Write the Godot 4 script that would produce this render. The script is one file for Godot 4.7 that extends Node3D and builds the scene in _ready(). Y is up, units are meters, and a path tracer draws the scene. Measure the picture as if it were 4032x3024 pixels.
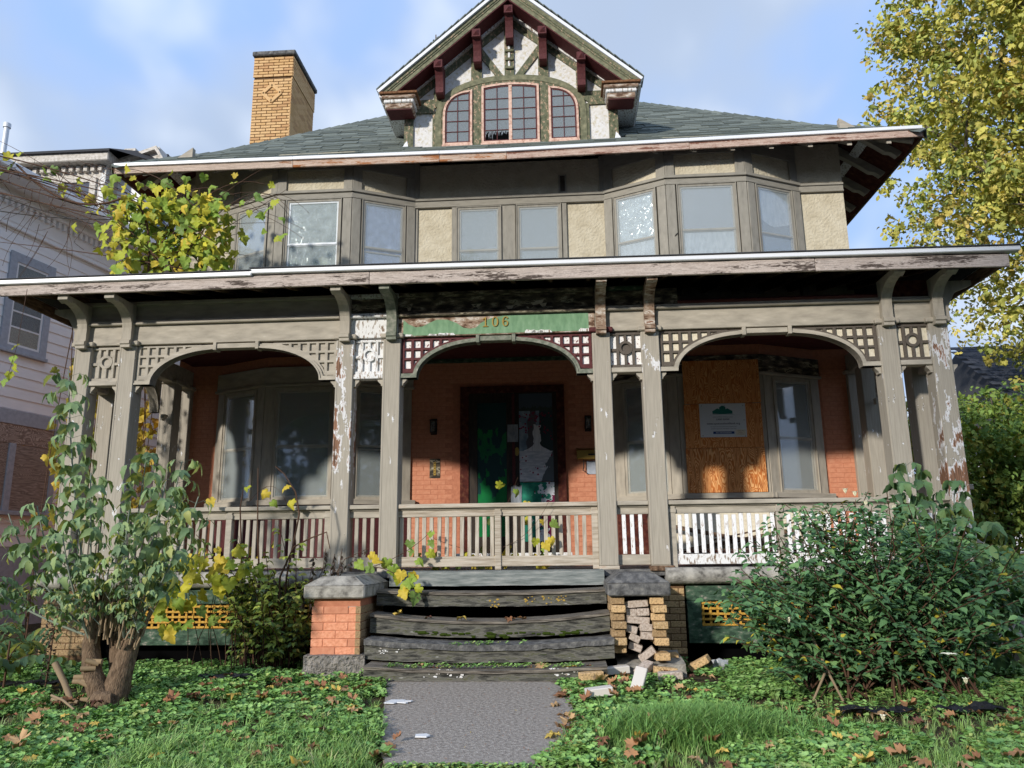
extends Node3D
# A run-down two-storey house with a deep wooden porch, overgrown front yard, autumn afternoon.

const EYE := Vector3(0.7019, 0.1355, 8.1856)
const TAUPE := Color8(170, 163, 149)
var M := {}
var rng := RandomNumberGenerator.new()
var used := {}
var house: Node3D
var wall_z := -2.5
var bay_z := -2.1


class MB:
	var v := PackedVector3Array()
	var n := PackedVector3Array()
	var t := PackedVector2Array()
	var ix := PackedInt32Array()

	func poly(p: Array, out: Vector3) -> void:
		var k := p.size()
		var m := Vector3.ZERO
		for i in range(1, k - 1):
			m += (p[i + 1] - p[0]).cross(p[i] - p[0])
		if m.length_squared() < 1e-16:
			return
		m = m.normalized()
		var flip := m.dot(out) < 0.0
		if flip:
			m = -m
		var at := v.size()
		var a := m.abs()
		for q: Vector3 in p:
			v.push_back(q)
			n.push_back(m)
			if a.x >= a.y and a.x >= a.z:
				t.push_back(Vector2(q.z, q.y))
			elif a.y >= a.z:
				t.push_back(Vector2(q.x, q.z))
			else:
				t.push_back(Vector2(q.x, q.y))
		for i in range(1, k - 1):
			ix.push_back(at)
			ix.push_back(at + (i + 1 if flip else i))
			ix.push_back(at + (i if flip else i + 1))

	func box(c: Vector3, s: Vector3, b := 0.0, xf := Transform3D()) -> void:
		var h := s * 0.5
		b = minf(b, minf(h.x, minf(h.y, h.z)) * 0.9)
		for a in 3:
			var u := (a + 1) % 3
			var w := (a + 2) % 3
			for sg: float in [-1.0, 1.0]:
				var out := Vector3.ZERO
				out[a] = sg
				var p := []
				for e in [[-1, -1], [1, -1], [1, 1], [-1, 1]]:
					var q := Vector3.ZERO
					q[a] = sg * h[a]
					q[u] = e[0] * (h[u] - b)
					q[w] = e[1] * (h[w] - b)
					p.push_back(xf * (c + q))
				poly(p, xf.basis * out)
				if b > 0.0:
					for su: float in [-1.0, 1.0]:
						var o2 := Vector3.ZERO
						o2[a] = sg
						o2[u] = su
						var r := []
						for e in [[0, -1], [0, 1], [1, 1], [1, -1]]:
							var q := Vector3.ZERO
							q[a] = sg * (h[a] - (b if e[0] == 1 else 0.0))
							q[u] = su * (h[u] - (0.0 if e[0] == 1 else b))
							q[w] = e[1] * (h[w] - b)
							r.push_back(xf * (c + q))
						poly(r, xf.basis * o2)
		if b > 0.0:
			for sx: float in [-1.0, 1.0]:
				for sy: float in [-1.0, 1.0]:
					for sz: float in [-1.0, 1.0]:
						var sgn := Vector3(sx, sy, sz)
						var p := []
						for a in 3:
							var q := h - Vector3(b, b, b)
							q[a] = h[a]
							p.push_back(xf * (c + q * sgn))
						poly(p, xf.basis * sgn)

	# a polygon in the x-y plane, extruded from z = d0 to z = d1 (d1 is the face that looks along +z)
	func prism(pts: PackedVector2Array, d0: float, d1: float, xf := Transform3D()) -> void:
		var tri := Geometry2D.triangulate_polygon(pts)
		var area := 0.0
		var k := pts.size()
		for i in k:
			area += pts[i].cross(pts[(i + 1) % k])
		for i in range(0, tri.size(), 3):
			var a := pts[tri[i]]
			var b := pts[tri[i + 1]]
			var c := pts[tri[i + 2]]
			poly([xf * Vector3(a.x, a.y, d1), xf * Vector3(b.x, b.y, d1), xf * Vector3(c.x, c.y, d1)], xf.basis.z)
			poly([xf * Vector3(a.x, a.y, d0), xf * Vector3(b.x, b.y, d0), xf * Vector3(c.x, c.y, d0)], -xf.basis.z)
		for i in k:
			var a := pts[i]
			var b := pts[(i + 1) % k]
			var e := (b - a) * signf(area)
			poly([xf * Vector3(a.x, a.y, d0), xf * Vector3(b.x, b.y, d0), xf * Vector3(b.x, b.y, d1), xf * Vector3(a.x, a.y, d1)], xf.basis * Vector3(e.y, -e.x, 0))

	# a frame between two closed loops with as many points each
	func ring(o: PackedVector2Array, i_: PackedVector2Array, d0: float, d1: float, xf := Transform3D(), closed := true) -> void:
		var k := o.size()
		for i in (k if closed else k - 1):
			var j := (i + 1) % k
			var a := o[i]
			var b := o[j]
			var c := i_[j]
			var d := i_[i]
			var mid := (a + b + c + d) * 0.25
			poly([xf * Vector3(a.x, a.y, d1), xf * Vector3(b.x, b.y, d1), xf * Vector3(c.x, c.y, d1), xf * Vector3(d.x, d.y, d1)], xf.basis.z)
			var eo := (a + b) * 0.5 - mid
			var ei := (c + d) * 0.5 - mid
			poly([xf * Vector3(a.x, a.y, d0), xf * Vector3(b.x, b.y, d0), xf * Vector3(b.x, b.y, d1), xf * Vector3(a.x, a.y, d1)], xf.basis * Vector3(eo.x, eo.y, 0))
			poly([xf * Vector3(d.x, d.y, d0), xf * Vector3(c.x, c.y, d0), xf * Vector3(c.x, c.y, d1), xf * Vector3(d.x, d.y, d1)], xf.basis * Vector3(ei.x, ei.y, 0))

	func tube(path: Array, r0: float, r1: float, sides := 6, rough := 0.0) -> void:
		var k := path.size()
		var at := v.size()
		var side := Vector3(0.31, 0.2, 0.93)
		for i in k:
			var d: Vector3 = (path[mini(i + 1, k - 1)] - path[maxi(i - 1, 0)]).normalized()
			side = (side - d * side.dot(d)).normalized()
			var other := d.cross(side)
			var r := lerpf(r0, r1, float(i) / maxf(1.0, k - 1.0))
			for s in sides:
				var ang := TAU * s / sides
				var o := side * cos(ang) + other * sin(ang)
				var bump := 1.0 + rough * sin(i * 2.1 + s * 1.7) * sin(s * 2.9 + i * 0.8)
				v.push_back(path[i] + o * r * bump)
				n.push_back(o)
				t.push_back(Vector2(float(s) / sides, i * 0.1))
		for i in k - 1:
			for s in sides:
				var a := at + i * sides + s
				var b := at + i * sides + (s + 1) % sides
				var c := b + sides
				var d := a + sides
				for q in [a, c, b, a, d, c]:
					ix.push_back(q)
		# end caps
		for e in [0, k - 1]:
			var p := []
			for s in sides:
				p.push_back(v[at + e * sides + s])
			var dd: Vector3 = path[1] - path[0] if e == 0 else path[k - 2] - path[k - 1]
			poly(p, -dd)

	func add_mesh(src: ArrayMesh, xf: Transform3D) -> void:
		var a := src.surface_get_arrays(0)
		var at := v.size()
		var sv: PackedVector3Array = a[Mesh.ARRAY_VERTEX]
		var sn: PackedVector3Array = a[Mesh.ARRAY_NORMAL]
		for i in sv.size():
			v.push_back(xf * sv[i])
			n.push_back((xf.basis * sn[i]).normalized())
			t.push_back(Vector2.ZERO)
		var si: PackedInt32Array = a[Mesh.ARRAY_INDEX]
		for i in si:
			ix.push_back(at + i)

	func mesh() -> ArrayMesh:
		var a := []
		a.resize(Mesh.ARRAY_MAX)
		a[Mesh.ARRAY_VERTEX] = v
		a[Mesh.ARRAY_NORMAL] = n
		a[Mesh.ARRAY_TEX_UV] = t
		a[Mesh.ARRAY_INDEX] = ix
		var m := ArrayMesh.new()
		if ix.size() > 0:
			m.add_surface_from_arrays(Mesh.PRIMITIVE_TRIANGLES, a)
		return m


func numbered(called: String) -> String:
	var k: int = used.get(called, 0)
	used[called] = k + 1
	return called if k == 0 else "%s_%03d" % [called, k]


func tag(o: Node3D, label: String, category: String, group := "", kind := "") -> Node3D:
	o.set_meta("label", label)
	o.set_meta("category", category)
	if group:
		o.set_meta("group", group)
	if kind:
		o.set_meta("kind", kind)
	return o


func thing(called: String, label: String, category: String, at := Vector3.ZERO, group := "") -> Node3D:
	var o := Node3D.new()
	o.name = numbered(called)
	add_child(o, true)
	o.position = at
	tag(o, label, category, group)
	return o


var part_count := {}

func part(parent: Node3D, called: String, shape: Variant, mat: Material, at := Transform3D()) -> MeshInstance3D:
	var o := MeshInstance3D.new()
	var key := [parent, called]
	var k: int = part_count.get(key, 0)
	part_count[key] = k + 1
	o.name = called if k == 0 else "%s_%03d" % [called, k]
	o.mesh = shape.mesh() if shape is MB else shape
	o.material_override = mat
	o.transform = at
	parent.add_child(o, true)
	return o


# one mesh that is a top-level thing of its own
func single(called: String, shape: Variant, mat: Material, label: String, category: String, at := Transform3D(), group := "") -> MeshInstance3D:
	var o := MeshInstance3D.new()
	o.name = numbered(called)
	o.mesh = shape.mesh() if shape is MB else shape
	o.material_override = mat
	o.transform = at
	add_child(o, true)
	tag(o, label, category, group)
	return o


func bx(c: Vector3, s: Vector3, b := 0.004, xf := Transform3D()) -> MB:
	var m := MB.new()
	m.box(c, s, b, xf)
	return m


# a box given by its corners
func bb(lo: Vector3, hi: Vector3, b := 0.004, xf := Transform3D()) -> MB:
	return bx((lo + hi) * 0.5, hi - lo, b, xf)


func struct(called: String, shape: Variant, mat: Material, label: String) -> MeshInstance3D:
	var o := single(called, shape, mat, label, called.replace("_", " "))
	o.set_meta("kind", "structure")
	return o


func rf(a: float, b: float) -> float:
	return rng.randf_range(a, b)


# ---------------------------------------------------------------- materials

func ntex(sd: int, freq: float, stops: Array, oct := 4, hard := false, size := 512, warp := 0.0, kind := FastNoiseLite.TYPE_SIMPLEX_SMOOTH) -> NoiseTexture2D:
	var f := FastNoiseLite.new()
	f.seed = sd
	f.noise_type = kind
	f.frequency = freq
	f.fractal_octaves = oct
	f.fractal_gain = 0.55
	if warp > 0.0:
		f.domain_warp_enabled = true
		f.domain_warp_amplitude = warp
		f.domain_warp_frequency = freq * 2.0
	var g := Gradient.new()
	var offs := PackedFloat32Array()
	var cols := PackedColorArray()
	for s in stops:
		offs.push_back(s[0])
		cols.push_back(s[1])
	g.offsets = offs
	g.colors = cols
	if hard:
		g.interpolation_mode = Gradient.GRADIENT_INTERPOLATE_CONSTANT
	var x := NoiseTexture2D.new()
	x.width = size
	x.height = size
	x.seamless = true
	x.seamless_blend_skirt = 0.15
	x.noise = f
	x.color_ramp = g
	return x


func greys(sd: int, freq: float, oct := 4, size := 512) -> NoiseTexture2D:
	return ntex(sd, freq, [[0.0, Color.BLACK], [1.0, Color.WHITE]], oct, false, size)


func tri(called: String, tex: Texture2D, scale: Vector3, rough := 0.8, bump: Texture2D = null, cm := 0.1, spec := 0.35) -> StandardMaterial3D:
	var m := StandardMaterial3D.new()
	m.resource_name = called
	m.albedo_texture = tex
	m.uv1_triplanar = true
	m.uv1_world_triplanar = true
	m.uv1_triplanar_sharpness = 6.0
	m.uv1_scale = scale
	m.roughness = rough
	m.metallic_specular = spec
	if bump:
		m.heightmap_enabled = true
		m.heightmap_texture = bump
		m.heightmap_scale = cm
	M[called] = m
	return m


func flat(called: String, c: Color, rough := 0.8, spec := 0.35) -> StandardMaterial3D:
	var m := StandardMaterial3D.new()
	m.resource_name = called
	m.albedo_color = c
	m.roughness = rough
	m.metallic_specular = spec
	M[called] = m
	return m


func uvmat(called: String, im: Image, scale: Vector3, rough := 0.8) -> StandardMaterial3D:
	var m := StandardMaterial3D.new()
	m.resource_name = called
	m.albedo_texture = ImageTexture.create_from_image(im)
	m.uv1_scale = scale
	m.roughness = rough
	m.metallic_specular = 0.35
	M[called] = m
	return m


func shade(c: Color, f: float) -> Color:
	return Color(c.r * f, c.g * f, c.b * f)


# a board face: grain along x, knots, and patches of a second and third tone
func wood_image(w: int, h: int, sd: int, light: Color, mid: Color, dark: Color, mould: float, lift := 0.0) -> Image:
	var f := FastNoiseLite.new()
	f.seed = sd
	f.frequency = 1.0
	f.fractal_octaves = 3
	var im := Image.create(w, h, false, Image.FORMAT_RGB8)
	for y in h:
		for x in w:
			var X := x * 0.004
			var Y := y * 0.02
			var warp := f.get_noise_2d(X * 1.6, Y * 1.4 + 7.0)
			var ring := f.get_noise_2d(X * 0.5 + 31.0, Y * 3.0 + warp * 5.0)
			var fine := f.get_noise_2d(X * 3.0 + 90.0, Y * 26.0)
			var patch := f.get_noise_2d(X * 1.3 + 200.0, Y * 1.1 + 55.0) + 0.45 * f.get_noise_2d(X * 14.0, Y * 12.0 + 20.0)
			var k := absf(fposmod(ring * 5.0, 2.0) - 1.0)
			var c := light.lerp(mid, clampf(k * 0.75 + fine * 0.6 + 0.1, 0.0, 1.0))
			var m := smoothstep(0.0, 0.09, patch - 0.5 + mould + fine * 0.15)
			c = c.lerp(dark, m * (0.75 + 0.25 * k))
			if fine > 0.42:
				c = shade(c, 0.7)
			im.set_pixel(x, y, c)
	return im


# rotary-cut plywood: contour lines of a stretched noise
func ply_image(w: int, h: int, sd: int, a: Color, b: Color, c2: Color, vertical := true) -> Image:
	var f := FastNoiseLite.new()
	f.seed = sd
	f.frequency = 1.0
	f.fractal_octaves = 3
	f.fractal_gain = 0.35
	var im := Image.create(w, h, false, Image.FORMAT_RGB8)
	for y in h:
		for x in w:
			var X := (x if vertical else y) * 0.011
			var Y := (y if vertical else x) * 0.0022
			var q := f.get_noise_2d(X, Y) * 9.0 + f.get_noise_2d(X * 0.4 + 40.0, Y * 3.0) * 4.0
			var s := fposmod(q, 1.0)
			var fine := f.get_noise_2d(X * 9.0, Y * 6.0 + 11.0)
			var col := a.lerp(b, smoothstep(0.25, 0.6, s) * (1.0 - smoothstep(0.86, 1.0, s)))
			col = col.lerp(c2, clampf(fine * 1.1, 0.0, 0.7))
			im.set_pixel(x, y, col)
	return im


# painted board with paint gone in ragged patches: base paint, then primer, then bare wood. amount(v) by height, 0 at the top
func peel_image(w: int, h: int, sd: int, amount: Array, paint: Color, wood: Color) -> Image:
	var f := FastNoiseLite.new()
	f.seed = sd
	f.frequency = 1.0
	f.fractal_octaves = 4
	var im := Image.create(w, h, false, Image.FORMAT_RGB8)
	var k := amount.size() - 1
	for y in h:
		var p := float(y) / h * k
		var i := mini(int(p), k - 1)
		var am: float = lerpf(amount[i], amount[i + 1], p - i)
		for x in w:
			var X := x * 1.3 / w
			var Y := y * 7.0 / h
			var q := f.get_noise_2d(X, Y) + 0.28 * f.get_noise_2d(X * 6.0 + 9.0, Y * 4.0)
			var streak := f.get_noise_2d(X * 9.0 + 50.0, Y * 0.8)
			var c := paint.lerp(shade(paint, 0.9), clampf(0.5 + streak, 0.0, 1.0))
			var d := q - 0.85 + am
			if d > 0.0:
				c = Color8(222, 224, 226).lerp(Color8(190, 186, 182), clampf(streak + 0.4, 0.0, 1.0))
			if d > 0.30 + 0.25 * streak:
				c = wood.lerp(shade(wood, 0.62), clampf(streak * 1.5 + 0.4, 0.0, 1.0))
			elif d > -0.018 and d <= 0.0:
				c = shade(paint, 0.62)
			im.set_pixel(x, y, c)
	return im


func make_materials() -> void:
	var b1 := greys(11, 0.02)
	var b2 := greys(12, 0.06, 3)
	var fine := greys(13, 0.12, 3)
	var tp := TAUPE
	tri("taupe_v", ntex(21, 0.012, [[0.0, shade(tp, 0.88)], [0.4, shade(tp, 0.97)], [0.6, tp], [0.86, shade(tp, 1.04)], [1.0, Color8(160, 150, 134)]], 5), Vector3(2.0, 0.5, 2.0), 0.72, fine, 0.08)
	tri("taupe_h", ntex(22, 0.012, [[0.0, shade(tp, 0.86)], [0.4, shade(tp, 0.96)], [0.6, tp], [0.86, shade(tp, 1.05)], [1.0, Color8(188, 182, 170)]], 5), Vector3(0.5, 2.0, 2.0), 0.72, fine, 0.08)
	var tq := Color8(146, 142, 131)
	tri("trim_v", ntex(93, 0.012, [[0.0, shade(tq, 0.86)], [0.4, shade(tq, 0.97)], [0.7, tq], [1.0, shade(tq, 1.1)]], 5), Vector3(2.0, 0.6, 2.0), 0.7, fine, 0.06)
	tri("trim_h", ntex(94, 0.012, [[0.0, shade(tq, 0.86)], [0.4, shade(tq, 0.97)], [0.7, tq], [1.0, shade(tq, 1.1)]], 5), Vector3(0.6, 2.0, 2.0), 0.7, fine, 0.06)
	tri("taupe_peel", ntex(23, 0.014, [[0.0, shade(tp, 0.92)], [0.3, tp], [0.66, Color8(222, 223, 222)], [0.73, Color8(150, 120, 98)]], 5, true, 512, 18.0), Vector3(1.6, 0.8, 1.6), 0.75, b2, 0.15)
	tri("brown_slat", ntex(24, 0.03, [[0.0, Color8(84, 77, 70)], [1.0, Color8(104, 96, 86)]]), Vector3(2, 2, 2), 0.75)
	tri("cream", ntex(25, 0.03, [[0.0, Color8(200, 190, 166)], [0.5, Color8(216, 207, 184)], [1.0, Color8(226, 219, 200)]]), Vector3(1.5, 1.5, 1.5), 0.8)
	tri("chalk_peel", ntex(26, 0.03, [[0.0, Color8(104, 48, 48)], [0.22, Color8(226, 224, 220)], [0.5, Color8(234, 233, 230)], [0.8, Color8(196, 186, 176)]], 4, true, 512, 10.0), Vector3(1.2, 1.2, 1.2), 0.8)
	tri("white_peel", ntex(27, 0.016, [[0.0, Color8(120, 96, 78)], [0.2, Color8(168, 160, 150)], [0.36, Color8(224, 225, 224)], [0.7, Color8(208, 208, 206)], [0.84, Color8(158, 112, 84)]], 5, true, 512, 14.0), Vector3(2.4, 0.9, 2.4), 0.8, b2, 0.12)
	tri("white_slat", ntex(28, 0.02, [[0.0, Color8(118, 78, 66)], [0.16, Color8(202, 196, 190)], [0.34, Color8(232, 234, 236)], [0.75, Color8(222, 222, 222)], [0.9, Color8(150, 128, 116)]], 5, true, 512, 12.0), Vector3(3.2, 0.9, 3.2), 0.8)
	tri("maroon", ntex(29, 0.03, [[0.0, Color8(72, 34, 36)], [0.5, Color8(86, 43, 44)], [0.9, Color8(98, 54, 53)], [1.0, Color8(140, 108, 100)]]), Vector3(1.6, 1.6, 1.6), 0.65, fine, 0.06)
	tri("green", ntex(30, 0.02, [[0.0, Color8(98, 132, 102)], [0.5, Color8(114, 150, 116)], [1.0, Color8(132, 164, 132)]]), Vector3(1.4, 0.5, 1.4), 0.7)
	tri("green_dark", ntex(31, 0.02, [[0.0, Color8(46, 66, 52)], [0.4, Color8(62, 86, 68)], [0.62, Color8(84, 100, 84)], [0.78, Color8(136, 134, 122)]], 5, true, 512, 16.0), Vector3(0.8, 1.6, 1.6), 0.75)
	tri("old_frieze", ntex(32, 0.014, [[0.0, Color8(58, 52, 46)], [0.36, Color8(92, 84, 72)], [0.55, Color8(128, 118, 100)], [0.68, Color8(178, 170, 146)], [0.8, Color8(62, 56, 50)]], 5, true, 512, 24.0), Vector3(0.55, 1.5, 1.5), 0.85, b2, 0.25)
	tri("raw_board", ntex(91, 0.014, [[0.0, Color8(92, 70, 56)], [0.3, Color8(140, 118, 100)], [0.5, Color8(166, 150, 134)], [0.66, Color8(196, 188, 178)], [0.8, Color8(128, 92, 70)]], 5, true, 512, 20.0), Vector3(0.7, 1.6, 1.6), 0.85, b2, 0.15)
	tri("grey_green", ntex(92, 0.02, [[0.0, Color8(92, 100, 88)], [0.5, Color8(122, 126, 112)], [0.8, Color8(142, 142, 130)], [1.0, Color8(206, 206, 198)]], 5), Vector3(1.4, 1.4, 1.4), 0.75)
	tri("bare_h", ntex(33, 0.012, [[0.0, Color8(140, 128, 112)], [0.4, Color8(172, 162, 146)], [0.7, Color8(190, 182, 168)], [0.92, Color8(176, 152, 130)], [1.0, Color8(150, 116, 92)]], 5), Vector3(0.35, 4.0, 4.0), 0.8, b2, 0.08)
	tri("bare_v", ntex(34, 0.012, [[0.0, Color8(138, 126, 112)], [0.45, Color8(174, 165, 150)], [0.8, Color8(194, 187, 174)], [1.0, Color8(150, 124, 100)]], 5), Vector3(4.0, 0.4, 4.0), 0.8, b2, 0.08)
	tri("rafter_wood", ntex(35, 0.02, [[0.0, Color8(58, 44, 34)], [0.5, Color8(104, 82, 64)], [1.0, Color8(140, 118, 96)]]), Vector3(2, 2, 0.5), 0.9)
	tri("soffit_red", ntex(36, 0.02, [[0.0, Color8(46, 24, 20)], [0.5, Color8(78, 36, 30)], [0.8, Color8(96, 60, 44)], [1.0, Color8(120, 92, 72)]], 5), Vector3(1.0, 1.0, 1.0), 0.9)
	tri("olive", ntex(37, 0.022, [[0.0, Color8(80, 83, 64)], [0.28, Color8(98, 102, 80)], [0.5, Color8(114, 114, 92)], [0.6, Color8(92, 95, 74)], [0.68, Color8(204, 170, 144)], [0.76, Color8(100, 103, 82)]], 5, true, 512, 16.0), Vector3(1.3, 0.8, 1.3), 0.8, b2, 0.2)
	tri("olive_clean", ntex(38, 0.02, [[0.0, Color8(88, 90, 70)], [0.4, Color8(110, 111, 88)], [0.8, Color8(130, 128, 102)], [1.0, Color8(152, 148, 122)]], 5), Vector3(0.9, 0.9, 0.9), 0.75, fine, 0.06)
	tri("old_plaster", ntex(39, 0.02, [[0.0, Color8(150, 138, 104)], [0.2, Color8(196, 188, 164)], [0.4, Color8(210, 208, 202)], [0.75, Color8(222, 222, 222)], [1.0, Color8(168, 162, 150)]], 5), Vector3(1.1, 1.1, 1.1), 0.9, b1, 0.5)
	tri("stucco", ntex(40, 0.012, [[0.0, Color8(178, 168, 144)], [0.5, Color8(192, 183, 160)], [0.85, Color8(199, 191, 169)], [1.0, Color8(207, 200, 182)]], 5), Vector3(0.6, 0.6, 0.6), 0.9, b2, 0.9)
	tri("pinkwood", ntex(41, 0.02, [[0.0, Color8(150, 112, 94)], [0.4, Color8(206, 172, 154)], [0.8, Color8(220, 192, 176)], [1.0, Color8(172, 110, 80)]], 5), Vector3(1.2, 1.2, 1.2), 0.75)
	tri("painted_brick", ntex(42, 0.03, [[0.0, Color8(184, 120, 92)], [0.5, Color8(198, 134, 104)], [1.0, Color8(206, 146, 116)]]), Vector3(0.9, 0.9, 0.9), 0.75, b2, 0.1)
	tri("painted_brick_pale", ntex(43, 0.03, [[0.0, Color8(196, 128, 98)], [0.5, Color8(222, 152, 118)], [1.0, Color8(230, 168, 138)]]), Vector3(1.4, 1.4, 1.4), 0.75, b2, 0.25)
	tri("painted_mortar", ntex(44, 0.03, [[0.0, Color8(172, 110, 84)], [1.0, Color8(196, 132, 102)]]), Vector3(1, 1, 1), 0.8)
	for i in 3:
		var c: Color = [Color8(216, 178, 128), Color8(208, 168, 116), Color8(196, 154, 108)][i]
		tri("buff_brick_%d" % i, ntex(45 + i, 0.05, [[0.0, shade(c, 0.86)], [0.6, c], [1.0, shade(c, 1.08)]]), Vector3(1.2, 1.2, 1.2), 0.85)
		var d: Color = [Color8(172, 146, 108), Color8(150, 126, 94), Color8(190, 160, 118)][i]
		tri("old_brick_%d" % i, ntex(48 + i, 0.04, [[0.0, Color8(84, 70, 54)], [0.35, d], [0.75, shade(d, 1.12)], [0.9, Color8(196, 188, 176)]]), Vector3(2, 2, 2), 0.9, b2, 0.3)
	tri("pale_brick", ntex(51, 0.03, [[0.0, Color8(126, 112, 100)], [0.4, Color8(178, 164, 152)], [1.0, Color8(204, 194, 184)]]), Vector3(2, 2, 2), 0.9, b2, 0.4)
	tri("mortar", ntex(52, 0.05, [[0.0, Color8(88, 66, 46)], [1.0, Color8(124, 98, 72)]]), Vector3(2, 2, 2), 0.9)
	tri("concrete", ntex(53, 0.012, [[0.0, Color8(82, 80, 76)], [0.3, Color8(132, 129, 122)], [0.6, Color8(158, 155, 147)], [1.0, Color8(182, 178, 168)]], 6), Vector3(1.2, 1.2, 1.2), 0.9, b2, 0.4)
	tri("dark_concrete", ntex(54, 0.012, [[0.0, Color8(62, 62, 62)], [0.5, Color8(98, 98, 98)], [1.0, Color8(140, 138, 132)]], 6), Vector3(1.5, 1.5, 1.5), 0.9, b2, 0.4)
	tri("path_concrete", ntex(55, 0.05, [[0.0, Color8(108, 101, 94)], [0.4, Color8(146, 138, 129)], [0.62, Color8(160, 152, 142)], [1.0, Color8(194, 186, 175)]], 6), Vector3(1.1, 1.1, 1.1), 0.92, fine, 0.5)
	tri("rough_stone", ntex(56, 0.015, [[0.0, Color8(88, 86, 82)], [0.5, Color8(130, 126, 120)], [1.0, Color8(160, 154, 146)]], 6), Vector3(1.4, 1.4, 1.4), 0.95, greys(57, 0.025, 5), 3.0)
	for i in 4:
		var c: Color = [Color8(110, 117, 112), Color8(101, 108, 103), Color8(118, 125, 119), Color8(94, 101, 97)][i]
		tri("shingle_%d" % i, ntex(60 + i, 0.15, [[0.0, shade(c, 0.75)], [0.5, c], [1.0, shade(c, 1.2)]], 3), Vector3(2.5, 2.5, 2.5), 0.95, fine, 0.2, 0.2)
	tri("dark_shingle", ntex(65, 0.1, [[0.0, Color8(50, 51, 54)], [1.0, Color8(84, 85, 88)]], 3), Vector3(2, 2, 2), 0.95)
	flat("drip_metal", Color8(226, 229, 233), 0.35, 0.5)
	tri("step_wood", ntex(66, 0.014, [[0.0, Color8(50, 46, 42)], [0.3, Color8(86, 81, 74)], [0.55, Color8(116, 110, 101)], [0.85, Color8(146, 139, 128)], [1.0, Color8(174, 167, 156)]], 6), Vector3(0.4, 5.0, 5.0), 0.9, greys(67, 0.02, 5), 0.7)
	tri("riser_wood", ntex(68, 0.014, [[0.0, Color8(46, 46, 43)], [0.25, Color8(74, 74, 69)], [0.45, Color8(102, 101, 94)], [0.66, Color8(82, 84, 58)], [0.71, Color8(92, 92, 86)], [0.9, Color8(166, 166, 160)]], 6, true, 512, 16.0), Vector3(0.5, 3.0, 3.0), 0.9, greys(69, 0.02, 5), 0.6)
	tri("deck_edge", ntex(70, 0.014, [[0.0, Color8(92, 100, 98)], [0.5, Color8(126, 132, 130)], [1.0, Color8(160, 162, 158)]], 5), Vector3(0.4, 3.0, 3.0), 0.85, b2, 0.15)
	tri("yellow_lattice", ntex(71, 0.03, [[0.0, Color8(150, 110, 40)], [0.6, Color8(196, 152, 66)], [1.0, Color8(212, 176, 100)]]), Vector3(2, 2, 2), 0.8)
	tri("door_dark", ntex(72, 0.02, [[0.0, Color8(34, 28, 24)], [1.0, Color8(62, 52, 42)]]), Vector3(2, 0.5, 2), 0.45)
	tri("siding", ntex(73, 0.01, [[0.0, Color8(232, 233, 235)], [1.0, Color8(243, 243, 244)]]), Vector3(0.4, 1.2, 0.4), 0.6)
	tri("siding_mottled", ntex(74, 0.02, [[0.0, Color8(150, 146, 136)], [0.5, Color8(196, 190, 180)], [0.85, Color8(214, 210, 204)], [1.0, Color8(176, 140, 110)]]), Vector3(1, 1, 1), 0.7)  # duller siding mottled in grey, cream and brown
	tri("grey_trim", ntex(75, 0.02, [[0.0, Color8(150, 158, 170)], [1.0, Color8(176, 183, 194)]]), Vector3(1, 1, 1), 0.6)
	tri("bark", ntex(76, 0.03, [[0.0, Color8(70, 58, 46)], [0.5, Color8(112, 94, 76)], [1.0, Color8(146, 126, 104)]], 5), Vector3(3.0, 0.9, 3.0), 0.95, greys(77, 0.05, 4), 0.8)
	tri("grey_bark", ntex(78, 0.03, [[0.0, Color8(80, 74, 66)], [1.0, Color8(130, 122, 110)]], 4), Vector3(2, 0.6, 2), 0.95)
	flat("green_stem", Color8(124, 134, 120), 0.7)
	flat("brown_stem", Color8(84, 62, 48), 0.8)
	flat("tan_stem", Color8(142, 124, 100), 0.9)
	flat("cut_wood", Color8(150, 130, 102), 0.9)
	flat("black_void", Color8(9, 9, 10), 0.9, 0.1)  # near-black colour put in for the darkness of hollows
	flat("dark_room_backing", Color8(44, 46, 50), 0.9, 0.1)  # dark sheet standing in for the unlit room behind the panes
	tri("brass", ntex(79, 0.05, [[0.0, Color8(112, 92, 44)], [1.0, Color8(190, 160, 84)]]), Vector3(6, 6, 6), 0.4)
	M.brass.metallic = 0.6
	tri("black_iron", ntex(80, 0.05, [[0.0, Color8(18, 18, 18)], [1.0, Color8(52, 48, 44)]]), Vector3(4, 4, 4), 0.5)
	tri("black_fabric", ntex(81, 0.05, [[0.0, Color8(20, 21, 24)], [1.0, Color8(48, 49, 54)]]), Vector3(3, 3, 3), 0.6)
	tri("soil", ntex(82, 0.03, [[0.0, Color8(36, 30, 22)], [0.4, Color8(62, 52, 38)], [0.7, Color8(72, 66, 40)], [1.0, Color8(98, 82, 60)]], 6), Vector3(0.9, 0.9, 0.9), 1.0, b2, 1.2)
	var gl := flat("glass", Color(0.9, 0.95, 0.95, 0.1), 0.03, 0.5)
	gl.transparency = BaseMaterial3D.TRANSPARENCY_ALPHA
	tri("curtain_pale", ntex(83, 0.02, [[0.0, Color8(112, 118, 126)], [0.5, Color8(140, 148, 156)], [1.0, Color8(164, 171, 178)]]), Vector3(1.6, 0.5, 1.6), 0.95)
	tri("curtain_grey", ntex(84, 0.03, [[0.0, Color8(48, 54, 62)], [0.5, Color8(76, 84, 94)], [1.0, Color8(112, 120, 128)]]), Vector3(3.0, 1.0, 3.0), 0.95)
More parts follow.
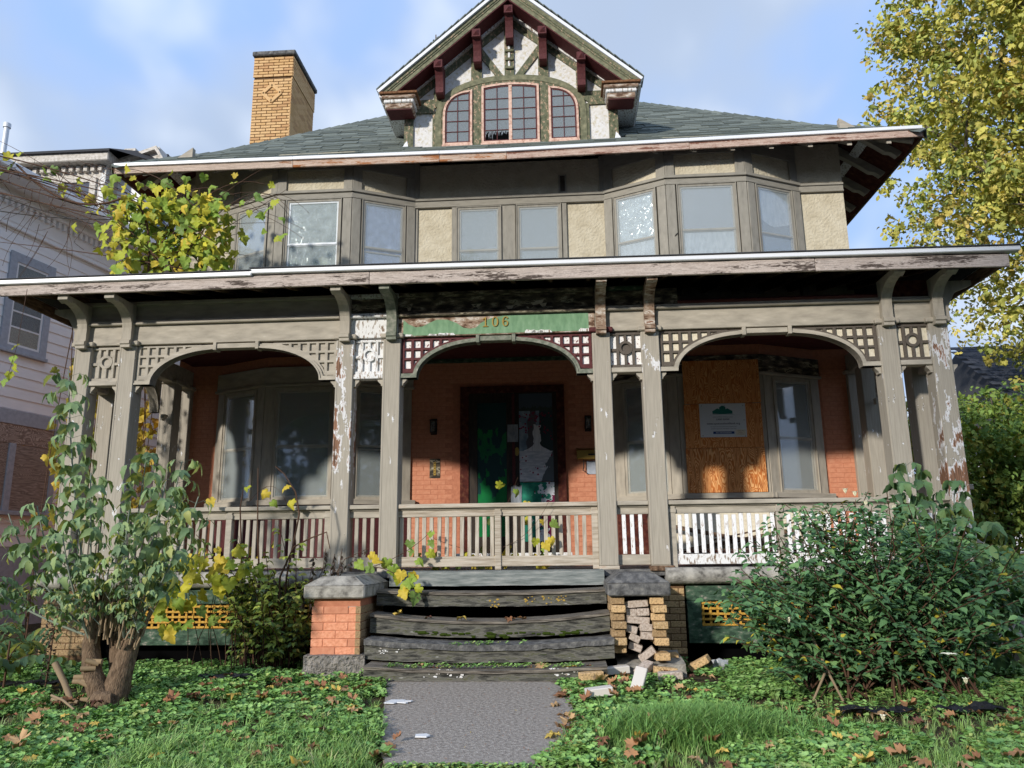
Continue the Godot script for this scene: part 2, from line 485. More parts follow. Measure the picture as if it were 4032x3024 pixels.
	tri("film", ntex(85, 0.015, [[0.0, Color8(70, 84, 118)], [0.5, Color8(104, 120, 156)], [0.8, Color8(130, 146, 178)], [1.0, Color8(186, 194, 210)]], 4, false, 512, 30.0), Vector3(1.0, 0.7, 1.0), 0.35, b1, 1.0)
	tri("blind_grey", ntex(86, 0.01, [[0.0, Color8(78, 84, 98)], [1.0, Color8(92, 98, 112)]]), Vector3(0.6, 0.6, 0.6), 0.8)
	M.film.metallic = 0.45
	M.film.roughness = 0.16
	tri("mylar", ntex(95, 0.012, [[0.0, Color8(120, 128, 128)], [1.0, Color8(196, 204, 202)]], 4, false, 512, 20.0), Vector3(1.2, 1.2, 1.2), 0.08, b1, 0.25)
	M.mylar.metallic = 0.6
	tri("lace_dark", ntex(96, 0.03, [[0.0, Color8(40, 46, 56)], [0.5, Color8(62, 70, 80)], [1.0, Color8(84, 92, 100)]]), Vector3(3.0, 1.4, 3.0), 0.95)
	var tin := flat("lead_white", Color8(214, 218, 222), 0.5)
	tin.metallic = 0.2
	# board textures with their own figure
	for i in 3:
		uvmat("fascia_%d" % i, wood_image(640, 48, 300 + i, Color8(200, 189, 180), Color8(158, 144, 134), Color8(70, 60, 54), [0.2, 0.14, 0.32][i], 0.0), Vector3(1.0 / 3.2, 1.0 / 0.13, 1), 0.85)
		uvmat("eave_board_%d" % i, wood_image(640, 48, 320 + i, Color8(204, 188, 174), [Color8(166, 146, 130), Color8(170, 140, 118), Color8(160, 128, 114)][i], [Color8(140, 90, 56), Color8(152, 92, 50), Color8(112, 70, 56)][i], [0.02, 0.3, 0.2][i]), Vector3(1.0 / 3.0, 1.0 / 0.11, 1), 0.85)
	var ply := ply_image(384, 400, 5, Color8(196, 116, 56), Color8(226, 168, 108), Color8(168, 92, 44))
	var ply2 := ply_image(384, 300, 77, Color8(190, 112, 54), Color8(230, 176, 118), Color8(150, 84, 42))
	for p in [ply2]:
		for k in 46:
			var x0 := int(fposmod(k * 57.3, 384.0))
			if x0 > 90 and x0 < 250:
				continue
			var tall := 8 + int(fposmod(k * 13.7, 26.0))
			for y in tall:
				for x in range(maxi(0, x0 - 2 + y * 2 / tall), mini(383, x0 + 3 - y * 2 / tall)):
					p.set_pixel(x, 299 - y, Color8(214, 208, 200) if y < tall * 0.7 else Color8(60, 36, 22))
	uvmat("plywood", ply, Vector3(1.0 / 1.02, 1.0 / 0.92, 1), 0.8)
	uvmat("plywood_low", ply2, Vector3(1.0 / 1.02, 1.0 / 0.72, 1), 0.8)
	uvmat("grey_ply", ply_image(400, 256, 9, Color8(136, 120, 110), Color8(182, 168, 156), Color8(110, 94, 84), false), Vector3(0.9, 0.9, 1), 0.9)
	uvmat("brown_ply", ply_image(256, 400, 15, Color8(136, 122, 112), Color8(162, 150, 140), Color8(106, 94, 86), false), Vector3(0.9, 0.9, 1), 0.9)
	var wd := Color8(150, 112, 88)
	uvmat("column_a", peel_image(48, 640, 401, [0.1, 0.2, 0.24, 0.2, 0.2], TAUPE, wd), Vector3(5, 0.4, 1), 0.75)
	uvmat("column_b", peel_image(48, 640, 402, [0.2, 0.3, 0.3, 0.5, 1.05, 1.0, 0.55, 1.0, 0.6], TAUPE, wd), Vector3(5, 0.4, 1), 0.75)
	uvmat("column_c", peel_image(48, 640, 403, [0.4, 0.85, 1.05, 1.1, 0.8, 0.6, 0.7, 0.85, 0.6], TAUPE, wd), Vector3(5, 0.4, 1), 0.75)
	uvmat("column_d", peel_image(48, 640, 404, [0.45, 0.6, 0.5, 0.25, 0.3, 0.3], TAUPE, wd), Vector3(5, 0.4, 1), 0.75)
	uvmat("column_e", peel_image(48, 640, 405, [0.2, 0.25, 0.3, 0.3, 0.4, 0.75], TAUPE, wd), Vector3(5, 0.4, 1), 0.75)

# ---------------------------------------------------------------- house

func vf(o: Vector3, yaw := 0.0) -> Transform3D:
	return Transform3D(Basis(Vector3.UP, yaw), o)


# a sash window on a wall plane: local x right, y up from its bottom, z out of the wall
func sash_window(parent: Node3D, xf: Transform3D, w: float, h: float, split: float, trim: Material, sash: Material, back: Material, lower_back: Material = null, gap := 0.0) -> void:
	var f := MB.new()
	f.ring(PackedVector2Array([Vector2(-w / 2, 0), Vector2(w / 2, 0), Vector2(w / 2, h), Vector2(-w / 2, h)]), PackedVector2Array([Vector2(-w / 2 + 0.035, 0.03), Vector2(w / 2 - 0.035, 0.03), Vector2(w / 2 - 0.035, h - 0.035), Vector2(-w / 2 + 0.035, h - 0.035)]), 0.0, 0.045, xf)
	f.ring(PackedVector2Array([Vector2(-w / 2 - 0.012, -0.012), Vector2(w / 2 + 0.012, -0.012), Vector2(w / 2 + 0.012, h + 0.012), Vector2(-w / 2 - 0.012, h + 0.012)]), PackedVector2Array([Vector2(-w / 2, 0), Vector2(w / 2, 0), Vector2(w / 2, h), Vector2(-w / 2, h)]), 0.0, 0.058, xf)
	var win := part(parent, "window", f, trim)
	var iw := w - 0.07
	var ys := h * split
	var lo := 0.03
	var hi := h - 0.035
	for u in 2:
		var y0 := ys if u == 0 else lo
		var y1 := hi if u == 0 else ys - gap
		var d0 := 0.022 if u == 0 else 0.014
		var s := MB.new()
		var b := 0.022
		s.ring(PackedVector2Array([Vector2(-iw / 2, y0), Vector2(iw / 2, y0), Vector2(iw / 2, y1), Vector2(-iw / 2, y1)]), PackedVector2Array([Vector2(-iw / 2 + b, y0 + b), Vector2(iw / 2 - b, y0 + b), Vector2(iw / 2 - b, y1 - b), Vector2(-iw / 2 + b, y1 - b)]), d0 - 0.012, d0 + 0.012, xf)
		part(win, "sash", s, sash)
		part(win, "pane", bb(Vector3(-iw / 2 + b, y0 + b, d0 - 0.002), Vector3(iw / 2 - b, y1 - b, d0 + 0.002), 0.0, xf), M.glass)
	part(win, "storm_pane", bb(Vector3(-iw / 2, lo, 0.0385), Vector3(iw / 2, hi, 0.0415), 0.0, xf), M.glass)
	part(win, "meeting_rail", bb(Vector3(-iw / 2, ys - 0.012, 0.01), Vector3(iw / 2, ys + 0.012, 0.04), 0.003, xf), sash)
	part(win, "curtain", bb(Vector3(-iw / 2, ys, 0.003), Vector3(iw / 2, hi, 0.006), 0.0, xf), back)
	part(win, "curtain", bb(Vector3(-iw / 2, lo, 0.0035), Vector3(iw / 2, ys, 0.0055), 0.0, xf), lower_back if lower_back else back)  # where the backing is dark, its colour stands for an unlit room


func trim_board(parent: Node3D, lo: Vector3, hi: Vector3, mat: Material, xf := Transform3D(), called := "trim_board", b := 0.005) -> MeshInstance3D:
	return part(parent, called, bb(lo, hi, b, xf), mat)


# laid bricks on a plane: local x right, y up, z out. Returns the names laid. cut = functions to leave out
func lay_bricks(parent: Node3D, xf: Transform3D, x0: float, x1: float, y0: float, y1: float, mats: Array, bl := 0.2, bh := 0.06, joint := 0.007, proud := 0.006, most := 300, hole: Rect2 = Rect2(), seed_at := 5, depth := 0.03) -> void:
	var r := RandomNumberGenerator.new()
	r.seed = seed_at
	var shapes := {}
	var rest := MB.new()
	var rows := int((y1 - y0) / (bh + joint))
	var laid := 0
	for row in range(rows - 1, -1, -1):
		var y := y0 + row * (bh + joint)
		var x := x0 - (0.5 * (bl + joint) if row % 2 else 0.0)
		while x < x1 - 0.01:
			var a := maxf(x, x0)
			var b := minf(x + bl, x1)
			x += bl + joint
			if b - a < 0.02 or hole.has_area() and hole.intersects(Rect2(a, y, b - a, bh)):
				continue
			var w := b - a
			var pr := proud + r.randf_range(-0.0015, 0.0015)
			var at := xf * Transform3D(Basis(), Vector3((a + b) / 2, y + bh / 2, pr - depth / 2))
			if laid < most:
				var key := "%d" % roundi(w * 1000)
				if not shapes.has(key):
					var m := MB.new()
					m.box(Vector3.ZERO, Vector3(w, bh, depth), 0.004)
					shapes[key] = m.mesh()
				part(parent, "brick", shapes[key], mats[r.randi() % mats.size()], at)
				laid += 1
			else:
				rest.box(Vector3.ZERO, Vector3(w, bh, depth), 0.0, at)
	if rest.ix.size() > 0:
		part(parent, "brickwork", rest, mats[0]).set_meta("kind", "stuff")


func house_walls() -> void:
	# upper storey: one stuccoed body with two shallow bays
	var plan := PackedVector2Array()
	for p in [[-4.9, -2.5], [-4.24, -2.5], [-3.4, -2.1], [-2.28, -2.1], [-1.44, -2.5], [1.44, -2.5], [2.28, -2.1], [3.4, -2.1], [4.24, -2.5], [4.9, -2.5], [4.9, -12.0], [-4.9, -12.0]]:
		plan.push_back(Vector2(p[0], -p[1]))
	# prism lies in x-y: turn its y to -z and its depth to y
	var lay := Transform3D(Basis(Vector3(1, 0, 0), Vector3(0, 0, -1), Vector3(0, 1, 0)), Vector3.ZERO)
	var up := MB.new()
	up.prism(plan, 3.0, 6.02, lay)
	var upper := part(house, "upper_wall", up, M.stucco)
	var dn := MB.new()
	dn.prism(plan, -1.0, 2.999, lay)
	var lower := part(house, "brick_wall", dn, M.painted_mortar)
	var pb := [M.painted_brick]
	lay_bricks(lower, vf(Vector3(0, 0, wall_z)), -1.44, 1.44, 0.36, 2.86, pb, 0.2, 0.0615, 0.004, 0.003, 290, Rect2(-0.74, -1, 1.5, 3.47), 3)
	lay_bricks(lower, vf(Vector3(0, 0, wall_z)), -4.9, -4.3, 0.3, 2.6, pb, 0.2, 0.0615, 0.004, 0.003, 70, Rect2(), 4)
	lay_bricks(lower, vf(Vector3(0, 0, wall_z)), 4.3, 4.9, 0.3, 2.6, pb, 0.2, 0.0615, 0.004, 0.003, 110, Rect2(), 6)
	lay_bricks(lower, vf(Vector3(0, 0, wall_z)), -1.44, 1.44, -0.05, 0.36, pb, 0.2, 0.0615, 0.004, 0.003, 40, Rect2(-0.74, -1, 1.5, 3.5), 8)
	for side: float in [-1.0, 1.0]:
		for face in 3:
			var cx: float = 2.84 * side
			var o: Vector3
			var L: float
			var yaw := 0.0
			if face == 0:
				o = Vector3(cx - 1.4, 0, -2.5)
				yaw = -atan2(0.4, 0.84)
				L = Vector2(0.84, 0.4).length()
			elif face == 1:
				o = Vector3(cx - 0.56, 0, -2.1)
				L = 1.12
			else:
				o = Vector3(cx + 0.56, 0, -2.1)
				yaw = atan2(0.4, 0.84)
				L = Vector2(0.84, 0.4).length()
			bay_face(upper, lower, side, face, vf(o, yaw), L)
	# straight middle stretch of the upper wall
	var mid := vf(Vector3(0, 0, wall_z))
	trim_board(upper, Vector3(-1.44, 5.26, 0.0), Vector3(1.44, 5.36, 0.03), M.trim_h, mid)
	trim_board(upper, Vector3(-1.44, 5.345, 0.0), Vector3(1.44, 5.385, 0.055), M.trim_h, mid, "moulding")
	trim_board(upper, Vector3(-1.44, 5.235, 0.0), Vector3(1.44, 5.262, 0.05), M.trim_h, mid, "moulding")
	trim_board(upper, Vector3(-1.44, 5.39, 0.0), Vector3(-1.36, 5.98, 0.025), M.trim_v, mid)
	trim_board(upper, Vector3(1.36, 5.39, 0.0), Vector3(1.44, 5.98, 0.025), M.trim_v, mid)
	trim_board(upper, Vector3(-1.44, 4.0, 0.0), Vector3(-1.375, 5.23, 0.025), M.trim_v, mid)
	trim_board(upper, Vector3(-0.86, 4.0, 0.0), Vector3(-0.79, 5.235, 0.035), M.trim_v, mid)
	trim_board(upper, Vector3(-0.115, 4.0, 0.0), Vector3(0.095, 5.235, 0.03), M.trim_v, mid)
	trim_board(upper, Vector3(0.79, 4.0, 0.0), Vector3(0.86, 5.235, 0.035), M.trim_v, mid)
	for k in 2:
		sash_window(house, vf(Vector3([-0.452, 0.443][k], 3.98, wall_z)), 0.65, 1.235, 0.44, M.trim_v, M.trim_h, M.curtain_grey, M.curtain_grey, 0.0)
	# small louvred vent under the eave
	var vent := part(house, "vent", bb(Vector3(0.75, 5.40, 0.0), Vector3(0.87, 5.70, 0.02), 0.004, mid), M.trim_v)
	part(vent, "louvre_back", bb(Vector3(0.775, 5.425, 0.015), Vector3(0.845, 5.675, 0.022), 0.0, mid), M.black_iron)
	for k in 12:
		part(vent, "slat", bb(Vector3(0.775, 5.43 + k * 0.02, 0.02), Vector3(0.845, 5.437 + k * 0.02, 0.03), 0.0, mid), M.brown_slat)
	# far right and far left stretches
	for s: float in [-1.0, 1.0]:
		var lo := 4.24 if s > 0 else -4.9
		trim_board(upper, Vector3(lo, 5.27, 0.0), Vector3(lo + 0.66, 5.36, 0.03), M.trim_h, mid)
		trim_board(upper, Vector3(lo, 5.345, 0.0), Vector3(lo + 0.66, 5.38, 0.05), M.trim_h, mid, "moulding")
		trim_board(upper, Vector3(lo, 5.245, 0.0), Vector3(lo + 0.66, 5.27, 0.045), M.trim_h, mid, "moulding")
	# hook hanging on the right bay's corner post
	var hk := MB.new()
	var pts := []
	for k in 9:
		var an := k * 0.6 - 0.4
		pts.push_back(Vector3(2.38 + cos(an) * 0.02, 4.52 - k * 0.012, -2.06 + sin(an) * 0.012))
	hk.tube(pts, 0.011, 0.008, 5)
	part(house, "iron_hook", hk, M.black_iron)
	# house number board's mouldings are built with the porch; front doors next
	front_doors(mid)


func bay_face(upper: Node3D, lower: Node3D, side: float, face: int, xf: Transform3D, L: float) -> void:
	var e := 0.002 * face
	# second floor
	trim_board(upper, Vector3(-0.02, 5.275, 0.0), Vector3(L + 0.02, 5.36, 0.034 + e), M.trim_h, xf)
	trim_board(upper, Vector3(-0.03, 5.35, 0.0), Vector3(L + 0.03, 5.395, 0.062 + e), M.trim_h, xf, "moulding")
	trim_board(upper, Vector3(-0.03, 5.25, 0.0), Vector3(L + 0.03, 5.277, 0.056 + e), M.trim_h, xf, "moulding")
	trim_board(upper, Vector3(0.0, 5.73, 0.0), Vector3(L, 6.0, 0.026 + e), M.trim_h, xf)
	trim_board(upper, Vector3(-0.004, 5.395, 0.0), Vector3(0.13, 5.73, 0.028 + e), M.trim_v, xf)
	trim_board(upper, Vector3(L - 0.13, 5.395, 0.0), Vector3(L + 0.004, 5.73, 0.028 + e), M.trim_v, xf)
	var wm := 0.155 if face == 1 else 0.15
	var w := L - 2.0 * wm
	trim_board(upper, Vector3(-0.006, 3.6, 0.0), Vector3(wm - 0.03, 5.25, 0.05 + e), M.trim_v, xf)
	trim_board(upper, Vector3(L - wm + 0.03, 3.6, 0.0), Vector3(L + 0.006, 5.25, 0.05 + e), M.trim_v, xf)
	var backs: Array
	if side < 0.0:
		backs = [[M.curtain_grey, M.dark_room_backing], [M.mylar, M.mylar], [M.film, M.film]][face]
	else:
		backs = [[M.mylar, M.curtain_pale], [M.blind_grey, M.curtain_pale], [M.dark_room_backing, M.curtain_grey]][face]
	sash_window(house, xf * vf(Vector3(L / 2, 3.98, 0)), w, 1.265, 0.42 if face != 1 else 0.45, M.trim_v, M.drip_metal if side < 0.0 and face == 1 else M.trim_h, backs[0], backs[1], 0.05 if side < 0.0 and face == 2 else 0.0)
	if side > 0.0 and face == 2:
		# torn dark sheet still stuck behind the upper pane
		var sh := MB.new()
		sh.prism(PackedVector2Array([Vector2(-0.27, 0.78), Vector2(-0.2, 0.73), Vector2(-0.1, 0.68), Vector2(-0.02, 0.66), Vector2(0.06, 0.68), Vector2(0.27, 0.74), Vector2(0.27, 1.22), Vector2(-0.27, 1.22)]), 0.0065, 0.008, xf * vf(Vector3(L / 2, 3.98, 0)))
		part(house, "torn_sheet", sh, M.curtain_pale)
	# ground floor: timber bay under the porch roof
	trim_board(lower, Vector3(-0.02, 2.46, 0.0), Vector3(L + 0.02, 2.72, 0.06 + e), M.taupe_h if side < 0 else M.old_frieze, xf)
	trim_board(lower, Vector3(-0.03, 2.44, 0.0), Vector3(L + 0.03, 2.475, 0.085 + e), M.taupe_h, xf, "moulding")
	trim_board(lower, Vector3(-0.004, 0.87, 0.0), Vector3(0.15, 2.46, 0.04 + e), M.taupe_v, xf)
	trim_board(lower, Vector3(L - 0.15, 0.87, 0.0), Vector3(L + 0.004, 2.46, 0.04 + e), M.taupe_v, xf)
	trim_board(lower, Vector3(0.15, 2.40, 0.0), Vector3(L - 0.15, 2.46, 0.04 + e), M.taupe_h, xf)
	trim_board(lower, Vector3(-0.06, 0.80, 0.0), Vector3(L + 0.06, 0.87, 0.11 + e), M.taupe_h, xf, "window_sill")
	trim_board(lower, Vector3(-0.004, -0.05, 0.0), Vector3(L + 0.004, 0.80, 0.012 + e), M.maroon if side < 0 else M.soffit_red, xf, "apron_panel")
	if side > 0.0 and face == 1:
		# plywood boards screwed over the opening, joints showing
		var ys := [0.875, 1.46, 2.05, 2.64]
		for k in 3:
			var m := MB.new()
			m.box(Vector3(0.51, (ys[k + 1] - ys[k]) / 2, 0.006), Vector3(1.02 - 0.008 * k, ys[k + 1] - ys[k] - 0.004, 0.012), 0.002)
			part(house, "plywood_board", m, M.plywood_low if k == 0 else M.plywood, xf * vf(Vector3(0.05 + 0.002 * k, ys[k], 0.066 if k < 2 else 0.094)))
		return
	sash_window(house, xf * vf(Vector3(L / 2, 0.88, 0)), L - 0.3, 1.53, 0.47, M.taupe_v, M.taupe_h if face == 1 or side > 0 else M.taupe_v, M.dark_room_backing, M.dark_room_backing, 0.03 if side < 0 and face == 2 else 0.0)  # dark sheets here replace the gloom of the rooms inside


func mural_image(w: int, h: int, low: bool) -> Image:
	var f := FastNoiseLite.new()
	f.seed = 91
	f.frequency = 1.0
	f.fractal_octaves = 3
	var im := Image.create(w, h, false, Image.FORMAT_RGB8)
	for y in h:
		for x in w:
			var u := float(x) / w
			var v := float(y) / h
			var q := f.get_noise_2d(u * 4.0, v * 7.0)
			var c: Color
			if low:
				c = Color8(24, 112, 96).lerp(Color8(44, 146, 118), q + 0.5)
				if u + q * 0.5 > 0.72 - 0.2 * v:
					c = Color8(214, 220, 226)
				if u + q * 0.3 > 0.62 + absf(v - 0.6) * 0.7 and v > 0.22:
					c = Color8(112, 24, 62)
			else:
				c = Color8(104, 124, 142).lerp(Color8(140, 158, 172), q + 0.5)
				if v < 0.16 + 0.05 * f.get_noise_2d(u * 9.0, 3.0):
					c = Color8(70, 84, 96)
				elif v < 0.2:
					c = Color8(58, 70, 66)
				elif v < 0.66:
					if u < 0.5 and u > 0.26 - 0.16 * (v - 0.4) + q * 0.06:
						c = Color8(84, 84, 90)
					if u > 0.6 + q * 0.04:
						c = Color8(44, 62, 66)
					var half := 0.11 + 0.05 * f.get_noise_2d(v * 9.0, 2.0 if u < 0.5 else 8.0) + 0.45 * smoothstep(0.57, 0.72, v)
					if v > 0.37 + 0.03 * q and absf(u - 0.52) < half:
						c = Color8(186, 190, 196).lerp(Color8(214, 217, 222), f.get_noise_2d(u * 30.0, v * 4.0) + 0.5)
				else:
					c = Color8(170, 178, 190).lerp(Color8(206, 210, 216), f.get_noise_2d(u * 3.0, v * 30.0) + 0.5)
					if u > 0.95 - 0.9 * (v - 0.66) + q * 0.16:
						c = Color8(88, 98, 104)
			im.set_pixel(x, y, c)
	var r := RandomNumberGenerator.new()
	r.seed = 5
	var dots := 26 if low else 120
	for k in dots:
		var u := r.randf()
		var v := r.randf()
		if not low:
			if k < 78:
				v = 0.22 + 0.18 * r.randf() * (0.4 + absf(u - 0.5)) * 2.0
			else:
				v = 0.68 + 0.25 * r.randf()
				if k % 3 > 0:
					continue
		var rad := r.randi_range(2, 4)
		for dy in range(-rad, rad + 1):
			for dx in range(-rad, rad + 1):
				if dx * dx + dy * dy <= rad * rad:
					im.set_pixel(clampi(int(u * w) + dx, 0, w - 1), clampi(int(v * h) + dy, 0, h - 1), Color8(126, 28, 62))
	return im


func green_print_image(w: int, h: int) -> Image:  # hard-edged green print over a dark teal pane
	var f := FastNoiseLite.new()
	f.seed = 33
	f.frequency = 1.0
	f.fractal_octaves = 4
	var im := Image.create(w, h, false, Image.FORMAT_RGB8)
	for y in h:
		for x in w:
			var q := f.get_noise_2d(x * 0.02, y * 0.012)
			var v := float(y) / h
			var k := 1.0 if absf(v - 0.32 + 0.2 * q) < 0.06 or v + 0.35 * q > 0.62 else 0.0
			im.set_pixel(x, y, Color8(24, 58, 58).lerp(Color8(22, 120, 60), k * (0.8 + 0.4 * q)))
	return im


func quad_sheet(w: float, h: float, d: float) -> MB:
	# a thin board whose front shows a whole picture
	var m := MB.new()
	m.box(Vector3(0, 0, -d / 2), Vector3(w, h, d), 0.0)
	for i in m.v.size():
		m.t[i] = Vector2(m.v[i].x / w + 0.5, 0.5 - m.v[i].y / h)
	return m


func front_doors(mid: Transform3D) -> void:
	# opening 1.38 wide with two leaves
	var fr := MB.new()
	fr.ring(PackedVector2Array([Vector2(-0.72, -0.05), Vector2(0.75, -0.05), Vector2(0.75, 2.46), Vector2(-0.72, 2.46)]), PackedVector2Array([Vector2(-0.60, -0.05), Vector2(0.64, -0.05), Vector2(0.64, 2.36), Vector2(-0.60, 2.36)]), -0.02, 0.05, mid)
	part(house, "door_frame", fr, M.soffit_red)
	for k in 2:
		var x0: float = [-0.60, 0.035][k]
		var x1: float = [0.03, 0.64][k]
		var y0 := 0.02
		var d := MB.new()
		d.ring(PackedVector2Array([Vector2(x0, y0), Vector2(x1, y0), Vector2(x1, 2.36), Vector2(x0, 2.36)]), PackedVector2Array([Vector2(x0 + 0.12, 0.36), Vector2(x1 - 0.1, 0.36), Vector2(x1 - 0.1, 2.22), Vector2(x0 + 0.12, 2.22)]), 0.0, 0.03, mid)
		d.box(Vector3((x0 + x1) / 2, 0.19, 0.01), Vector3(x1 - x0, 0.34, 0.02), 0.0, mid)
		var leaf := part(house, "door", d, M.door_dark)
		if k == 0:
			part(leaf, "painted_pane", quad_sheet(0.415, 1.86, 0.006), uvmat("green_print", green_print_image(96, 400), Vector3.ONE, 0.25), vf(Vector3(-0.275, 1.29, wall_z + 0.018)))
			part(leaf, "astragal", bb(Vector3(0.01, 0.02, 0.03), Vector3(0.05, 2.34, 0.05), 0.004, mid), M.maroon)
		else:
			part(leaf, "painted_panel", quad_sheet(0.47, 1.24, 0.008), uvmat("mural", mural_image(160, 400, false), Vector3.ONE, 0.6), vf(Vector3(0.345, 1.72, wall_z + 0.04)))
			part(leaf, "painted_panel", quad_sheet(0.47, 0.80, 0.008), uvmat("mural_low", mural_image(160, 260, true), Vector3.ONE, 0.6), vf(Vector3(0.35, 0.69, wall_z + 0.04)))
			var kp := MB.new()
			var ov := PackedVector2Array()
			for i in 14:
				ov.push_back(Vector2(0.075 + cos(TAU * i / 14) * 0.032, 1.52 + sin(TAU * i / 14) * 0.06))
			kp.prism(ov, 0.03, 0.042, mid)
			part(leaf, "lock_plate", kp, M.brass)
		var ep := part(leaf, "handle_plate", bb(Vector3(0.04 + (k * 2 - 1) * 0.045 - 0.03, 0.98, 0.03), Vector3(0.04 + (k * 2 - 1) * 0.045 + 0.03, 1.26, 0.038), 0.006, mid), M.black_iron)
		var kb := SphereMesh.new()
		kb.radius = 0.026
		kb.height = 0.052
		kb.radial_segments = 12
		kb.rings = 6
		part(leaf, "door_knob", kb, M.black_iron, vf(Vector3(0.04 + (k * 2 - 1) * 0.045, 1.06, wall_z + 0.065)))
	part(house, "door_step", bb(Vector3(-0.74, -0.05, 0.0), Vector3(0.77, 0.02, 0.16), 0.006, mid), M.dark_concrete)


# ---------------------------------------------------------------- roof

func roof_y(t: float) -> float:
	return 5.79 + 0.70 * t if t < 1.0 else 6.49 + 0.85 * (t - 1.0)


func eave_y(x: float) -> float:
	# the gutter line sags in the middle
	return lerpf(5.70, 5.665, clampf((x + 5.8) / 5.8, 0, 1)) if x < 0 else lerpf(5.665, 5.735, x / 5.8)


func main_roof() -> void:
	var xe := 5.79
	var ze := -1.82
	var zb := -12.6
	var deck := MB.new()
	var ts := [0.0, 1.0, 4.6]
	for k in 2:
		var a: float = ts[k]
		var b: float = ts[k + 1]
		for under in 2:
			var o := -0.015 if under == 0 else -0.075
			var ya := roof_y(a) + o
			var yb := roof_y(b) + o
			var out := Vector3.UP if under == 0 else Vector3.DOWN
			deck.poly([Vector3(-xe + a, ya, ze - a), Vector3(xe - a, ya, ze - a), Vector3(xe - b, yb, ze - b), Vector3(-xe + b, yb, ze - b)], out)
			deck.poly([Vector3(-xe + a, ya, zb + a), Vector3(xe - a, ya, zb + a), Vector3(xe - b, yb, zb + b), Vector3(-xe + b, yb, zb + b)], out)
			for s: float in [-1.0, 1.0]:
				deck.poly([Vector3(s * (xe - a), ya, ze - a), Vector3(s * (xe - a), ya, zb + a), Vector3(s * (xe - b), yb, zb + b), Vector3(s * (xe - b), yb, ze - b)], out)
	var yt := roof_y(4.6) - 0.015
	deck.poly([Vector3(-xe + 4.6, yt, ze - 4.6), Vector3(xe - 4.6, yt, ze - 4.6), Vector3(xe - 4.6, yt, zb + 4.6), Vector3(-xe + 4.6, yt, zb + 4.6)], Vector3.UP)
	var roof := part(house, "roof", deck, M.soffit_red)
	# shingles: the front slope one by one as far as they show, the rest together
	var r := RandomNumberGenerator.new()
	r.seed = 8
	var sm := MB.new()
	sm.box(Vector3(0, 0.008, 0.06), Vector3(0.307, 0.013, 0.21), 0.0)
	var shape := sm.mesh()
	var cap := MB.new()
	cap.poly([Vector3(-0.13, -0.085, 0.14), Vector3(0, 0.012, 0.14), Vector3(0, 0.012, -0.14), Vector3(-0.13, -0.085, -0.14)], Vector3(-0.6, 1, 0))
	cap.poly([Vector3(0.13, -0.085, 0.14), Vector3(0, 0.012, 0.14), Vector3(0, 0.012, -0.14), Vector3(0.13, -0.085, -0.14)], Vector3(0.6, 1, 0))
	cap.poly([Vector3(-0.13, -0.085, 0.14), Vector3(0, 0.012, 0.14), Vector3(0, -0.01, 0.14), Vector3(-0.13, -0.107, 0.14)], Vector3(0, 0, 1))
	cap.poly([Vector3(0.13, -0.085, 0.14), Vector3(0, 0.012, 0.14), Vector3(0, -0.01, 0.14), Vector3(0.13, -0.107, 0.14)], Vector3(0, 0, 1))
	var cap_mesh := cap.mesh()
	var rests := [MB.new(), MB.new(), MB.new(), MB.new()]
	var laid := 0
	var expo := 0.135
	var row := 0
	var s := 0.165
	while s < 5.6:
		# distance up the slope to t
		var flare := sqrt(1.0 + 0.49)
		var t := s / flare if s < flare else 1.0 + (s - flare) / sqrt(1.0 + 0.7225)
		var ang := atan(0.70) if t < 1.0 else atan(0.85)
		var y := roof_y(t)
		var sag := 0.0
		var x := -xe + t + 0.02 - r.randf_range(0.0, 0.3)
		while x < xe - t:
			var x0 := maxf(x, -xe + t)
			var x1 := minf(x + 0.31, xe - t)
			x += 0.315
			if x1 - x0 < 0.05:
				continue
			var xm := (x0 + x1) / 2
			var z := ze - t
			if z < -2.5 and absf(xm - 0.04) < 1.62:
				continue
			if t < 0.75:
				sag = (eave_y(xm) - 5.70) * (1.0 - t / 0.75)
			var b := Basis(Vector3.RIGHT, ang - 0.05) * Basis.from_scale(Vector3((x1 - x0) / 0.31, 1.0 + r.randf_range(0.0, 0.9), 1.0))
			var tone := r.randi() % 4
			var at := Transform3D(b, Vector3(xm, y + sag, z - 0.0))
			# dearest in the picture first: the lower courses in front
			if laid < 292 and row < 9:
				part(roof, "shingle", shape, M["shingle_%d" % tone], at)
				laid += 1
			else:
				rests[tone].add_mesh(shape, at)
		# side slopes, one strip per course
		for sd: float in [-1.0, 1.0]:
			rests[row % 4].box(Vector3(0, 0.004, 0.07), Vector3(zb + 2 * t - ze if false else absf(zb - ze) - 2 * t, 0.01, 0.2), 0.0, Transform3D(Basis(Vector3.UP, sd * PI / 2) * Basis(Vector3.RIGHT, ang), Vector3(sd * (xe - t), y, (zb + ze) / 2)))
		s += expo
		row += 1
	for i in 4:
		part(roof, "shingle_courses", rests[i], M["shingle_%d" % i]).set_meta("kind", "stuff")
	# hip caps
	for sd: float in [-1.0, 1.0]:
		var t := 0.05
		while t < 4.5:
			var sl := 0.70 if t < 1.0 else 0.85
			var d := Vector3(-sd, sl, -1).normalized()
			var zx := d
			var side := zx.cross(Vector3.UP).normalized()
			var b := Basis(side, (-zx).cross(side).normalized(), -zx)
			b = b * Basis(Vector3.RIGHT, 0.06)
			part(roof, "ridge_cap", cap_mesh, M["shingle_%d" % (r.randi() % 4)], Transform3D(b, Vector3(sd * (xe - t), roof_y(t) + 0.035, ze - t)))
			t += 0.135
	# fascia boards and drip edge in lengths that follow the sag
	var xs := [-5.79, -3.1, -0.95, 0.02, 2.6, 5.79]
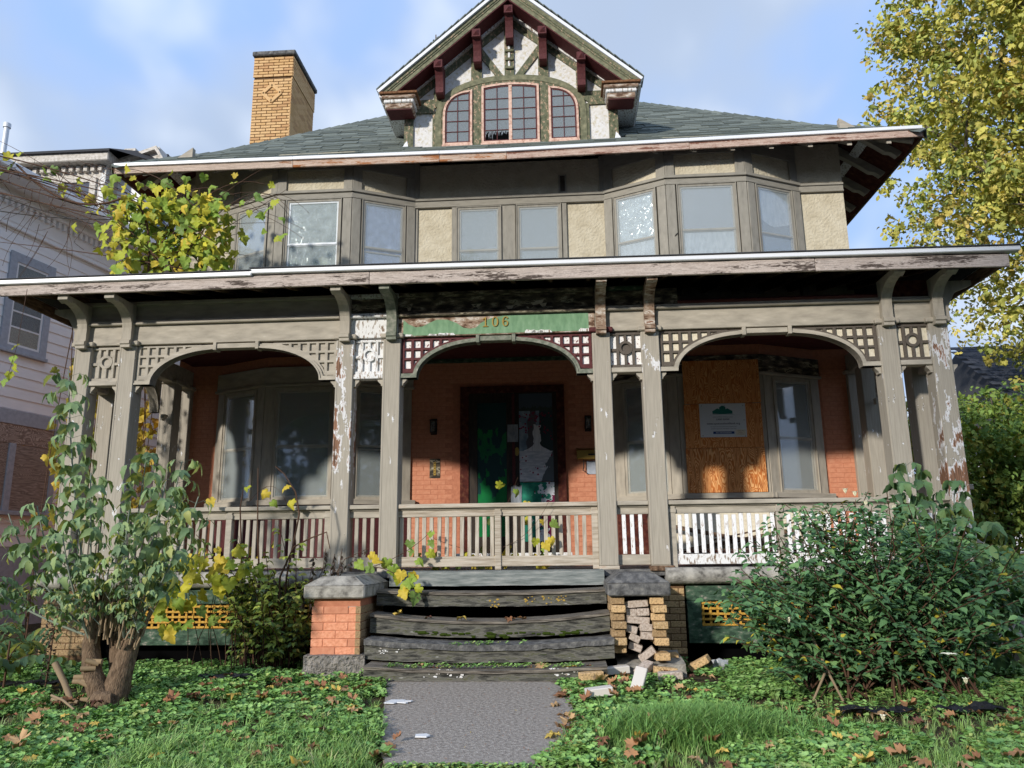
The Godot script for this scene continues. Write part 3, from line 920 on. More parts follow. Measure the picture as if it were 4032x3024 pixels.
	for k in 5:
		var a: float = xs[k]
		var b: float = xs[k + 1]
		var ya := eave_y(a)
		var tilt := atan2(eave_y(b) - ya, b - a)
		var L := (b - a) / cos(tilt)
		var at := Transform3D(Basis(Vector3.BACK, tilt), Vector3(a, ya, ze))
		part(house, "fascia_board", bb(Vector3(0.002, -0.03, -0.03), Vector3(L - 0.002, 0.075, 0.0 + 0.003 * (k % 2)), 0.004), M["eave_board_%d" % [0, 1, 1, 2, 2][k]], at)
		part(house, "drip_edge", bb(Vector3(0.0, 0.076, -0.05), Vector3(L, 0.128, 0.03 + 0.002 * (k % 2)), 0.006), M.drip_metal, at)
	for sd: float in [-1.0, 1.0]:
		part(house, "fascia_board", bb(Vector3(sd * xe - 0.015, 5.69, zb), Vector3(sd * xe + 0.015, 5.79, ze - 0.002), 0.004), M.rafter_wood)
		part(house, "drip_edge", bb(Vector3(sd * xe - 0.03, 5.792, zb), Vector3(sd * xe + 0.03, 5.835, ze + 0.01), 0.006), M.drip_metal)
	# soffit planks under the eaves, front and both sides
	for k in 5:
		var t0 := 0.03 + k * 0.135
		var z0 := ze - t0
		var sp := MB.new()
		sp.poly([Vector3(-xe + t0, roof_y(t0) - 0.1, z0), Vector3(xe - t0, roof_y(t0) - 0.1, z0), Vector3(xe - t0 - 0.128, roof_y(t0 + 0.128) - 0.1, z0 - 0.128), Vector3(-xe + t0 + 0.128, roof_y(t0 + 0.128) - 0.1, z0 - 0.128)], Vector3.DOWN)
		part(roof, "soffit_plank", sp, M.soffit_red)
		for sd: float in [-1.0, 1.0]:
			var q := MB.new()
			q.poly([Vector3(sd * (xe - t0), roof_y(t0) - 0.1, ze - t0), Vector3(sd * (xe - t0), roof_y(t0) - 0.1, zb), Vector3(sd * (xe - t0 - 0.128), roof_y(t0 + 0.128) - 0.1, zb), Vector3(sd * (xe - t0 - 0.128), roof_y(t0 + 0.128) - 0.1, ze - t0 - 0.128)], Vector3.DOWN)
			part(roof, "soffit_plank", q, M.soffit_red)
	# rafters: square tails in front, shaped tails along the sides
	for k in 21:
		var x := -5.35 + k * 0.535
		var t1 := minf(0.72 if absf(x) > 4.3 or absf(x) < 1.5 else 0.5, 5.79 - absf(x) - 0.08)
		var rm := MB.new()
		var p := PackedVector2Array([Vector2(-ze + 0.05, roof_y(0.05) - 0.2 + 0.02), Vector2(-ze + t1, roof_y(t1) - 0.2), Vector2(-ze + t1, roof_y(t1) - 0.1), Vector2(-ze + 0.05, roof_y(0.05) - 0.1)])
		rm.prism(p, -0.03, 0.03, Transform3D(Basis(Vector3(0, 0, -1), Vector3.UP, Vector3(1, 0, 0)), Vector3(x, 0, 0)))
		part(house, "rafter_tail", rm, M.taupe_h)
	for sd: float in [-1.0, 1.0]:
		for k in 12:
			var z := -2.35 - k * 0.6
			var rm := MB.new()
			var p := PackedVector2Array([Vector2(4.88, roof_y(0.91) - 0.26), Vector2(5.35, roof_y(0.44) - 0.24), Vector2(5.48, roof_y(0.31) - 0.25), Vector2(5.56, roof_y(0.23) - 0.21), Vector2(5.64, roof_y(0.15) - 0.22), Vector2(5.72, roof_y(0.07) - 0.1), Vector2(4.88, roof_y(0.91) - 0.1)])
			rm.prism(p, -0.045, 0.045, Transform3D(Basis(Vector3(sd, 0, 0), Vector3.UP, Vector3(0, 0, sd)), Vector3(0, 0, z)))
			part(house, "rafter_tail", rm, M.taupe_h)
		# flat board that crosses the rafters
		var cb := MB.new()
		cb.box(Vector3(0, 0, 0), Vector3(0.14, 0.03, 7.0), 0.004, Transform3D(Basis(Vector3.BACK, -sd * 0.61), Vector3(sd * 5.27, roof_y(0.52) - 0.128, -5.75)))
		part(house, "soffit_board", cb, M.white_peel)
		var hp := MB.new()
		hp.tube([Vector3(sd * 4.9, roof_y(0.89) - 0.16, -2.5 - 0.05), Vector3(sd * 5.7, roof_y(0.09) - 0.15, -1.93)], 0.055, 0.05, 4)
		part(house, "hip_rafter", hp, M.taupe_h)


# ---------------------------------------------------------------- dormer

func arc_pts(cx: float, half: float, y0: float, rise_at: float, top: float, k: int, power := 2.0) -> PackedVector2Array:
	# from bottom right over the top to bottom left
	var p := PackedVector2Array()
	p.push_back(Vector2(cx + half, y0))
	for i in k + 1:
		var a := PI * i / k
		p.push_back(Vector2(cx + half * signf(cos(a)) * pow(absf(cos(a)), 2.0 / power), rise_at + (top - rise_at) * pow(sin(a), 2.0 / power)))
	p.push_back(Vector2(cx - half, y0))
	return p


func inset(p: PackedVector2Array, c: Vector2, dx: float, dy: float) -> PackedVector2Array:
	var lo := Vector2(1e9, 1e9)
	var hi := -lo
	for q in p:
		lo = lo.min(q)
		hi = hi.max(q)
	var mid := (lo + hi) / 2
	var sz := (hi - lo) / 2
	var r := PackedVector2Array()
	for q in p:
		r.push_back(mid + (q - mid) * Vector2((sz.x - dx) / sz.x, (sz.y - dy) / sz.y))
	return r


func dormer() -> void:
	var cx := 0.04
	var f := vf(Vector3(0, 0, wall_z))
	var body := MB.new()
	body.prism(PackedVector2Array([Vector2(-1.61, 5.95), Vector2(1.68, 5.95), Vector2(1.68, 7.22), Vector2(cx, 8.62), Vector2(-1.61, 7.22)]), -5.0, 0.0, f)
	var d := part(house, "dormer", body, M.old_plaster)
	var olive: Material = M.olive
	var tb := func(pts: Array, th: float) -> void:
		var m := MB.new()
		m.prism(PackedVector2Array(pts), 0.0, th, f)
		part(d, "timber", m, olive)
	# corner posts, cross rails, studs, braces
	tb.call([Vector2(-1.61, 6.22), Vector2(-1.47, 6.22), Vector2(-1.47, 7.05), Vector2(-1.61, 7.05)], 0.034)
	tb.call([Vector2(1.54, 6.22), Vector2(1.68, 6.22), Vector2(1.68, 7.05), Vector2(1.54, 7.05)], 0.034)
	tb.call([Vector2(-1.47, 6.83), Vector2(-1.16, 6.83), Vector2(-1.10, 7.06), Vector2(-1.47, 7.06)], 0.03)
	tb.call([Vector2(1.25, 6.85), Vector2(1.54, 6.85), Vector2(1.54, 7.08), Vector2(1.18, 7.08)], 0.03)
	tb.call([Vector2(-1.17, 6.22), Vector2(-1.12, 6.22), Vector2(-1.12, 6.85), Vector2(-1.17, 6.85)], 0.032)
	tb.call([Vector2(1.20, 6.22), Vector2(1.25, 6.22), Vector2(1.25, 6.87), Vector2(1.20, 6.87)], 0.032)
	tb.call([Vector2(-1.16, 6.9), Vector2(-1.0, 7.0), Vector2(-0.98, 7.58), Vector2(-1.14, 7.46)], 0.028)
	tb.call([Vector2(1.07, 7.0), Vector2(1.24, 6.9), Vector2(1.22, 7.46), Vector2(1.06, 7.58)], 0.028)
	tb.call([Vector2(-0.57, 7.28), Vector2(-0.40, 7.35), Vector2(-0.40, 8.06), Vector2(-0.57, 7.93)], 0.028)
	tb.call([Vector2(0.48, 7.35), Vector2(0.64, 7.28), Vector2(0.64, 7.93), Vector2(0.48, 8.06)], 0.028)
	tb.call([Vector2(-0.045, 7.38), Vector2(0.105, 7.38), Vector2(0.105, 8.45), Vector2(-0.045, 8.45)], 0.028)
	tb.call([Vector2(-0.40, 7.93), Vector2(-0.06, 7.42), Vector2(-0.17, 7.40), Vector2(-0.40, 7.74)], 0.024)
	tb.call([Vector2(0.48, 7.93), Vector2(0.12, 7.42), Vector2(0.23, 7.40), Vector2(0.48, 7.74)], 0.024)
	# raking frieze under the soffit
	tb.call([Vector2(-1.61, 7.06), Vector2(-1.42, 7.06), Vector2(cx, 8.32), Vector2(cx, 8.56), Vector2(-1.61, 7.18)], 0.02)
	tb.call([Vector2(1.68, 7.08), Vector2(1.50, 7.08), Vector2(cx, 8.32), Vector2(cx, 8.56), Vector2(1.68, 7.18)], 0.021)
	for s: float in [-1.0, 1.0]:
		var m := MB.new()
		m.prism(PackedVector2Array([Vector2(cx, 8.52), Vector2(cx + s * 1.60, 7.14), Vector2(cx + s * 1.60, 7.085), Vector2(cx, 8.46)]), 0.0, 0.07, f)
		part(d, "moulding", m, M.white_peel)
	# the band over the three windows
	var o := arc_pts(cx, 1.165, 6.22, 6.74, 7.415, 24, 2.3)
	var i_ := arc_pts(cx, 1.075, 6.22, 6.72, 7.325, 24, 2.3)
	var band := MB.new()
	band.ring(o, i_, 0.0, 0.045, f, false)
	part(d, "arch_moulding", band, M.olive_clean)
	var fill := MB.new()
	fill.prism(arc_pts(cx, 1.08, 6.22, 6.72, 7.33, 24, 2.3), 0.0, 0.036, f)
	part(d, "arch_panel", fill, M.olive)
	# little ladder of ornament on the king post
	for k in 4:
		part(d, "ornament", bb(Vector3(-0.02 - 0.012, 7.52 + k * 0.15, 0.028), Vector3(0.092, 7.56 + k * 0.15, 0.062), 0.006, f), M.olive_clean)
		part(d, "ornament", bb(Vector3(0.012, 7.565 + k * 0.15, 0.028), Vector3(0.048, 7.66 + k * 0.15, 0.05), 0.006, f), M.white_peel)
	# windows
	var shapes := []
	var cw := PackedVector2Array([Vector2(0.485, 6.25)])
	for k in 13:
		var x := 0.485 - k * (0.89 / 12.0)
		cw.push_back(Vector2(x, 7.225 + 0.045 * (1.0 - pow((x - 0.04) / 0.445, 2))))
	cw.push_back(Vector2(-0.405, 6.25))
	shapes.push_back(cw)
	for s: float in [-1.0, 1.0]:
		var p := PackedVector2Array([Vector2(cx + s * 0.59, 6.25), Vector2(cx + s * 0.59, 7.19)])
		for k in 11:
			var a := (PI / 2) * k / 10.0
			p.push_back(Vector2(cx + s * (0.62 + 0.425 * sin(a)), 6.74 + 0.43 * pow(cos(a), 0.8)))
		p.push_back(Vector2(cx + s * 1.045, 6.25))
		shapes.push_back(p)
	for k in 3:
		var p: PackedVector2Array = shapes[k]
		var inn := inset(p, Vector2.ZERO, 0.034, 0.034)
		var fr := MB.new()
		fr.ring(p, inn, 0.02, 0.066, f)
		part(d, "window_frame", fr, M.pinkwood)
		part(d, "window_sill", bb(Vector3(minf(p[0].x, p[p.size() - 1].x) - 0.01, 6.215, 0.02), Vector3(maxf(p[0].x, p[p.size() - 1].x) + 0.01, 6.252, 0.085), 0.005, f), M.pinkwood)
		var sash := MB.new()
		sash.ring(inn, inset(inn, Vector2.ZERO, 0.024, 0.024), 0.03, 0.052, f)
		part(d, "sash", sash, M.maroon)
		var back := MB.new()
		back.prism(inn, 0.037, 0.039, f)
		part(d, "curtain", back, M.lace_dark)
		var pane := MB.new()
		pane.prism(inset(inn, Vector2.ZERO, 0.02, 0.02), 0.044, 0.047, f)
		part(d, "pane", pane, M.glass)
		# glazing bars, clipped to the shape
		var lo := Vector2(1e9, 1e9)
		var hi := -lo
		for q in inn:
			lo = lo.min(q)
			hi = hi.max(q)
		var bars := []
		var cols := 4 if k == 0 else 2
		for c in range(1, cols):
			var x := lerpf(lo.x, hi.x, float(c) / cols)
			var w := 0.05 if k == 0 and c == 2 else 0.011
			bars.push_back(PackedVector2Array([Vector2(x - w / 2, lo.y), Vector2(x + w / 2, lo.y), Vector2(x + w / 2, hi.y), Vector2(x - w / 2, hi.y)]))
		for c in range(1, 5):
			var y := lo.y + c * 0.178 + 0.01
			bars.push_back(PackedVector2Array([Vector2(lo.x, y - 0.0055), Vector2(hi.x, y - 0.0055), Vector2(hi.x, y + 0.0055), Vector2(lo.x, y + 0.0055)]))
		for b: PackedVector2Array in bars:
			for piece in Geometry2D.intersect_polygons(b, inn):
				var m := MB.new()
				m.prism(piece, 0.04, 0.056 if b[1].x - b[0].x < 0.1 else 0.0545, f)
				part(d, "glazing_bar", m, M.pinkwood if absf(b[1].x - b[0].x - 0.05) < 0.001 else M.maroon)
	# the knocked-out pane at the bottom left of the middle window, rags hanging in it
	part(d, "dark_hole_patch", bb(Vector3(-0.36, 6.29, 0.0475), Vector3(0.01, 6.435, 0.0495), 0.0, f), M.black_void)  # flat black patch in place of the dark room behind the hole
	var rag := MB.new()
	var r := RandomNumberGenerator.new()
	r.seed = 12
	for k in 26:
		var x := r.randf_range(-0.35, 0.0)
		var L := r.randf_range(0.02, 0.10) * (1.4 if x < -0.24 else 0.7)
		rag.prism(PackedVector2Array([Vector2(x - 0.008, 6.45), Vector2(x + 0.008, 6.45), Vector2(x + r.randf_range(-0.01, 0.01), 6.44 - L)]), 0.05, 0.0515, f)
	part(d, "curtain_rags", rag, M.curtain_pale)
	# roof of the dormer: two slabs, boards, soffits
	for s: float in [-1.0, 1.0]:
		var apex := Vector2(cx, 8.80)
		var foot := Vector2(cx + s * 1.99, 7.04)
		var dir := (foot - apex).normalized()
		var nrm := Vector2(-dir.y, dir.x) * s
		var slab := MB.new()
		slab.prism(PackedVector2Array([apex + Vector2(0, 0.03), foot + nrm * 0.03, foot - nrm * 0.015, apex - Vector2(0, 0.02)]), -4.6, 0.35, f)
		part(d, "dormer_roof", slab, M["shingle_3"])
		# shingle butts that show along the rake
		for k in 19:
			var c := apex.lerp(foot, (k + 0.5) / 19.0) + nrm * 0.043
			var tab := MB.new()
			tab.box(Vector3.ZERO, Vector3(0.16, 0.012, 0.3), 0.0, f * Transform3D(Basis(Vector3.BACK, atan2(dir.y, dir.x) - 0.09 * s if s > 0 else atan2(-dir.y, -dir.x) + 0.09), Vector3(c.x, c.y, 0.225)))
			part(d, "rake_shingle", tab, M["shingle_%d" % (k % 4)])
		var strip := func(a: float, b: float, z0: float, z1: float, mat: Material, called: String, ext := 0.0) -> void:
			var m := MB.new()
			var va := Vector2(0, a / absf(dir.x))
			var vb := Vector2(0, b / absf(dir.x))
			m.prism(PackedVector2Array([apex - va, foot + dir * ext - nrm * a, foot + dir * ext - nrm * b, apex - vb]), z0, z1, f)
			part(d, called, m, mat)
		strip.call(0.0, 0.045, 0.30, 0.395, M.drip_metal, "drip_edge", 0.02)
		strip.call(0.045, 0.20, 0.27, 0.36, M.olive_clean, "rake_board", 0.0)
		strip.call(0.085, 0.105, 0.30, 0.372, M.olive, "moulding", 0.0)
		strip.call(0.125, 0.14, 0.30, 0.37, M.olive, "moulding", 0.0)
		strip.call(0.20, 0.215, 0.0, 0.355, M.maroon, "soffit", -0.1)
		# boxed return at the foot of the rake
		var fx := cx + s * 1.68
		part(d, "eave_return", bb(Vector3(fx - 0.29, 6.96, 0.02), Vector3(fx + 0.29, 7.0, 0.40), 0.006, f), M.rust_wood)
		part(d, "eave_return", bb(Vector3(fx - 0.26, 6.90, 0.02), Vector3(fx + 0.26, 6.96, 0.37), 0.012, f), M.raw_board)
		part(d, "eave_return", bb(Vector3(fx - 0.23, 6.84, 0.02), Vector3(fx + 0.23, 6.90, 0.345), 0.012, f), M.white_peel)
		part(d, "eave_return", bb(Vector3(fx - 0.21, 6.75, 0.02), Vector3(fx + 0.21, 6.84, 0.325), 0.01, f), M.raw_board)
		part(d, "eave_return", bb(Vector3(fx - 0.19, 6.735, 0.02), Vector3(fx + 0.19, 6.75, 0.31), 0.0, f), M.maroon)
		var eb := MB.new()
		eb.box(Vector3(cx + s * 1.80, 6.93, -1.0), Vector3(0.34, 0.05, 2.4), 0.01, f)
		eb.box(Vector3(cx + s * 1.95, 6.98, -1.0), Vector3(0.06, 0.1, 2.7), 0.01, f)
		part(d, "dormer_eave", eb, M.white_peel)
		# white flashing at the dormer's foot
		var fl := MB.new()
		fl.prism(PackedVector2Array([Vector2(cx + s * 1.57, 6.20), Vector2(cx + s * 1.70, 6.21), Vector2(cx + s * 1.63, 6.33), Vector2(cx + s * 1.60, 6.36)]), 0.036, 0.042, f)
		part(d, "flashing", fl, M.drip_metal)
	# five maroon brackets carrying the rake
	var side := Transform3D(Basis(Vector3(0, 0, 1), Vector3.UP, Vector3(-1, 0, 0)), Vector3.ZERO)
	for k in 5:
		var bxp: float = [-1.04, -0.455, 0.045, 0.56, 1.14][k]
		var by: float = [7.53, 8.03, 8.42, 8.02, 7.54][k]
		var p := PackedVector2Array([Vector2(0.0, by), Vector2(0.355, by), Vector2(0.355, by - 0.13), Vector2(0.30, by - 0.14), Vector2(0.25, by - 0.20), Vector2(0.21, by - 0.28), Vector2(0.185, by - 0.36), Vector2(0.20, by - 0.37), Vector2(0.20, by - 0.46), Vector2(0.17, by - 0.48), Vector2(0.0, by - 0.48)])
		var m := MB.new()
		m.prism(p, -0.06, 0.06, Transform3D(side.basis, Vector3(bxp, 0, wall_z)))
		var br := part(d, "bracket", m, M.maroon)
		var q := MB.new()
		var c := Vector3(bxp, by - 0.065, wall_z + 0.356)
		for e in 4:
			var a := c + Vector3([-0.045, 0.045, 0.045, -0.045][e], [-0.045, -0.045, 0.045, 0.045][e], 0)
			var b := c + Vector3([-0.045, 0.045, 0.045, -0.045][(e + 1) % 4], [-0.045, -0.045, 0.045, 0.045][(e + 1) % 4], 0)
			q.poly([a, b, c + Vector3(0, 0, 0.035)], (a + b) / 2 - c + Vector3(0, 0, 0.05))
		part(d, "bracket_boss", q, M.maroon)
		part(d, "bracket_cap", bb(Vector3(bxp - 0.068, by - 0.135, wall_z + 0.30), Vector3(bxp + 0.068, by + 0.004, wall_z + 0.352), 0.005), M.maroon)


func chimney() -> void:
	var x0 := -5.86
	var x1 := -5.0
	var zf := -6.5
	var c := part(house, "chimney", bb(Vector3(x0 + 0.008, -1.0, zf - 1.43), Vector3(x1 - 0.008, 10.97, zf - 0.008), 0.0), M.mortar)
	var mats := [M.buff_brick_0, M.buff_brick_1, M.buff_brick_0, M.buff_brick_2]
	lay_bricks(c, vf(Vector3(0, 0, zf)), x0, x1, 8.35, 10.42, mats, 0.215, 0.056, 0.014, 0.008, 180, Rect2(), 21)
	lay_bricks(c, vf(Vector3(0, 0, zf + 0.018)), x0 - 0.01, x1 + 0.012, 10.42, 10.93, mats, 0.215, 0.056, 0.014, 0.008, 60, Rect2(), 22)
	lay_bricks(c, vf(Vector3(x1, 0, zf), PI / 2), 0.0, 1.44, 8.6, 10.42, mats, 0.215, 0.056, 0.014, 0.008, 110, Rect2(), 23)
	lay_bricks(c, vf(Vector3(x1 + 0.018, 0, zf + 0.012), PI / 2), 0.0, 1.46, 10.42, 10.93, mats, 0.215, 0.056, 0.014, 0.008, 30, Rect2(), 24)
	part(c, "chimney_cap", bb(Vector3(x0 - 0.05, 10.94, zf - 1.5), Vector3(x1 + 0.06, 11.05, zf + 0.06), 0.02), M.dark_concrete)
	# raised diamond of bricks
	for k in 4:
		var a := PI / 4 + k * PI / 2
		var at := Vector3((x0 + x1) / 2 + cos(a) * 0.145, 10.02 + sin(a) * 0.145, zf + 0.014)
		var m := MB.new()
		m.box(Vector3.ZERO, Vector3(0.30, 0.075, 0.04), 0.004)
		part(c, "diamond_brick", m, M.buff_brick_0, Transform3D(Basis(Vector3.BACK, a + PI / 2), at))

# ---------------------------------------------------------------- porch

const COLX := [-4.749, -4.218, -1.692, -1.161, 1.161, 1.692, 4.218, 4.749]


func arch_y(x: float, flat_half: float, a: float) -> float:
	# height of the opening's edge at a distance x from the middle of the bay
	var d := absf(x)
	if d <= flat_half:
		return 2.445
	var k := clampf((d - flat_half) / a, 0.0, 1.0)
	return 2.05 + 0.385 * sqrt(maxf(0.0, 1.0 - k * k))


# arch between two posts; local x along the opening from its middle, z out
func arch(xf: Transform3D, half: float, spring: float, flat_half: float, trim: Material, slat: Material, back: Material, grid := true) -> void:
	var a := spring - flat_half
	for s: float in [-1.0, 1.0]:
		# spandrel board
		var p := PackedVector2Array([Vector2(s * half, 2.055), Vector2(s * half, 2.50), Vector2(s * flat_half, 2.50)])
		for k in 13:
			var x := flat_half + a * sin(k * PI / 24.0)
			p.push_back(Vector2(s * x, arch_y(x, flat_half, a) + 0.02))
		p.push_back(Vector2(s * (spring + 0.005), 2.055))
		var m := MB.new()
		m.prism(p, -0.11, -0.06, xf)
		var sp := part(house, "arch_spandrel", m, back)
		# curved trim
		var o := PackedVector2Array()
		var i_ := PackedVector2Array()
		for k in 15:
			var x := flat_half + a * sin(minf(k, 14) * PI / 28.0)
			var y := arch_y(x, flat_half, a)
			var nr := Vector2(x - flat_half, (y - 2.05) * (a / 0.385)).normalized() if k > 0 else Vector2(0, 1)
			i_.push_back(Vector2(s * x, y))
			o.push_back(Vector2(s * (x + nr.x * 0.045), y + nr.y * 0.045))
		i_.push_back(Vector2(s * half, 2.045))
		o.push_back(Vector2(s * half, 2.095))
		o[14] = Vector2(s * (spring + 0.04), 2.095)
		i_[14] = Vector2(s * spring, 2.045)
		var tr := MB.new()
		tr.ring(o, i_, -0.13, -0.015, xf, false)
		part(sp, "arch_trim", tr, trim)
		var o2 := PackedVector2Array()
		for k in o.size():
			o2.push_back(i_[k].lerp(o[k], 0.38))
		var t2 := MB.new()
		t2.ring(o2, i_, -0.12, -0.004, xf, false)
		part(sp, "arch_bead", t2, trim)
		part(sp, "arch_block", bb(Vector3(minf(s * flat_half, s * (flat_half + 0.04)), 2.425, -0.12), Vector3(maxf(s * flat_half, s * (flat_half + 0.04)), 2.515, 0.004), 0.004, xf), trim)
		if grid:
			var edge := func(x: float) -> float: return arch_y(x, flat_half, a) + 0.055 if x < spring else 2.09
			for k in 7:
				var x := half - 0.02 - k * 0.105
				if x < flat_half + 0.06:
					break
				var y0: float = edge.call(x)
				if 2.495 - y0 > 0.02:
					part(sp, "slat", bb(Vector3(s * x - 0.017, y0, -0.075), Vector3(s * x + 0.017, 2.496, -0.035), 0.003, xf), slat)
			for k in 4:
				var y: float = [2.488, 2.378, 2.265, 2.13][k]
				var h: float = [0.02, 0.028, 0.028, 0.05][k]
				var x0 := spring
				while x0 > flat_half + 0.05 and arch_y(x0 - 0.02, flat_half, a) + 0.055 < y - h / 2:
					x0 -= 0.02
				part(sp, "slat", bb(Vector3(minf(s * x0, s * half), y - h / 2, -0.076), Vector3(maxf(s * x0, s * half), y + h / 2, -0.036), 0.003, xf), slat)
			# filler along the curve
			var o3 := PackedVector2Array()
			var o4 := PackedVector2Array()
			for k in 15:
				o3.push_back(o[k])
				var dv := (o[k] - i_[k]).normalized()
				o4.push_back(Vector2(s * minf(absf(o[k].x + dv.x * 0.025), half), minf(o[k].y + dv.y * 0.025, 2.496)))
			var fl := MB.new()
			fl.ring(o4, o3, -0.076, -0.034, xf, false)
			part(sp, "slat", fl, slat)
	part(house, "arch_lintel", bb(Vector3(-flat_half + 0.002, 2.445, -0.12), Vector3(flat_half - 0.002, 2.50, -0.01), 0.004, xf), trim)


# panel between a pair of columns: four uprights, a crossbar and a disc
func pair_panel(x0: float, x1: float, trim: Material, slat: Material, back: Material, disc: Material, xf := Transform3D()) -> void:
	var p := part(house, "pair_panel", bb(Vector3(x0, 2.09, -0.12), Vector3(x1, 2.5, -0.06), 0.0, xf), back)
	var cx := (x0 + x1) / 2
	part(p, "panel_rail", bb(Vector3(x0, 2.045, -0.13), Vector3(x1, 2.10, -0.01), 0.006, xf), trim)
	part(p, "panel_rail", bb(Vector3(x0, 2.10, -0.07), Vector3(x1, 2.135, -0.034), 0.003, xf), slat)
	part(p, "panel_rail", bb(Vector3(x0, 2.47, -0.07), Vector3(x1, 2.498, -0.034), 0.003, xf), slat)
	for s: float in [-1.0, 1.0]:
		part(p, "slat", bb(Vector3(cx + s * 0.085 - 0.016, 2.135, -0.075), Vector3(cx + s * 0.085 + 0.016, 2.47, -0.035), 0.003, xf), slat)
		part(p, "slat", bb(Vector3(minf(cx + s * 0.1, cx + s * 0.166), 2.285, -0.074), Vector3(maxf(cx + s * 0.1, cx + s * 0.166), 2.318, -0.036), 0.003, xf), slat)
	part(p, "slat", bb(Vector3(cx - 0.015, 2.385, -0.075), Vector3(cx + 0.015, 2.47, -0.036), 0.003, xf), slat)
	part(p, "slat", bb(Vector3(cx - 0.015, 2.135, -0.075), Vector3(cx + 0.015, 2.26, -0.036), 0.003, xf), slat)
	var o := PackedVector2Array()
	var i_ := PackedVector2Array()
	for k in 20:
		var v := Vector2(cos(TAU * k / 20), sin(TAU * k / 20))
		o.push_back(Vector2(cx, 2.325) + v * 0.078)
		i_.push_back(Vector2(cx, 2.325) + v * 0.048)
	var rg := MB.new()
	rg.ring(o, i_, -0.075, -0.030, xf)
	part(p, "ring", rg, slat)
	var dc := MB.new()
	dc.prism(i_, -0.065, -0.054, xf)
	part(p, "disc", dc, disc)


func bracket(x: float, mat: Material) -> void:
	var p := PackedVector2Array([Vector2(-0.01, 2.47), Vector2(0.07, 2.47), Vector2(0.07, 2.50), Vector2(0.085, 2.51), Vector2(0.085, 2.545), Vector2(0.06, 2.56), Vector2(0.06, 2.70)])
	for k in 7:
		var a := k * PI / 12
		p.push_back(Vector2(0.36 - 0.30 * cos(a), 2.70 + 0.22 * sin(a)))
	p.append_array([Vector2(0.38, 2.90), Vector2(0.455, 2.925), Vector2(0.455, 2.975), Vector2(-0.01, 2.975)])
	var m := MB.new()
	var xf := Transform3D(Basis(Vector3(0, 0, 1), Vector3.UP, Vector3(-1, 0, 0)), Vector3(x, 0, 0.0))
	m.prism(p, -0.055, 0.055, xf)
	part(house, "bracket", m, mat)


func column(x: float, z: float, mat: Material, trim: Material, zdeep := 0.2) -> MeshInstance3D:
	var m := MB.new()
	m.box(Vector3(0.1, 1.25, -zdeep / 2), Vector3(0.2, 2.5, zdeep), 0.008)
	var c := part(house, "column", m, mat, vf(Vector3(x - 0.1, 0, z)))
	# shallow raised border strips down the front
	for s: float in [-1.0, 1.0]:
		part(c, "edge_bead", bb(Vector3(0.1 + s * 0.085 - 0.009, 0.02, -0.002), Vector3(0.1 + s * 0.085 + 0.009, 2.49, 0.0035), 0.002), mat)
	part(c, "capital", bb(Vector3(-0.03, 2.502, -zdeep - 0.02), Vector3(0.23, 2.555, 0.028), 0.01), trim)
	return c


func corbel(x: float, s: float, z: float, mat: Material) -> void:
	var p := PackedVector2Array([Vector2(0, 1.965), Vector2(0.022, 1.965), Vector2(0.026, 1.985), Vector2(0.05, 2.01), Vector2(0.062, 2.025), Vector2(0.062, 2.043), Vector2(0, 2.043)])
	var m := MB.new()
	m.prism(p, -0.04, 0.04, Transform3D(Basis(Vector3(s, 0, 0), Vector3.UP, Vector3(0, 0, s)), Vector3(x, 0, z - 0.075)))
	part(house, "corbel", m, mat)


func railing(x0: float, x1: float, posts: Array, rail: Material, bal: Material, pitch: float, first: float, xf := Transform3D(), low_rail: Material = null) -> void:
	var r := part(house, "railing", bb(Vector3(x0, 0.615, -0.17), Vector3(x1, 0.66, -0.02), 0.006, xf), rail)
	part(r, "upper_rail", bb(Vector3(x0, 0.525, -0.12), Vector3(x1, 0.612, -0.07), 0.004, xf), rail)
	part(r, "bead", bb(Vector3(x0, 0.596, -0.135), Vector3(x1, 0.614, -0.055), 0.004, xf), rail)
	part(r, "lower_rail", bb(Vector3(x0, 0.005, -0.12), Vector3(x1, 0.11, -0.07), 0.004, xf), low_rail if low_rail else rail)
	for p: float in posts:
		part(r, "rail_post", bb(Vector3(p - 0.033, -0.03, -0.135), Vector3(p + 0.033, 0.60, -0.052), 0.004, xf), rail)
		part(r, "post_cap", bb(Vector3(p - 0.042, 0.53, -0.14), Vector3(p + 0.042, 0.575, -0.047), 0.005, xf), rail)
	var x := first
	var rr := RandomNumberGenerator.new()
	rr.seed = int(absf(x0) * 100)
	while x < x1 - 0.015:
		var clash := false
		for p: float in posts:
			if absf(x - p) < 0.055:
				clash = true
		if not clash:
			var m := MB.new()
			m.box(Vector3(x, 0.318, -0.095), Vector3(0.041, 0.416, 0.026), 0.003, xf * Transform3D(Basis(Vector3.BACK, rr.randf_range(-0.008, 0.008)), Vector3.ZERO))
			part(r, "baluster", m, bal)
		x += pitch


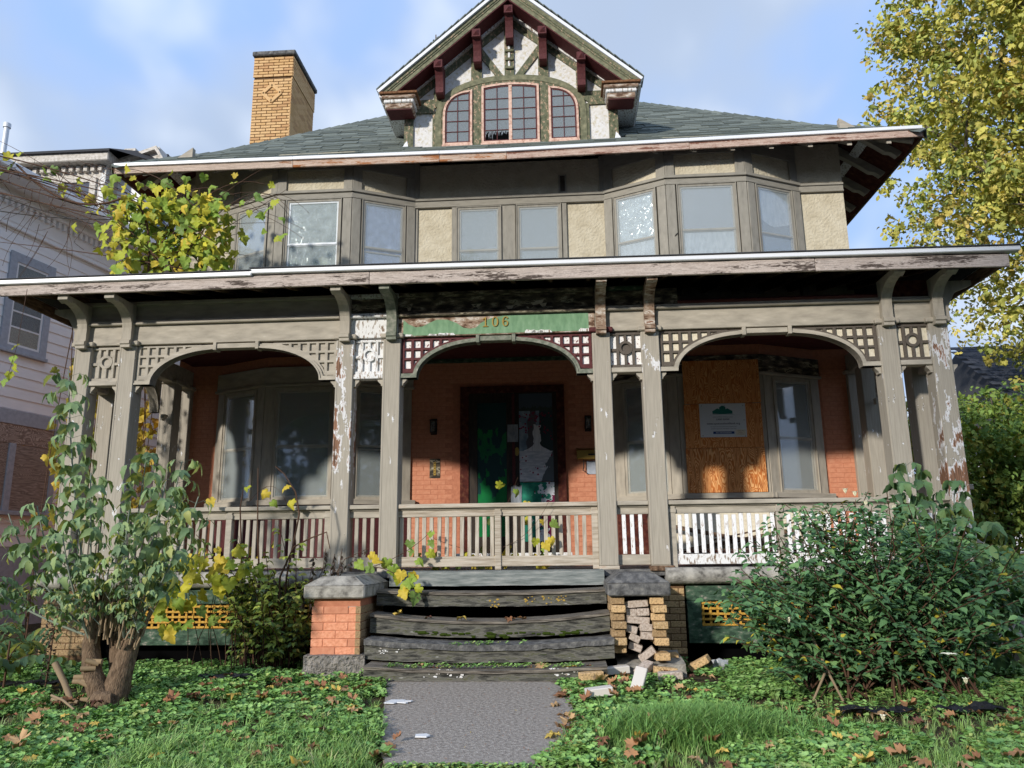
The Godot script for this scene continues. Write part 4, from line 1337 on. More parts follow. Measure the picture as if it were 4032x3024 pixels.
func porch() -> void:
	# floor
	part(house, "porch_floor", bb(Vector3(-4.9, -0.10, -2.5), Vector3(4.9, -0.035, 0.02), 0.0), M.dark_concrete)
	# columns
	var cm := ["column_a", "column_d", "column_b", "column_a", "column_a", "column_e", "column_d", "column_c"]
	for k in 8:
		column(COLX[k], 0.0, M[cm[k]], M.taupe_h if k != 4 else M.maroon)
		bracket(COLX[k], [M.taupe_v, M.taupe_v, M.taupe_v, M.grey_green, M.raw_board, M.raw_board, M.taupe_v, M.taupe_v][k])
		part(house, "column_base", bb(Vector3(COLX[k] - 0.105, -0.04, -0.205), Vector3(COLX[k] + 0.105, -0.001, 0.006), 0.004), M.bare_h)
	part(house, "wood_block", bb(Vector3(COLX[5] - 0.12, -0.055, -0.1), Vector3(COLX[5] + 0.13, -0.003, 0.05), 0.006), M.rafter_wood)
	for s: float in [-1.0, 1.0]:
		for z in [-0.53, -1.95, -2.42]:
			column(s * 4.749, z, M.column_a if z < -1.0 else M.column_d, M.taupe_h, 0.2 if z > -2.2 else 0.08)
	# arches: left, middle, right, then the two short sides
	arch(vf(Vector3(-2.955, 0, 0)), 1.163, 0.975, 0.225, M.taupe_h, M.taupe_h, M.taupe_h)
	arch(vf(Vector3.ZERO), 1.061, 0.885, 0.18, M.grey_green, M.maroon, M.chalk_peel)
	arch(vf(Vector3(2.955, 0, 0)), 1.163, 0.975, 0.225, M.taupe_h, M.brown_slat, M.cream)
	for s: float in [-1.0, 1.0]:
		arch(vf(Vector3(s * 4.849, 0, -1.24), s * PI / 2), 0.51, 0.44, 0.06, M.taupe_h, M.taupe_h, M.taupe_h, false)
		pair_panel(-0.166, 0.166, M.taupe_h, M.taupe_h, M.taupe_h, M.taupe_h, vf(Vector3(s * 4.849, 0, -0.365), s * PI / 2))
		part(house, "side_beam", bb(Vector3(s * 4.75 - 0.08, 2.52, -2.5), Vector3(s * 4.75 + 0.08, 2.78, -0.21), 0.004), M.taupe_h)
		for z in [-0.70, -1.78]:
			corbel(s * 4.749, 1.0, z, M.taupe_h)
	pair_panel(-4.649, -4.318, M.taupe_h, M.taupe_h, M.taupe_h, M.taupe_h)
	pair_panel(-1.592, -1.261, M.white_peel, M.white_peel, M.white_peel, M.white_peel)
	pair_panel(1.261, 1.592, M.taupe_h, M.brown_slat, M.chalk_peel, M.brown_slat)
	pair_panel(4.318, 4.649, M.taupe_h, M.brown_slat, M.cream, M.cream)
	for k in 8:
		var inner: bool = k % 2 == 0
		corbel(COLX[k] + 0.1, 1.0, 0.0, M.taupe_h)
		corbel(COLX[k] - 0.1, -1.0, 0.0, M.taupe_h)
	# entablature in five lengths
	var xs := [-4.84, -1.76, -1.1, 1.1, 1.76, 4.84]
	var am := [M.taupe_h, M.white_peel, M.raw_board, M.taupe_h, M.taupe_h]
	for k in 5:
		var a: float = xs[k] + 0.001
		var b: float = xs[k + 1] - 0.001
		part(house, "entablature_board", bb(Vector3(a, 2.515, -0.16), Vector3(b, 2.742, -0.012 - 0.003 * (k % 2)), 0.005), am[k])
		part(house, "moulding", bb(Vector3(a, 2.742, -0.16), Vector3(b, 2.772, 0.034), 0.008), am[k] if k != 2 else M.old_frieze)
		part(house, "moulding", bb(Vector3(a, 2.772, -0.16), Vector3(b, 2.80, 0.012), 0.008), am[k] if k != 2 else M.old_frieze)
		if k < 4:
			part(house, "frieze_panel", bb(Vector3(a, 2.80, -0.16), Vector3(b, 3.02, -0.05), 0.0), [M.taupe_h, M.old_frieze, M.old_frieze, M.old_frieze, M.taupe_h][k])
			part(house, "moulding", bb(Vector3(a, 2.985, -0.16), Vector3(b, 3.03, 0.01), 0.008), [M.taupe_h, M.white_peel, M.old_frieze, M.green_dark, M.taupe_h][k])
	part(house, "frieze_panel", bb(Vector3(1.76, 2.80, -0.16), Vector3(2.02, 3.0, -0.049), 0.0), M.old_frieze)
	part(house, "frieze_panel", bb(Vector3(4.27, 2.80, -0.16), Vector3(4.84, 3.0, -0.049), 0.0), M.soffit_red)
	# the sheet of green paint that still hangs on the middle board
	var gp := PackedVector2Array([Vector2(-1.04, 2.525), Vector2(1.03, 2.53)])
	var top := [[1.03, 2.735], [0.8, 2.74], [0.5, 2.732], [0.2, 2.735], [0.08, 2.728], [-0.06, 2.70], [-0.16, 2.655], [-0.22, 2.60], [-0.28, 2.588], [-0.36, 2.60], [-0.44, 2.66], [-0.54, 2.70], [-0.66, 2.705], [-0.74, 2.672], [-0.82, 2.63], [-0.9, 2.622], [-0.98, 2.66], [-1.04, 2.712]]
	for q in top:
		gp.push_back(Vector2(q[0], q[1]))
	var gm := MB.new()
	gm.prism(gp, -0.013, -0.009)
	part(house, "green_paint", gm, M.green)
	var r := RandomNumberGenerator.new()
	r.seed = 77
	for k in 9:
		# bare flakes along the lower edge
		var x := [-0.72, -0.66, -0.6, -0.52, 0.38, 0.46, 0.54, 0.98, -0.98][k] as float
		var w := r.randf_range(0.03, 0.09)
		var h := r.randf_range(0.008, 0.03)
		var m := MB.new()
		m.prism(PackedVector2Array([Vector2(x - w, 2.52), Vector2(x + w, 2.52), Vector2(x + w * 0.7, 2.525 + h), Vector2(x + w * 0.1, 2.53 + h * 0.7), Vector2(x - w * 0.5, 2.528 + h * 1.1)]), -0.012, -0.0075)
		part(house, "bare_flake", m, M.white_peel)
	# lifted flakes on the frieze
	for k in 22:
		var x := r.randf_range(-1.0, 1.0)
		var y := r.randf_range(2.83, 2.95)
		var m := MB.new()
		var w := r.randf_range(0.02, 0.06)
		m.poly([Vector3(x - w, y, 0), Vector3(x + w, y + r.randf_range(-0.01, 0.02), 0), Vector3(x + w * 0.6, y - 0.03, r.randf_range(0.0, 0.025)), Vector3(x - w * 0.3, y - 0.04, r.randf_range(0.0, 0.03))], Vector3(0, 0, 1))
		for q in m.v.size():
			m.v[q].z += -0.047 if y < 2.98 and y > 2.81 else 0.014 if y >= 2.98 else 0.036
		part(house, "paint_flake", m, M.old_frieze if k % 3 else M.cream)
	# number 106 in brass
	var font := SystemFont.new()
	font.font_names = PackedStringArray(["Droid Serif"])
	for k in 3:
		var tm := TextMesh.new()
		tm.text = ["1", "0", "6"][k]
		tm.font = font
		tm.font_size = 64
		tm.pixel_size = 0.00235
		tm.depth = 0.007
		part(house, "numeral", tm, M.brass, vf(Vector3([-0.115, -0.005, 0.108][k], 2.655, 0.0)))
	# porch ceiling
	for k in 19:
		part(house, "ceiling_board", bb(Vector3(-4.7, 2.875 + 0.001 * (k % 2), -2.5 + k * 0.125), Vector3(4.7, 2.89, -2.5 + k * 0.125 + 0.121), 0.002), M.maroon)
	part(house, "cornice_strip", bb(Vector3(-1.44, 2.82, -2.5), Vector3(1.44, 2.874, -2.44), 0.006), M.green_dark)
	# roof: rafters, boards, shingle edge
	var slope := atan2(0.75, 3.0)
	for k in 26:
		var x := -5.2 + k * 0.416
		var m := MB.new()
		m.prism(PackedVector2Array([Vector2(2.4, 3.70), Vector2(-0.46, 2.985), Vector2(-0.46, 3.075), Vector2(2.4, 3.79)]), -0.022, 0.022, Transform3D(Basis(Vector3(0, 0, -1), Vector3.UP, Vector3(1, 0, 0)), Vector3(x, 0, 0)))
		part(house, "porch_rafter", m, M.rafter_wood)
	var deck := MB.new()
	for e in 2:
		var o: float = [3.085, 3.16][e]
		deck.poly([Vector3(-5.34, o, 0.47), Vector3(5.24, o, 0.47), Vector3(4.9, o + 0.75, -2.5), Vector3(-4.9, o + 0.75, -2.5)], [Vector3.DOWN, Vector3.UP][e])
		for s: float in [-1.0, 1.0]:
			var xo := 5.34 if s < 0 else 5.24
			deck.poly([Vector3(s * xo, o, 0.47), Vector3(s * xo, o, -2.9), Vector3(s * 4.9, o + 0.11, -2.9), Vector3(s * 4.9, o + 0.75, -2.5)], [Vector3.DOWN, Vector3.UP][e])
	part(house, "porch_roof", deck, M.dark_shingle)
	var ud := MB.new()
	ud.poly([Vector3(-5.33, 3.082, 0.465), Vector3(5.23, 3.082, 0.465), Vector3(4.89, 3.80, -2.4), Vector3(-4.89, 3.80, -2.4)], Vector3.DOWN)
	part(house, "roof_boards", ud, M.rafter_wood)
	# fascia in lengths, weathered bare
	for k in 3:
		var a: float = [-5.46, -1.31, 3.36][k]
		var b: float = [-1.31, 3.36, 5.29][k]
		var ya := [2.972, 2.965, 2.945][k] as float
		var yb := [2.967, 2.947, 2.925][k] as float
		part(house, "porch_fascia", bb(Vector3(0.002, 0, -0.035), Vector3(b - a - 0.002, 0.135, 0.002 * (k % 2)), 0.005), M["fascia_%d" % k], Transform3D(Basis(Vector3.BACK, atan2(yb - ya, b - a)), Vector3(a, ya, 0.5)))
	for k in 2:
		var a: float = [-5.5, -2.62][k]
		var b: float = [-2.60, 5.40][k]
		var ya: float = [3.095, 3.122][k]
		var yb: float = [3.098, 3.085][k]
		var at := Transform3D(Basis(Vector3.BACK, atan2(yb - ya, b - a)), Vector3(a, ya, 0.5))
		part(house, "drip_edge", bb(Vector3(0, 0, -0.06), Vector3(b - a, 0.052, 0.035), 0.008), M.drip_metal, at)
		part(house, "shingle_edge", bb(Vector3(0, 0.052, -0.3), Vector3(b - a, 0.064, 0.048), 0.003), M.dark_shingle, at)
	for s: float in [-1.0, 1.0]:
		var xo := 5.36 if s < 0 else 5.26
		part(house, "porch_fascia", bb(Vector3(s * xo - 0.018, 2.955, -2.9), Vector3(s * xo + 0.018, 3.085, 0.462), 0.004), M.rafter_wood)
		part(house, "drip_edge", bb(Vector3(s * xo - 0.03, 3.09, -2.9), Vector3(s * xo + 0.03, 3.14, 0.44), 0.005), M.drip_metal)
		# bracket that carries the side eave
		var p := PackedVector2Array([Vector2(4.84, 2.52), Vector2(4.91, 2.52), Vector2(4.91, 2.70), Vector2(5.0, 2.86), Vector2(5.18, 2.93), Vector2(5.18, 2.98), Vector2(4.84, 2.98)])
		for z in [-0.1, -0.62]:
			var m := MB.new()
			m.prism(p, -0.05, 0.05, Transform3D(Basis(Vector3(s, 0, 0), Vector3.UP, Vector3(0, 0, s)), Vector3(0, 0, z)))
			part(house, "bracket", m, M.taupe_v)
	# railings
	railing(-4.118, -1.792, [-2.92, -1.83], M.taupe_h, M.taupe_v, 0.08, -4.08)
	railing(-1.592, -1.261, [], M.taupe_h, M.taupe_v, 0.085, -1.52)
	railing(-1.061, 1.061, [0.005, 1.028], M.bare_h, M.bare_v, 0.081, -1.03)
	railing(1.261, 1.592, [], M.taupe_h, M.white_slat, 0.085, 1.335)
	railing(1.792, 4.118, [1.835, 2.935, 4.07], M.taupe_h, M.white_slat, 0.08, 1.91, Transform3D(), M.white_peel)
	railing(4.318, 4.649, [], M.taupe_h, M.white_slat, 0.085, 4.37)
	railing(-4.649, -4.318, [], M.taupe_h, M.taupe_v, 0.085, -4.6)
	for s: float in [-1.0, 1.0]:
		railing(-0.51, 0.51, [], M.taupe_h, M.taupe_v, 0.08, -0.47, vf(Vector3(s * 4.84, 0, -1.24), s * PI / 2))
	# rounded sill under the porch, broken at the steps
	for s: float in [-1.0, 1.0]:
		var lg := MB.new()
		var path := []
		for k in 9:
			path.push_back(Vector3(s * lerpf(1.72, 4.92, k / 8.0), -0.105, 0.055))
		lg.tube(path, 0.084, 0.084, 14)
		part(house, "rounded_sill", lg, M.concrete)
		var kn := SphereMesh.new()
		kn.radius = 0.084
		kn.height = 0.168
		kn.radial_segments = 14
		kn.rings = 8
		part(house, "sill_end", kn, M.concrete, vf(Vector3(s * 4.92, -0.105, 0.055)))
	# foundation: brick with green vent panels holding yellow lattice
	part(house, "foundation", bb(Vector3(-4.85, -1.2, -2.5), Vector3(4.85, -0.19, -0.12), 0.0), M.black_void)  # solid black block, its colour standing for the dark hollow under the porch
	var obs := [M.old_brick_0, M.old_brick_1, M.old_brick_2]
	var fw := part(house, "foundation_wall", bb(Vector3(1.55, -1.2, -0.2), Vector3(1.90, -0.19, 0.03), 0.0), M.mortar)
	lay_bricks(fw, vf(Vector3(0, 0, 0.03)), 1.55, 1.90, -0.86, -0.19, obs, 0.19, 0.056, 0.008, 0.006, 60, Rect2(), 31)
	var fw2 := part(house, "foundation_wall", bb(Vector3(4.3, -1.2, -0.2), Vector3(4.85, -0.19, 0.03), 0.0), M.mortar)
	lay_bricks(fw2, vf(Vector3(0, 0, 0.03)), 4.3, 4.85, -0.86, -0.19, obs, 0.19, 0.056, 0.008, 0.006, 60, Rect2(), 32)
	var fw3 := part(house, "foundation_wall", bb(Vector3(-4.85, -1.2, -0.2), Vector3(-4.3, -0.19, 0.03), 0.0), M.mortar)
	lay_bricks(fw3, vf(Vector3(0, 0, 0.03)), -4.85, -4.3, -0.86, -0.19, [M.old_brick_1], 0.19, 0.056, 0.008, 0.006, 60, Rect2(), 33)
	for k in 2:
		var x0: float = [-3.95, 1.92][k]
		var x1: float = [-1.75, 4.25][k]
		var p := part(house, "vent_panel", bb(Vector3(x0, -0.35, -0.02), Vector3(x1, -0.205, 0.05), 0.006), M.green_dark)
		part(p, "panel_board", bb(Vector3(x0, -0.76, -0.02), Vector3(x1, -0.60, 0.052), 0.006), M.green_dark)
		part(p, "panel_post", bb(Vector3(x0, -0.76, -0.02), Vector3(x0 + 0.14, -0.352, 0.054), 0.006), M.green_dark)
		part(p, "panel_post", bb(Vector3(x1 - 0.14, -0.76, -0.02), Vector3(x1, -0.352, 0.054), 0.006), M.green_dark)
		for j in 5:
			var y := -0.375 - j * 0.052
			part(p, "lattice_slat", bb(Vector3(x0 + 0.14, y - 0.011, 0.02), Vector3(x1 - 0.14, y + 0.011, 0.034), 0.002), M.yellow_lattice)
		var n := int((x1 - x0 - 0.28) / 0.073)
		for j in n:
			var x := x0 + 0.16 + j * 0.073
			part(p, "lattice_slat", bb(Vector3(x - 0.012, -0.60, 0.008), Vector3(x + 0.012, -0.352, 0.022), 0.002), M.yellow_lattice)

# ---------------------------------------------------------------- steps, pedestals, things on the porch

func gy(z: float, x := 0.0) -> float:
	return -0.95 - 0.065 * clampf(z - 1.3, 0.0, 7.6)


# a board along x that has sunk in the middle
func sag_board(x0: float, x1: float, y: float, z0: float, z1: float, th: float, sag: float, sd: int, nick := 0.0) -> MB:
	var m := MB.new()
	var f := FastNoiseLite.new()
	f.seed = sd
	f.frequency = 2.2
	var k := 26
	for i in k:
		var u0 := float(i) / k
		var u1 := float(i + 1) / k
		var p := []
		for u: float in [u0, u1]:
			var x := lerpf(x0, x1, u)
			var s := sag * (1.0 - pow(absf(2.0 * u - 1.0), 2.0)) + 0.008 * f.get_noise_1d(x)
			var low := nick * maxf(0.0, f.get_noise_1d(x * 5.0 + 40.0))
			p.append_array([Vector3(x, y - s, z0), Vector3(x, y - s - 0.006, z1), Vector3(x, y - s - th + low, z1 - 0.003), Vector3(x, y - s - th + low, z0)])
		m.poly([p[0], p[1], p[5], p[4]], Vector3.UP)
		m.poly([p[1], p[2], p[6], p[5]], Vector3(0, 0, 1))
		m.poly([p[2], p[3], p[7], p[6]], Vector3.DOWN)
		if i == 0:
			m.poly([p[0], p[1], p[2], p[3]], Vector3.LEFT)
		if i == k - 1:
			m.poly([p[4], p[5], p[6], p[7]], Vector3.RIGHT)
	return m


func cap_stone(x0: float, x1: float, z0: float, z1: float) -> MB:
	var m := MB.new()
	var y0 := -0.25
	var y1 := -0.135
	var y2 := -0.055
	var c := 0.13
	var lo := [Vector3(x0, y1, z0), Vector3(x1, y1, z0), Vector3(x1, y1, z1), Vector3(x0, y1, z1)]
	var hi := [Vector3(x0 + c, y2, z0), Vector3(x1 - c, y2, z0), Vector3(x1 - c, y2, z1 - c), Vector3(x0 + c, y2, z1 - c)]
	m.box(Vector3((x0 + x1) / 2, (y0 + y1) / 2, (z0 + z1) / 2), Vector3(x1 - x0, y1 - y0, z1 - z0), 0.012)
	m.poly(hi, Vector3.UP)
	for k in 4:
		var j := (k + 1) % 4
		var mid: Vector3 = (lo[k] + lo[j]) / 2 - (lo[0] + lo[2]) / 2
		m.poly([lo[k], lo[j], hi[j], hi[k]], mid + Vector3(0, 0.3, 0))
	return m


# a block of stone with a broken, uneven face
func rough_block(c: Vector3, s: Vector3, sd: int, amt := 0.02, k := 6) -> MB:
	var m := MB.new()
	var f := FastNoiseLite.new()
	f.seed = sd
	f.frequency = 3.0
	for a in 3:
		for sg: float in [-1.0, 1.0]:
			var u := (a + 1) % 3
			var w := (a + 2) % 3
			var out := Vector3.ZERO
			out[a] = sg
			var g := []
			for i in k + 1:
				for j in k + 1:
					var q := Vector3.ZERO
					q[a] = sg * s[a] / 2
					q[u] = (float(i) / k - 0.5) * s[u]
					q[w] = (float(j) / k - 0.5) * s[w]
					var d := f.get_noise_3dv(q * 2.0 + c)
					q += q.normalized() * d * amt
					g.push_back(c + q)
			for i in k:
				for j in k:
					m.poly([g[i * (k + 1) + j], g[(i + 1) * (k + 1) + j], g[(i + 1) * (k + 1) + j + 1], g[i * (k + 1) + j + 1]], out)
	return m


func steps() -> void:
	var t := thing("porch_steps", "sagging dark wooden front steps overgrown with moss between two stone-capped pedestals", "steps")
	var dk := part(t, "deck_edge", sag_board(-1.07, 1.09, -0.032, 0.0, 0.28, 0.145, 0.0, 1), M.deck_edge)
	var y := [-0.195, -0.395, -0.60, -0.80]
	var z := [0.55, 0.79, 1.02, 1.26]
	var sg := [0.03, 0.075, 0.055, 0.035]
	var x0 := [-1.13, -1.13, -1.12, -1.06]
	var x1 := [1.09, 1.10, 1.12, 1.04]
	for k in 4:
		var mat: Material = M.step_wood
		part(t, "tread", sag_board(x0[k], x1[k], y[k], z[k] - 0.30, z[k] + 0.02, 0.055 if k == 2 else 0.03, sg[k], 10 + k, 0.028 if k == 2 else 0.0), M.dark_concrete if k == 2 else mat)
		var bot := [-0.385, -0.585, -0.79, -0.99] 
		part(t, "riser", sag_board(x0[k], x1[k], y[k] - 0.031, z[k] - 0.04, z[k] - 0.005, absf(bot[k] - y[k]) - (0.075 if k == 0 else 0.045), sg[k] * 0.7, 20 + k, 0.012), M.riser_wood)
	# split strip along the foot of the lowest riser
	part(t, "riser_strip", sag_board(-1.06, 1.04, -0.915, 1.22, 1.268, 0.05, 0.01, 33), M.step_wood)
	part(t, "black_infill", bb(Vector3(-1.1, -0.98, 0.05), Vector3(1.08, -0.66, 0.48), 0.0), M.black_void)  # solid black block that paints in the darkness beneath the treads
	# worn yellow paint on the top riser, moss cushions, small weeds
	var r := RandomNumberGenerator.new()
	r.seed = 4
	var wp := MB.new()
	for k in 34:
		var g := k % 4
		var cx: float = [0.02, 0.36, 0.52, 0.66][g] + r.randf_range(-0.05, 0.05)
		var cy := -0.31 + r.randf_range(-0.045, 0.04) + (0.01 if g > 0 else -0.01)
		var w := r.randf_range(0.004, 0.013)
		var p := PackedVector2Array()
		for e in 7:
			var a := TAU * e / 7.0
			p.push_back(Vector2(cx + cos(a) * w * r.randf_range(0.6, 1.5), cy + sin(a) * w * r.randf_range(0.4, 1.0)))
		wp.prism(p, 0.54, 0.548)
	part(t, "worn_yellow_paint", wp, M.worn_yellow)
	var wh := MB.new()
	for k in 60:
		var low := k % 3
		var cx: float = [r.randf_range(0.55, 0.9), r.randf_range(-0.98, -0.75), r.randf_range(-0.55, -0.2)][low]
		var zz: float = [1.262, 1.02, 1.262][low]
		var cy: float = [-0.86, -0.70, -0.87][low] + r.randf_range(-0.03, 0.04)
		var w := r.randf_range(0.004, 0.016)
		var p := PackedVector2Array()
		for e in 6:
			var a := TAU * e / 6.0
			p.push_back(Vector2(cx + cos(a) * w * r.randf_range(0.6, 1.8), cy + sin(a) * w * r.randf_range(0.3, 0.8)))
		wh.prism(p, zz - 0.01, zz + 0.001)
	part(t, "paint_remains", wh, M.white_peel)
	var mo := MB.new()
	for k in 150:
		var row := k % 3
		var u := r.randf_range(-0.75, 0.9)
		var zz: float = [1.0, 1.02, 0.79][row] + r.randf_range(-0.02, 0.0)
		var yy: float = [-0.705, -0.83, -0.56][row] - 0.04 * (1.0 - u * u) + r.randf_range(-0.02, 0.02)
		if row == 1:
			zz = r.randf_range(1.05, 1.2)
		var s := r.randf_range(0.012, 0.04)
		mo.box(Vector3(u, yy, zz), Vector3(s * 2.2, s * 0.8, s * 0.7), s * 0.3, Transform3D())
	part(t, "moss", mo, M.moss).set_meta("kind", "stuff")


func pedestals() -> void:
	var a := thing("brick_pedestal", "left step pedestal of orange painted bricks under a concrete cap", "pedestal")
	part(a, "cap_stone", cap_stone(-1.70, -1.13, 0.06, 1.02), M.concrete)
	part(a, "base_stone", rough_block(Vector3(-1.39, -0.86, 0.72), Vector3(0.56, 0.23, 0.64), 5, 0.03, 7), M.rough_stone)
	part(a, "core", bb(Vector3(-1.62, -0.78, 0.08), Vector3(-1.185, -0.25, 0.948), 0.0), M.painted_mortar)
	lay_bricks(a, vf(Vector3(0, 0, 0.935)), -1.635, -1.18, -0.75, -0.315, [M.painted_brick_pale, M.painted_brick, M.painted_brick_pale], 0.225, 0.066, 0.006, 0.018, 60, Rect2(), 41, 0.05)
	lay_bricks(a, vf(Vector3(-1.185, 0, 0.955), PI / 2), 0.0, 0.9, -0.75, -0.25, [M.old_brick_1, M.old_brick_0, M.old_brick_1], 0.225, 0.066, 0.006, 0.01, 60, Rect2(), 42, 0.05)
	part(a, "mortar_slab", bb(Vector3(-1.42, -0.30, 0.85), Vector3(-1.22, -0.283, 0.95), 0.004, Transform3D(Basis(Vector3.BACK, 0.03), Vector3.ZERO)), M.concrete)
	var b := thing("broken_pedestal", "collapsing right step pedestal of buff bricks under a grey concrete cap", "pedestal")
	part(b, "cap_stone", cap_stone(1.08, 1.64, 0.06, 1.0), M.dark_concrete)
	var base := rough_block(Vector3.ZERO, Vector3(0.60, 0.15, 0.52), 9, 0.015, 5)
	part(b, "base_stone", base, M.concrete, Transform3D(Basis(Vector3.RIGHT, 0.12) * Basis(Vector3.BACK, 0.03), Vector3(1.45, -0.89, 0.66)))
	part(b, "core", bb(Vector3(1.14, -0.98, 0.08), Vector3(1.56, -0.255, 0.5), 0.0), M.black_void)  # near-black block in place of the dark gaps between the bricks
	var r := RandomNumberGenerator.new()
	r.seed = 14
	var mats := [M.old_brick_0, M.old_brick_1, M.old_brick_2, M.old_brick_2]
	var lay := func(x: float, y: float, z: float, w: float, d: float, mat: Material, tilt: float, turn: float) -> void:
		var m := MB.new()
		m.box(Vector3.ZERO, Vector3(w, 0.063, d), 0.005)
		part(b, "brick", m, mat, Transform3D(Basis(Vector3.UP, turn) * Basis(Vector3.BACK, tilt), Vector3(x, y, z)))
	for k in 6:
		var y := -0.292 - k * 0.070
		var out := 0.0 if k % 2 == 0 else 0.035
		lay.call(1.165 + out * 0.3, y, 0.83 + out, 0.125, 0.23, mats[r.randi() % 4], r.randf_range(-0.02, 0.02), r.randf_range(-0.04, 0.04))
		if k < 6:
			lay.call(1.52 + out * 0.3 + k * 0.003, y - 0.003, 0.83 + out, 0.125, 0.23, mats[r.randi() % 4], r.randf_range(-0.02, 0.02), r.randf_range(-0.05, 0.05))
		lay.call(1.16, y, 0.58, 0.12, 0.22, mats[1], 0.0, 0.0)
		lay.call(1.53, y, 0.58, 0.12, 0.22, mats[1], 0.0, 0.0)
	lay.call(1.545, -0.775, 0.86, 0.13, 0.2, M.old_brick_2, 0.02, 0.05)
	lay.call(1.17, -0.715, 0.80, 0.13, 0.2, mats[0], 0.02, 0.0)
	# leaning inner pile, pale with old mortar
	var pile := [[1.34, -0.325, 0.215, 0.09], [1.29, -0.40, 0.10, 0.02], [1.40, -0.395, 0.11, 0.03], [1.345, -0.465, 0.215, -0.08], [1.415, -0.53, 0.11, -0.06], [1.29, -0.545, 0.10, -0.25], [1.42, -0.60, 0.11, -0.08], [1.31, -0.62, 0.10, -0.5], [1.32, -0.70, 0.12, -0.35], [1.42, -0.76, 0.16, 0.6]]
	for p in pile:
		lay.call(p[0], p[1], 0.80 + r.randf_range(0.0, 0.06), p[2], 0.12, M.pale_brick, p[3], r.randf_range(-0.1, 0.1))
	# bricks that have fallen to the ground in front
	var spots := [
		[1.37, 0.44, 0.5, 0.9, "pale", "pale broken brick propped on edge against the pedestal's fallen base stone"],
		[1.30, 0.62, 0.2, 0.25, "pale", "pale mortar-crusted brick lying just below the fallen base stone"],
		[1.60, 0.46, -0.3, 0.1, "buff", "buff brick tilted upward at the right end of the base stone"],
		[1.62, 0.66, 0.1, 0.12, "buff", "clean buff brick resting on another brick right of the pedestal"],
		[1.37, 1.02, 0.9, 0.35, "pale", "pale brick half sunk in clover in the middle of the rubble"],
		[1.55, 1.06, 0.05, -0.1, "buff", "buff brick with white mortar on top in the rubble heap"],
		[1.56, 1.30, 0.0, 0.05, "pale", "flat pale brick at the lower end of the rubble, dirt on it"],
		[1.14, 0.98, 0.2, 0.06, "white", "whitish mortar-covered brick beside the lowest step's right end"],
		[1.27, 1.62, 1.1, 0.8, "white", "white-crusted brick standing on end in the clover"],
		[0.94, 1.86, 0.15, 0.1, "white", "long white-topped brick lying farthest out near the path"],
		[1.90, 0.72, -0.5, 0.5, "buff", "buff brick lying alone to the right of the rubble, tilted"],
		[0.90, 1.30, 0.3, 0.05, "buff", "half brick at the right end of the lowest tread"],
	]
	for s in spots:
		var m := MB.new()
		m.box(Vector3.ZERO, Vector3(0.2 if s[4] != "white" else 0.21, 0.062, 0.095), 0.006)
		var mat: Material = M.pale_brick if s[4] == "pale" else M.old_brick_2 if s[4] == "buff" else M.mortar_white
		single("fallen_brick", m, mat, s[5], "brick", Transform3D(Basis(Vector3.UP, s[2]) * Basis(Vector3.BACK, s[3]) * Basis(Vector3.RIGHT, s[3] * 0.4), Vector3(s[0], gy(s[1]) + 0.07 + absf(sin(s[3])) * 0.05 + (0.06 if s[1] == 0.66 else 0.0), s[1])), "bricks fallen from the right pedestal")


func text(parent: Node3D, words: String, size: float, at: Vector3, mat: Material, face := "Droid Sans", bold := false) -> void:
	var font := SystemFont.new()
	font.font_names = PackedStringArray([face])
	font.font_weight = 700 if bold else 400
	var tm := TextMesh.new()
	tm.text = words
	tm.font = font
	tm.font_size = 48
	tm.pixel_size = size / 48.0
	tm.depth = 0.0012
	part(parent, "lettering", tm, mat, vf(at))


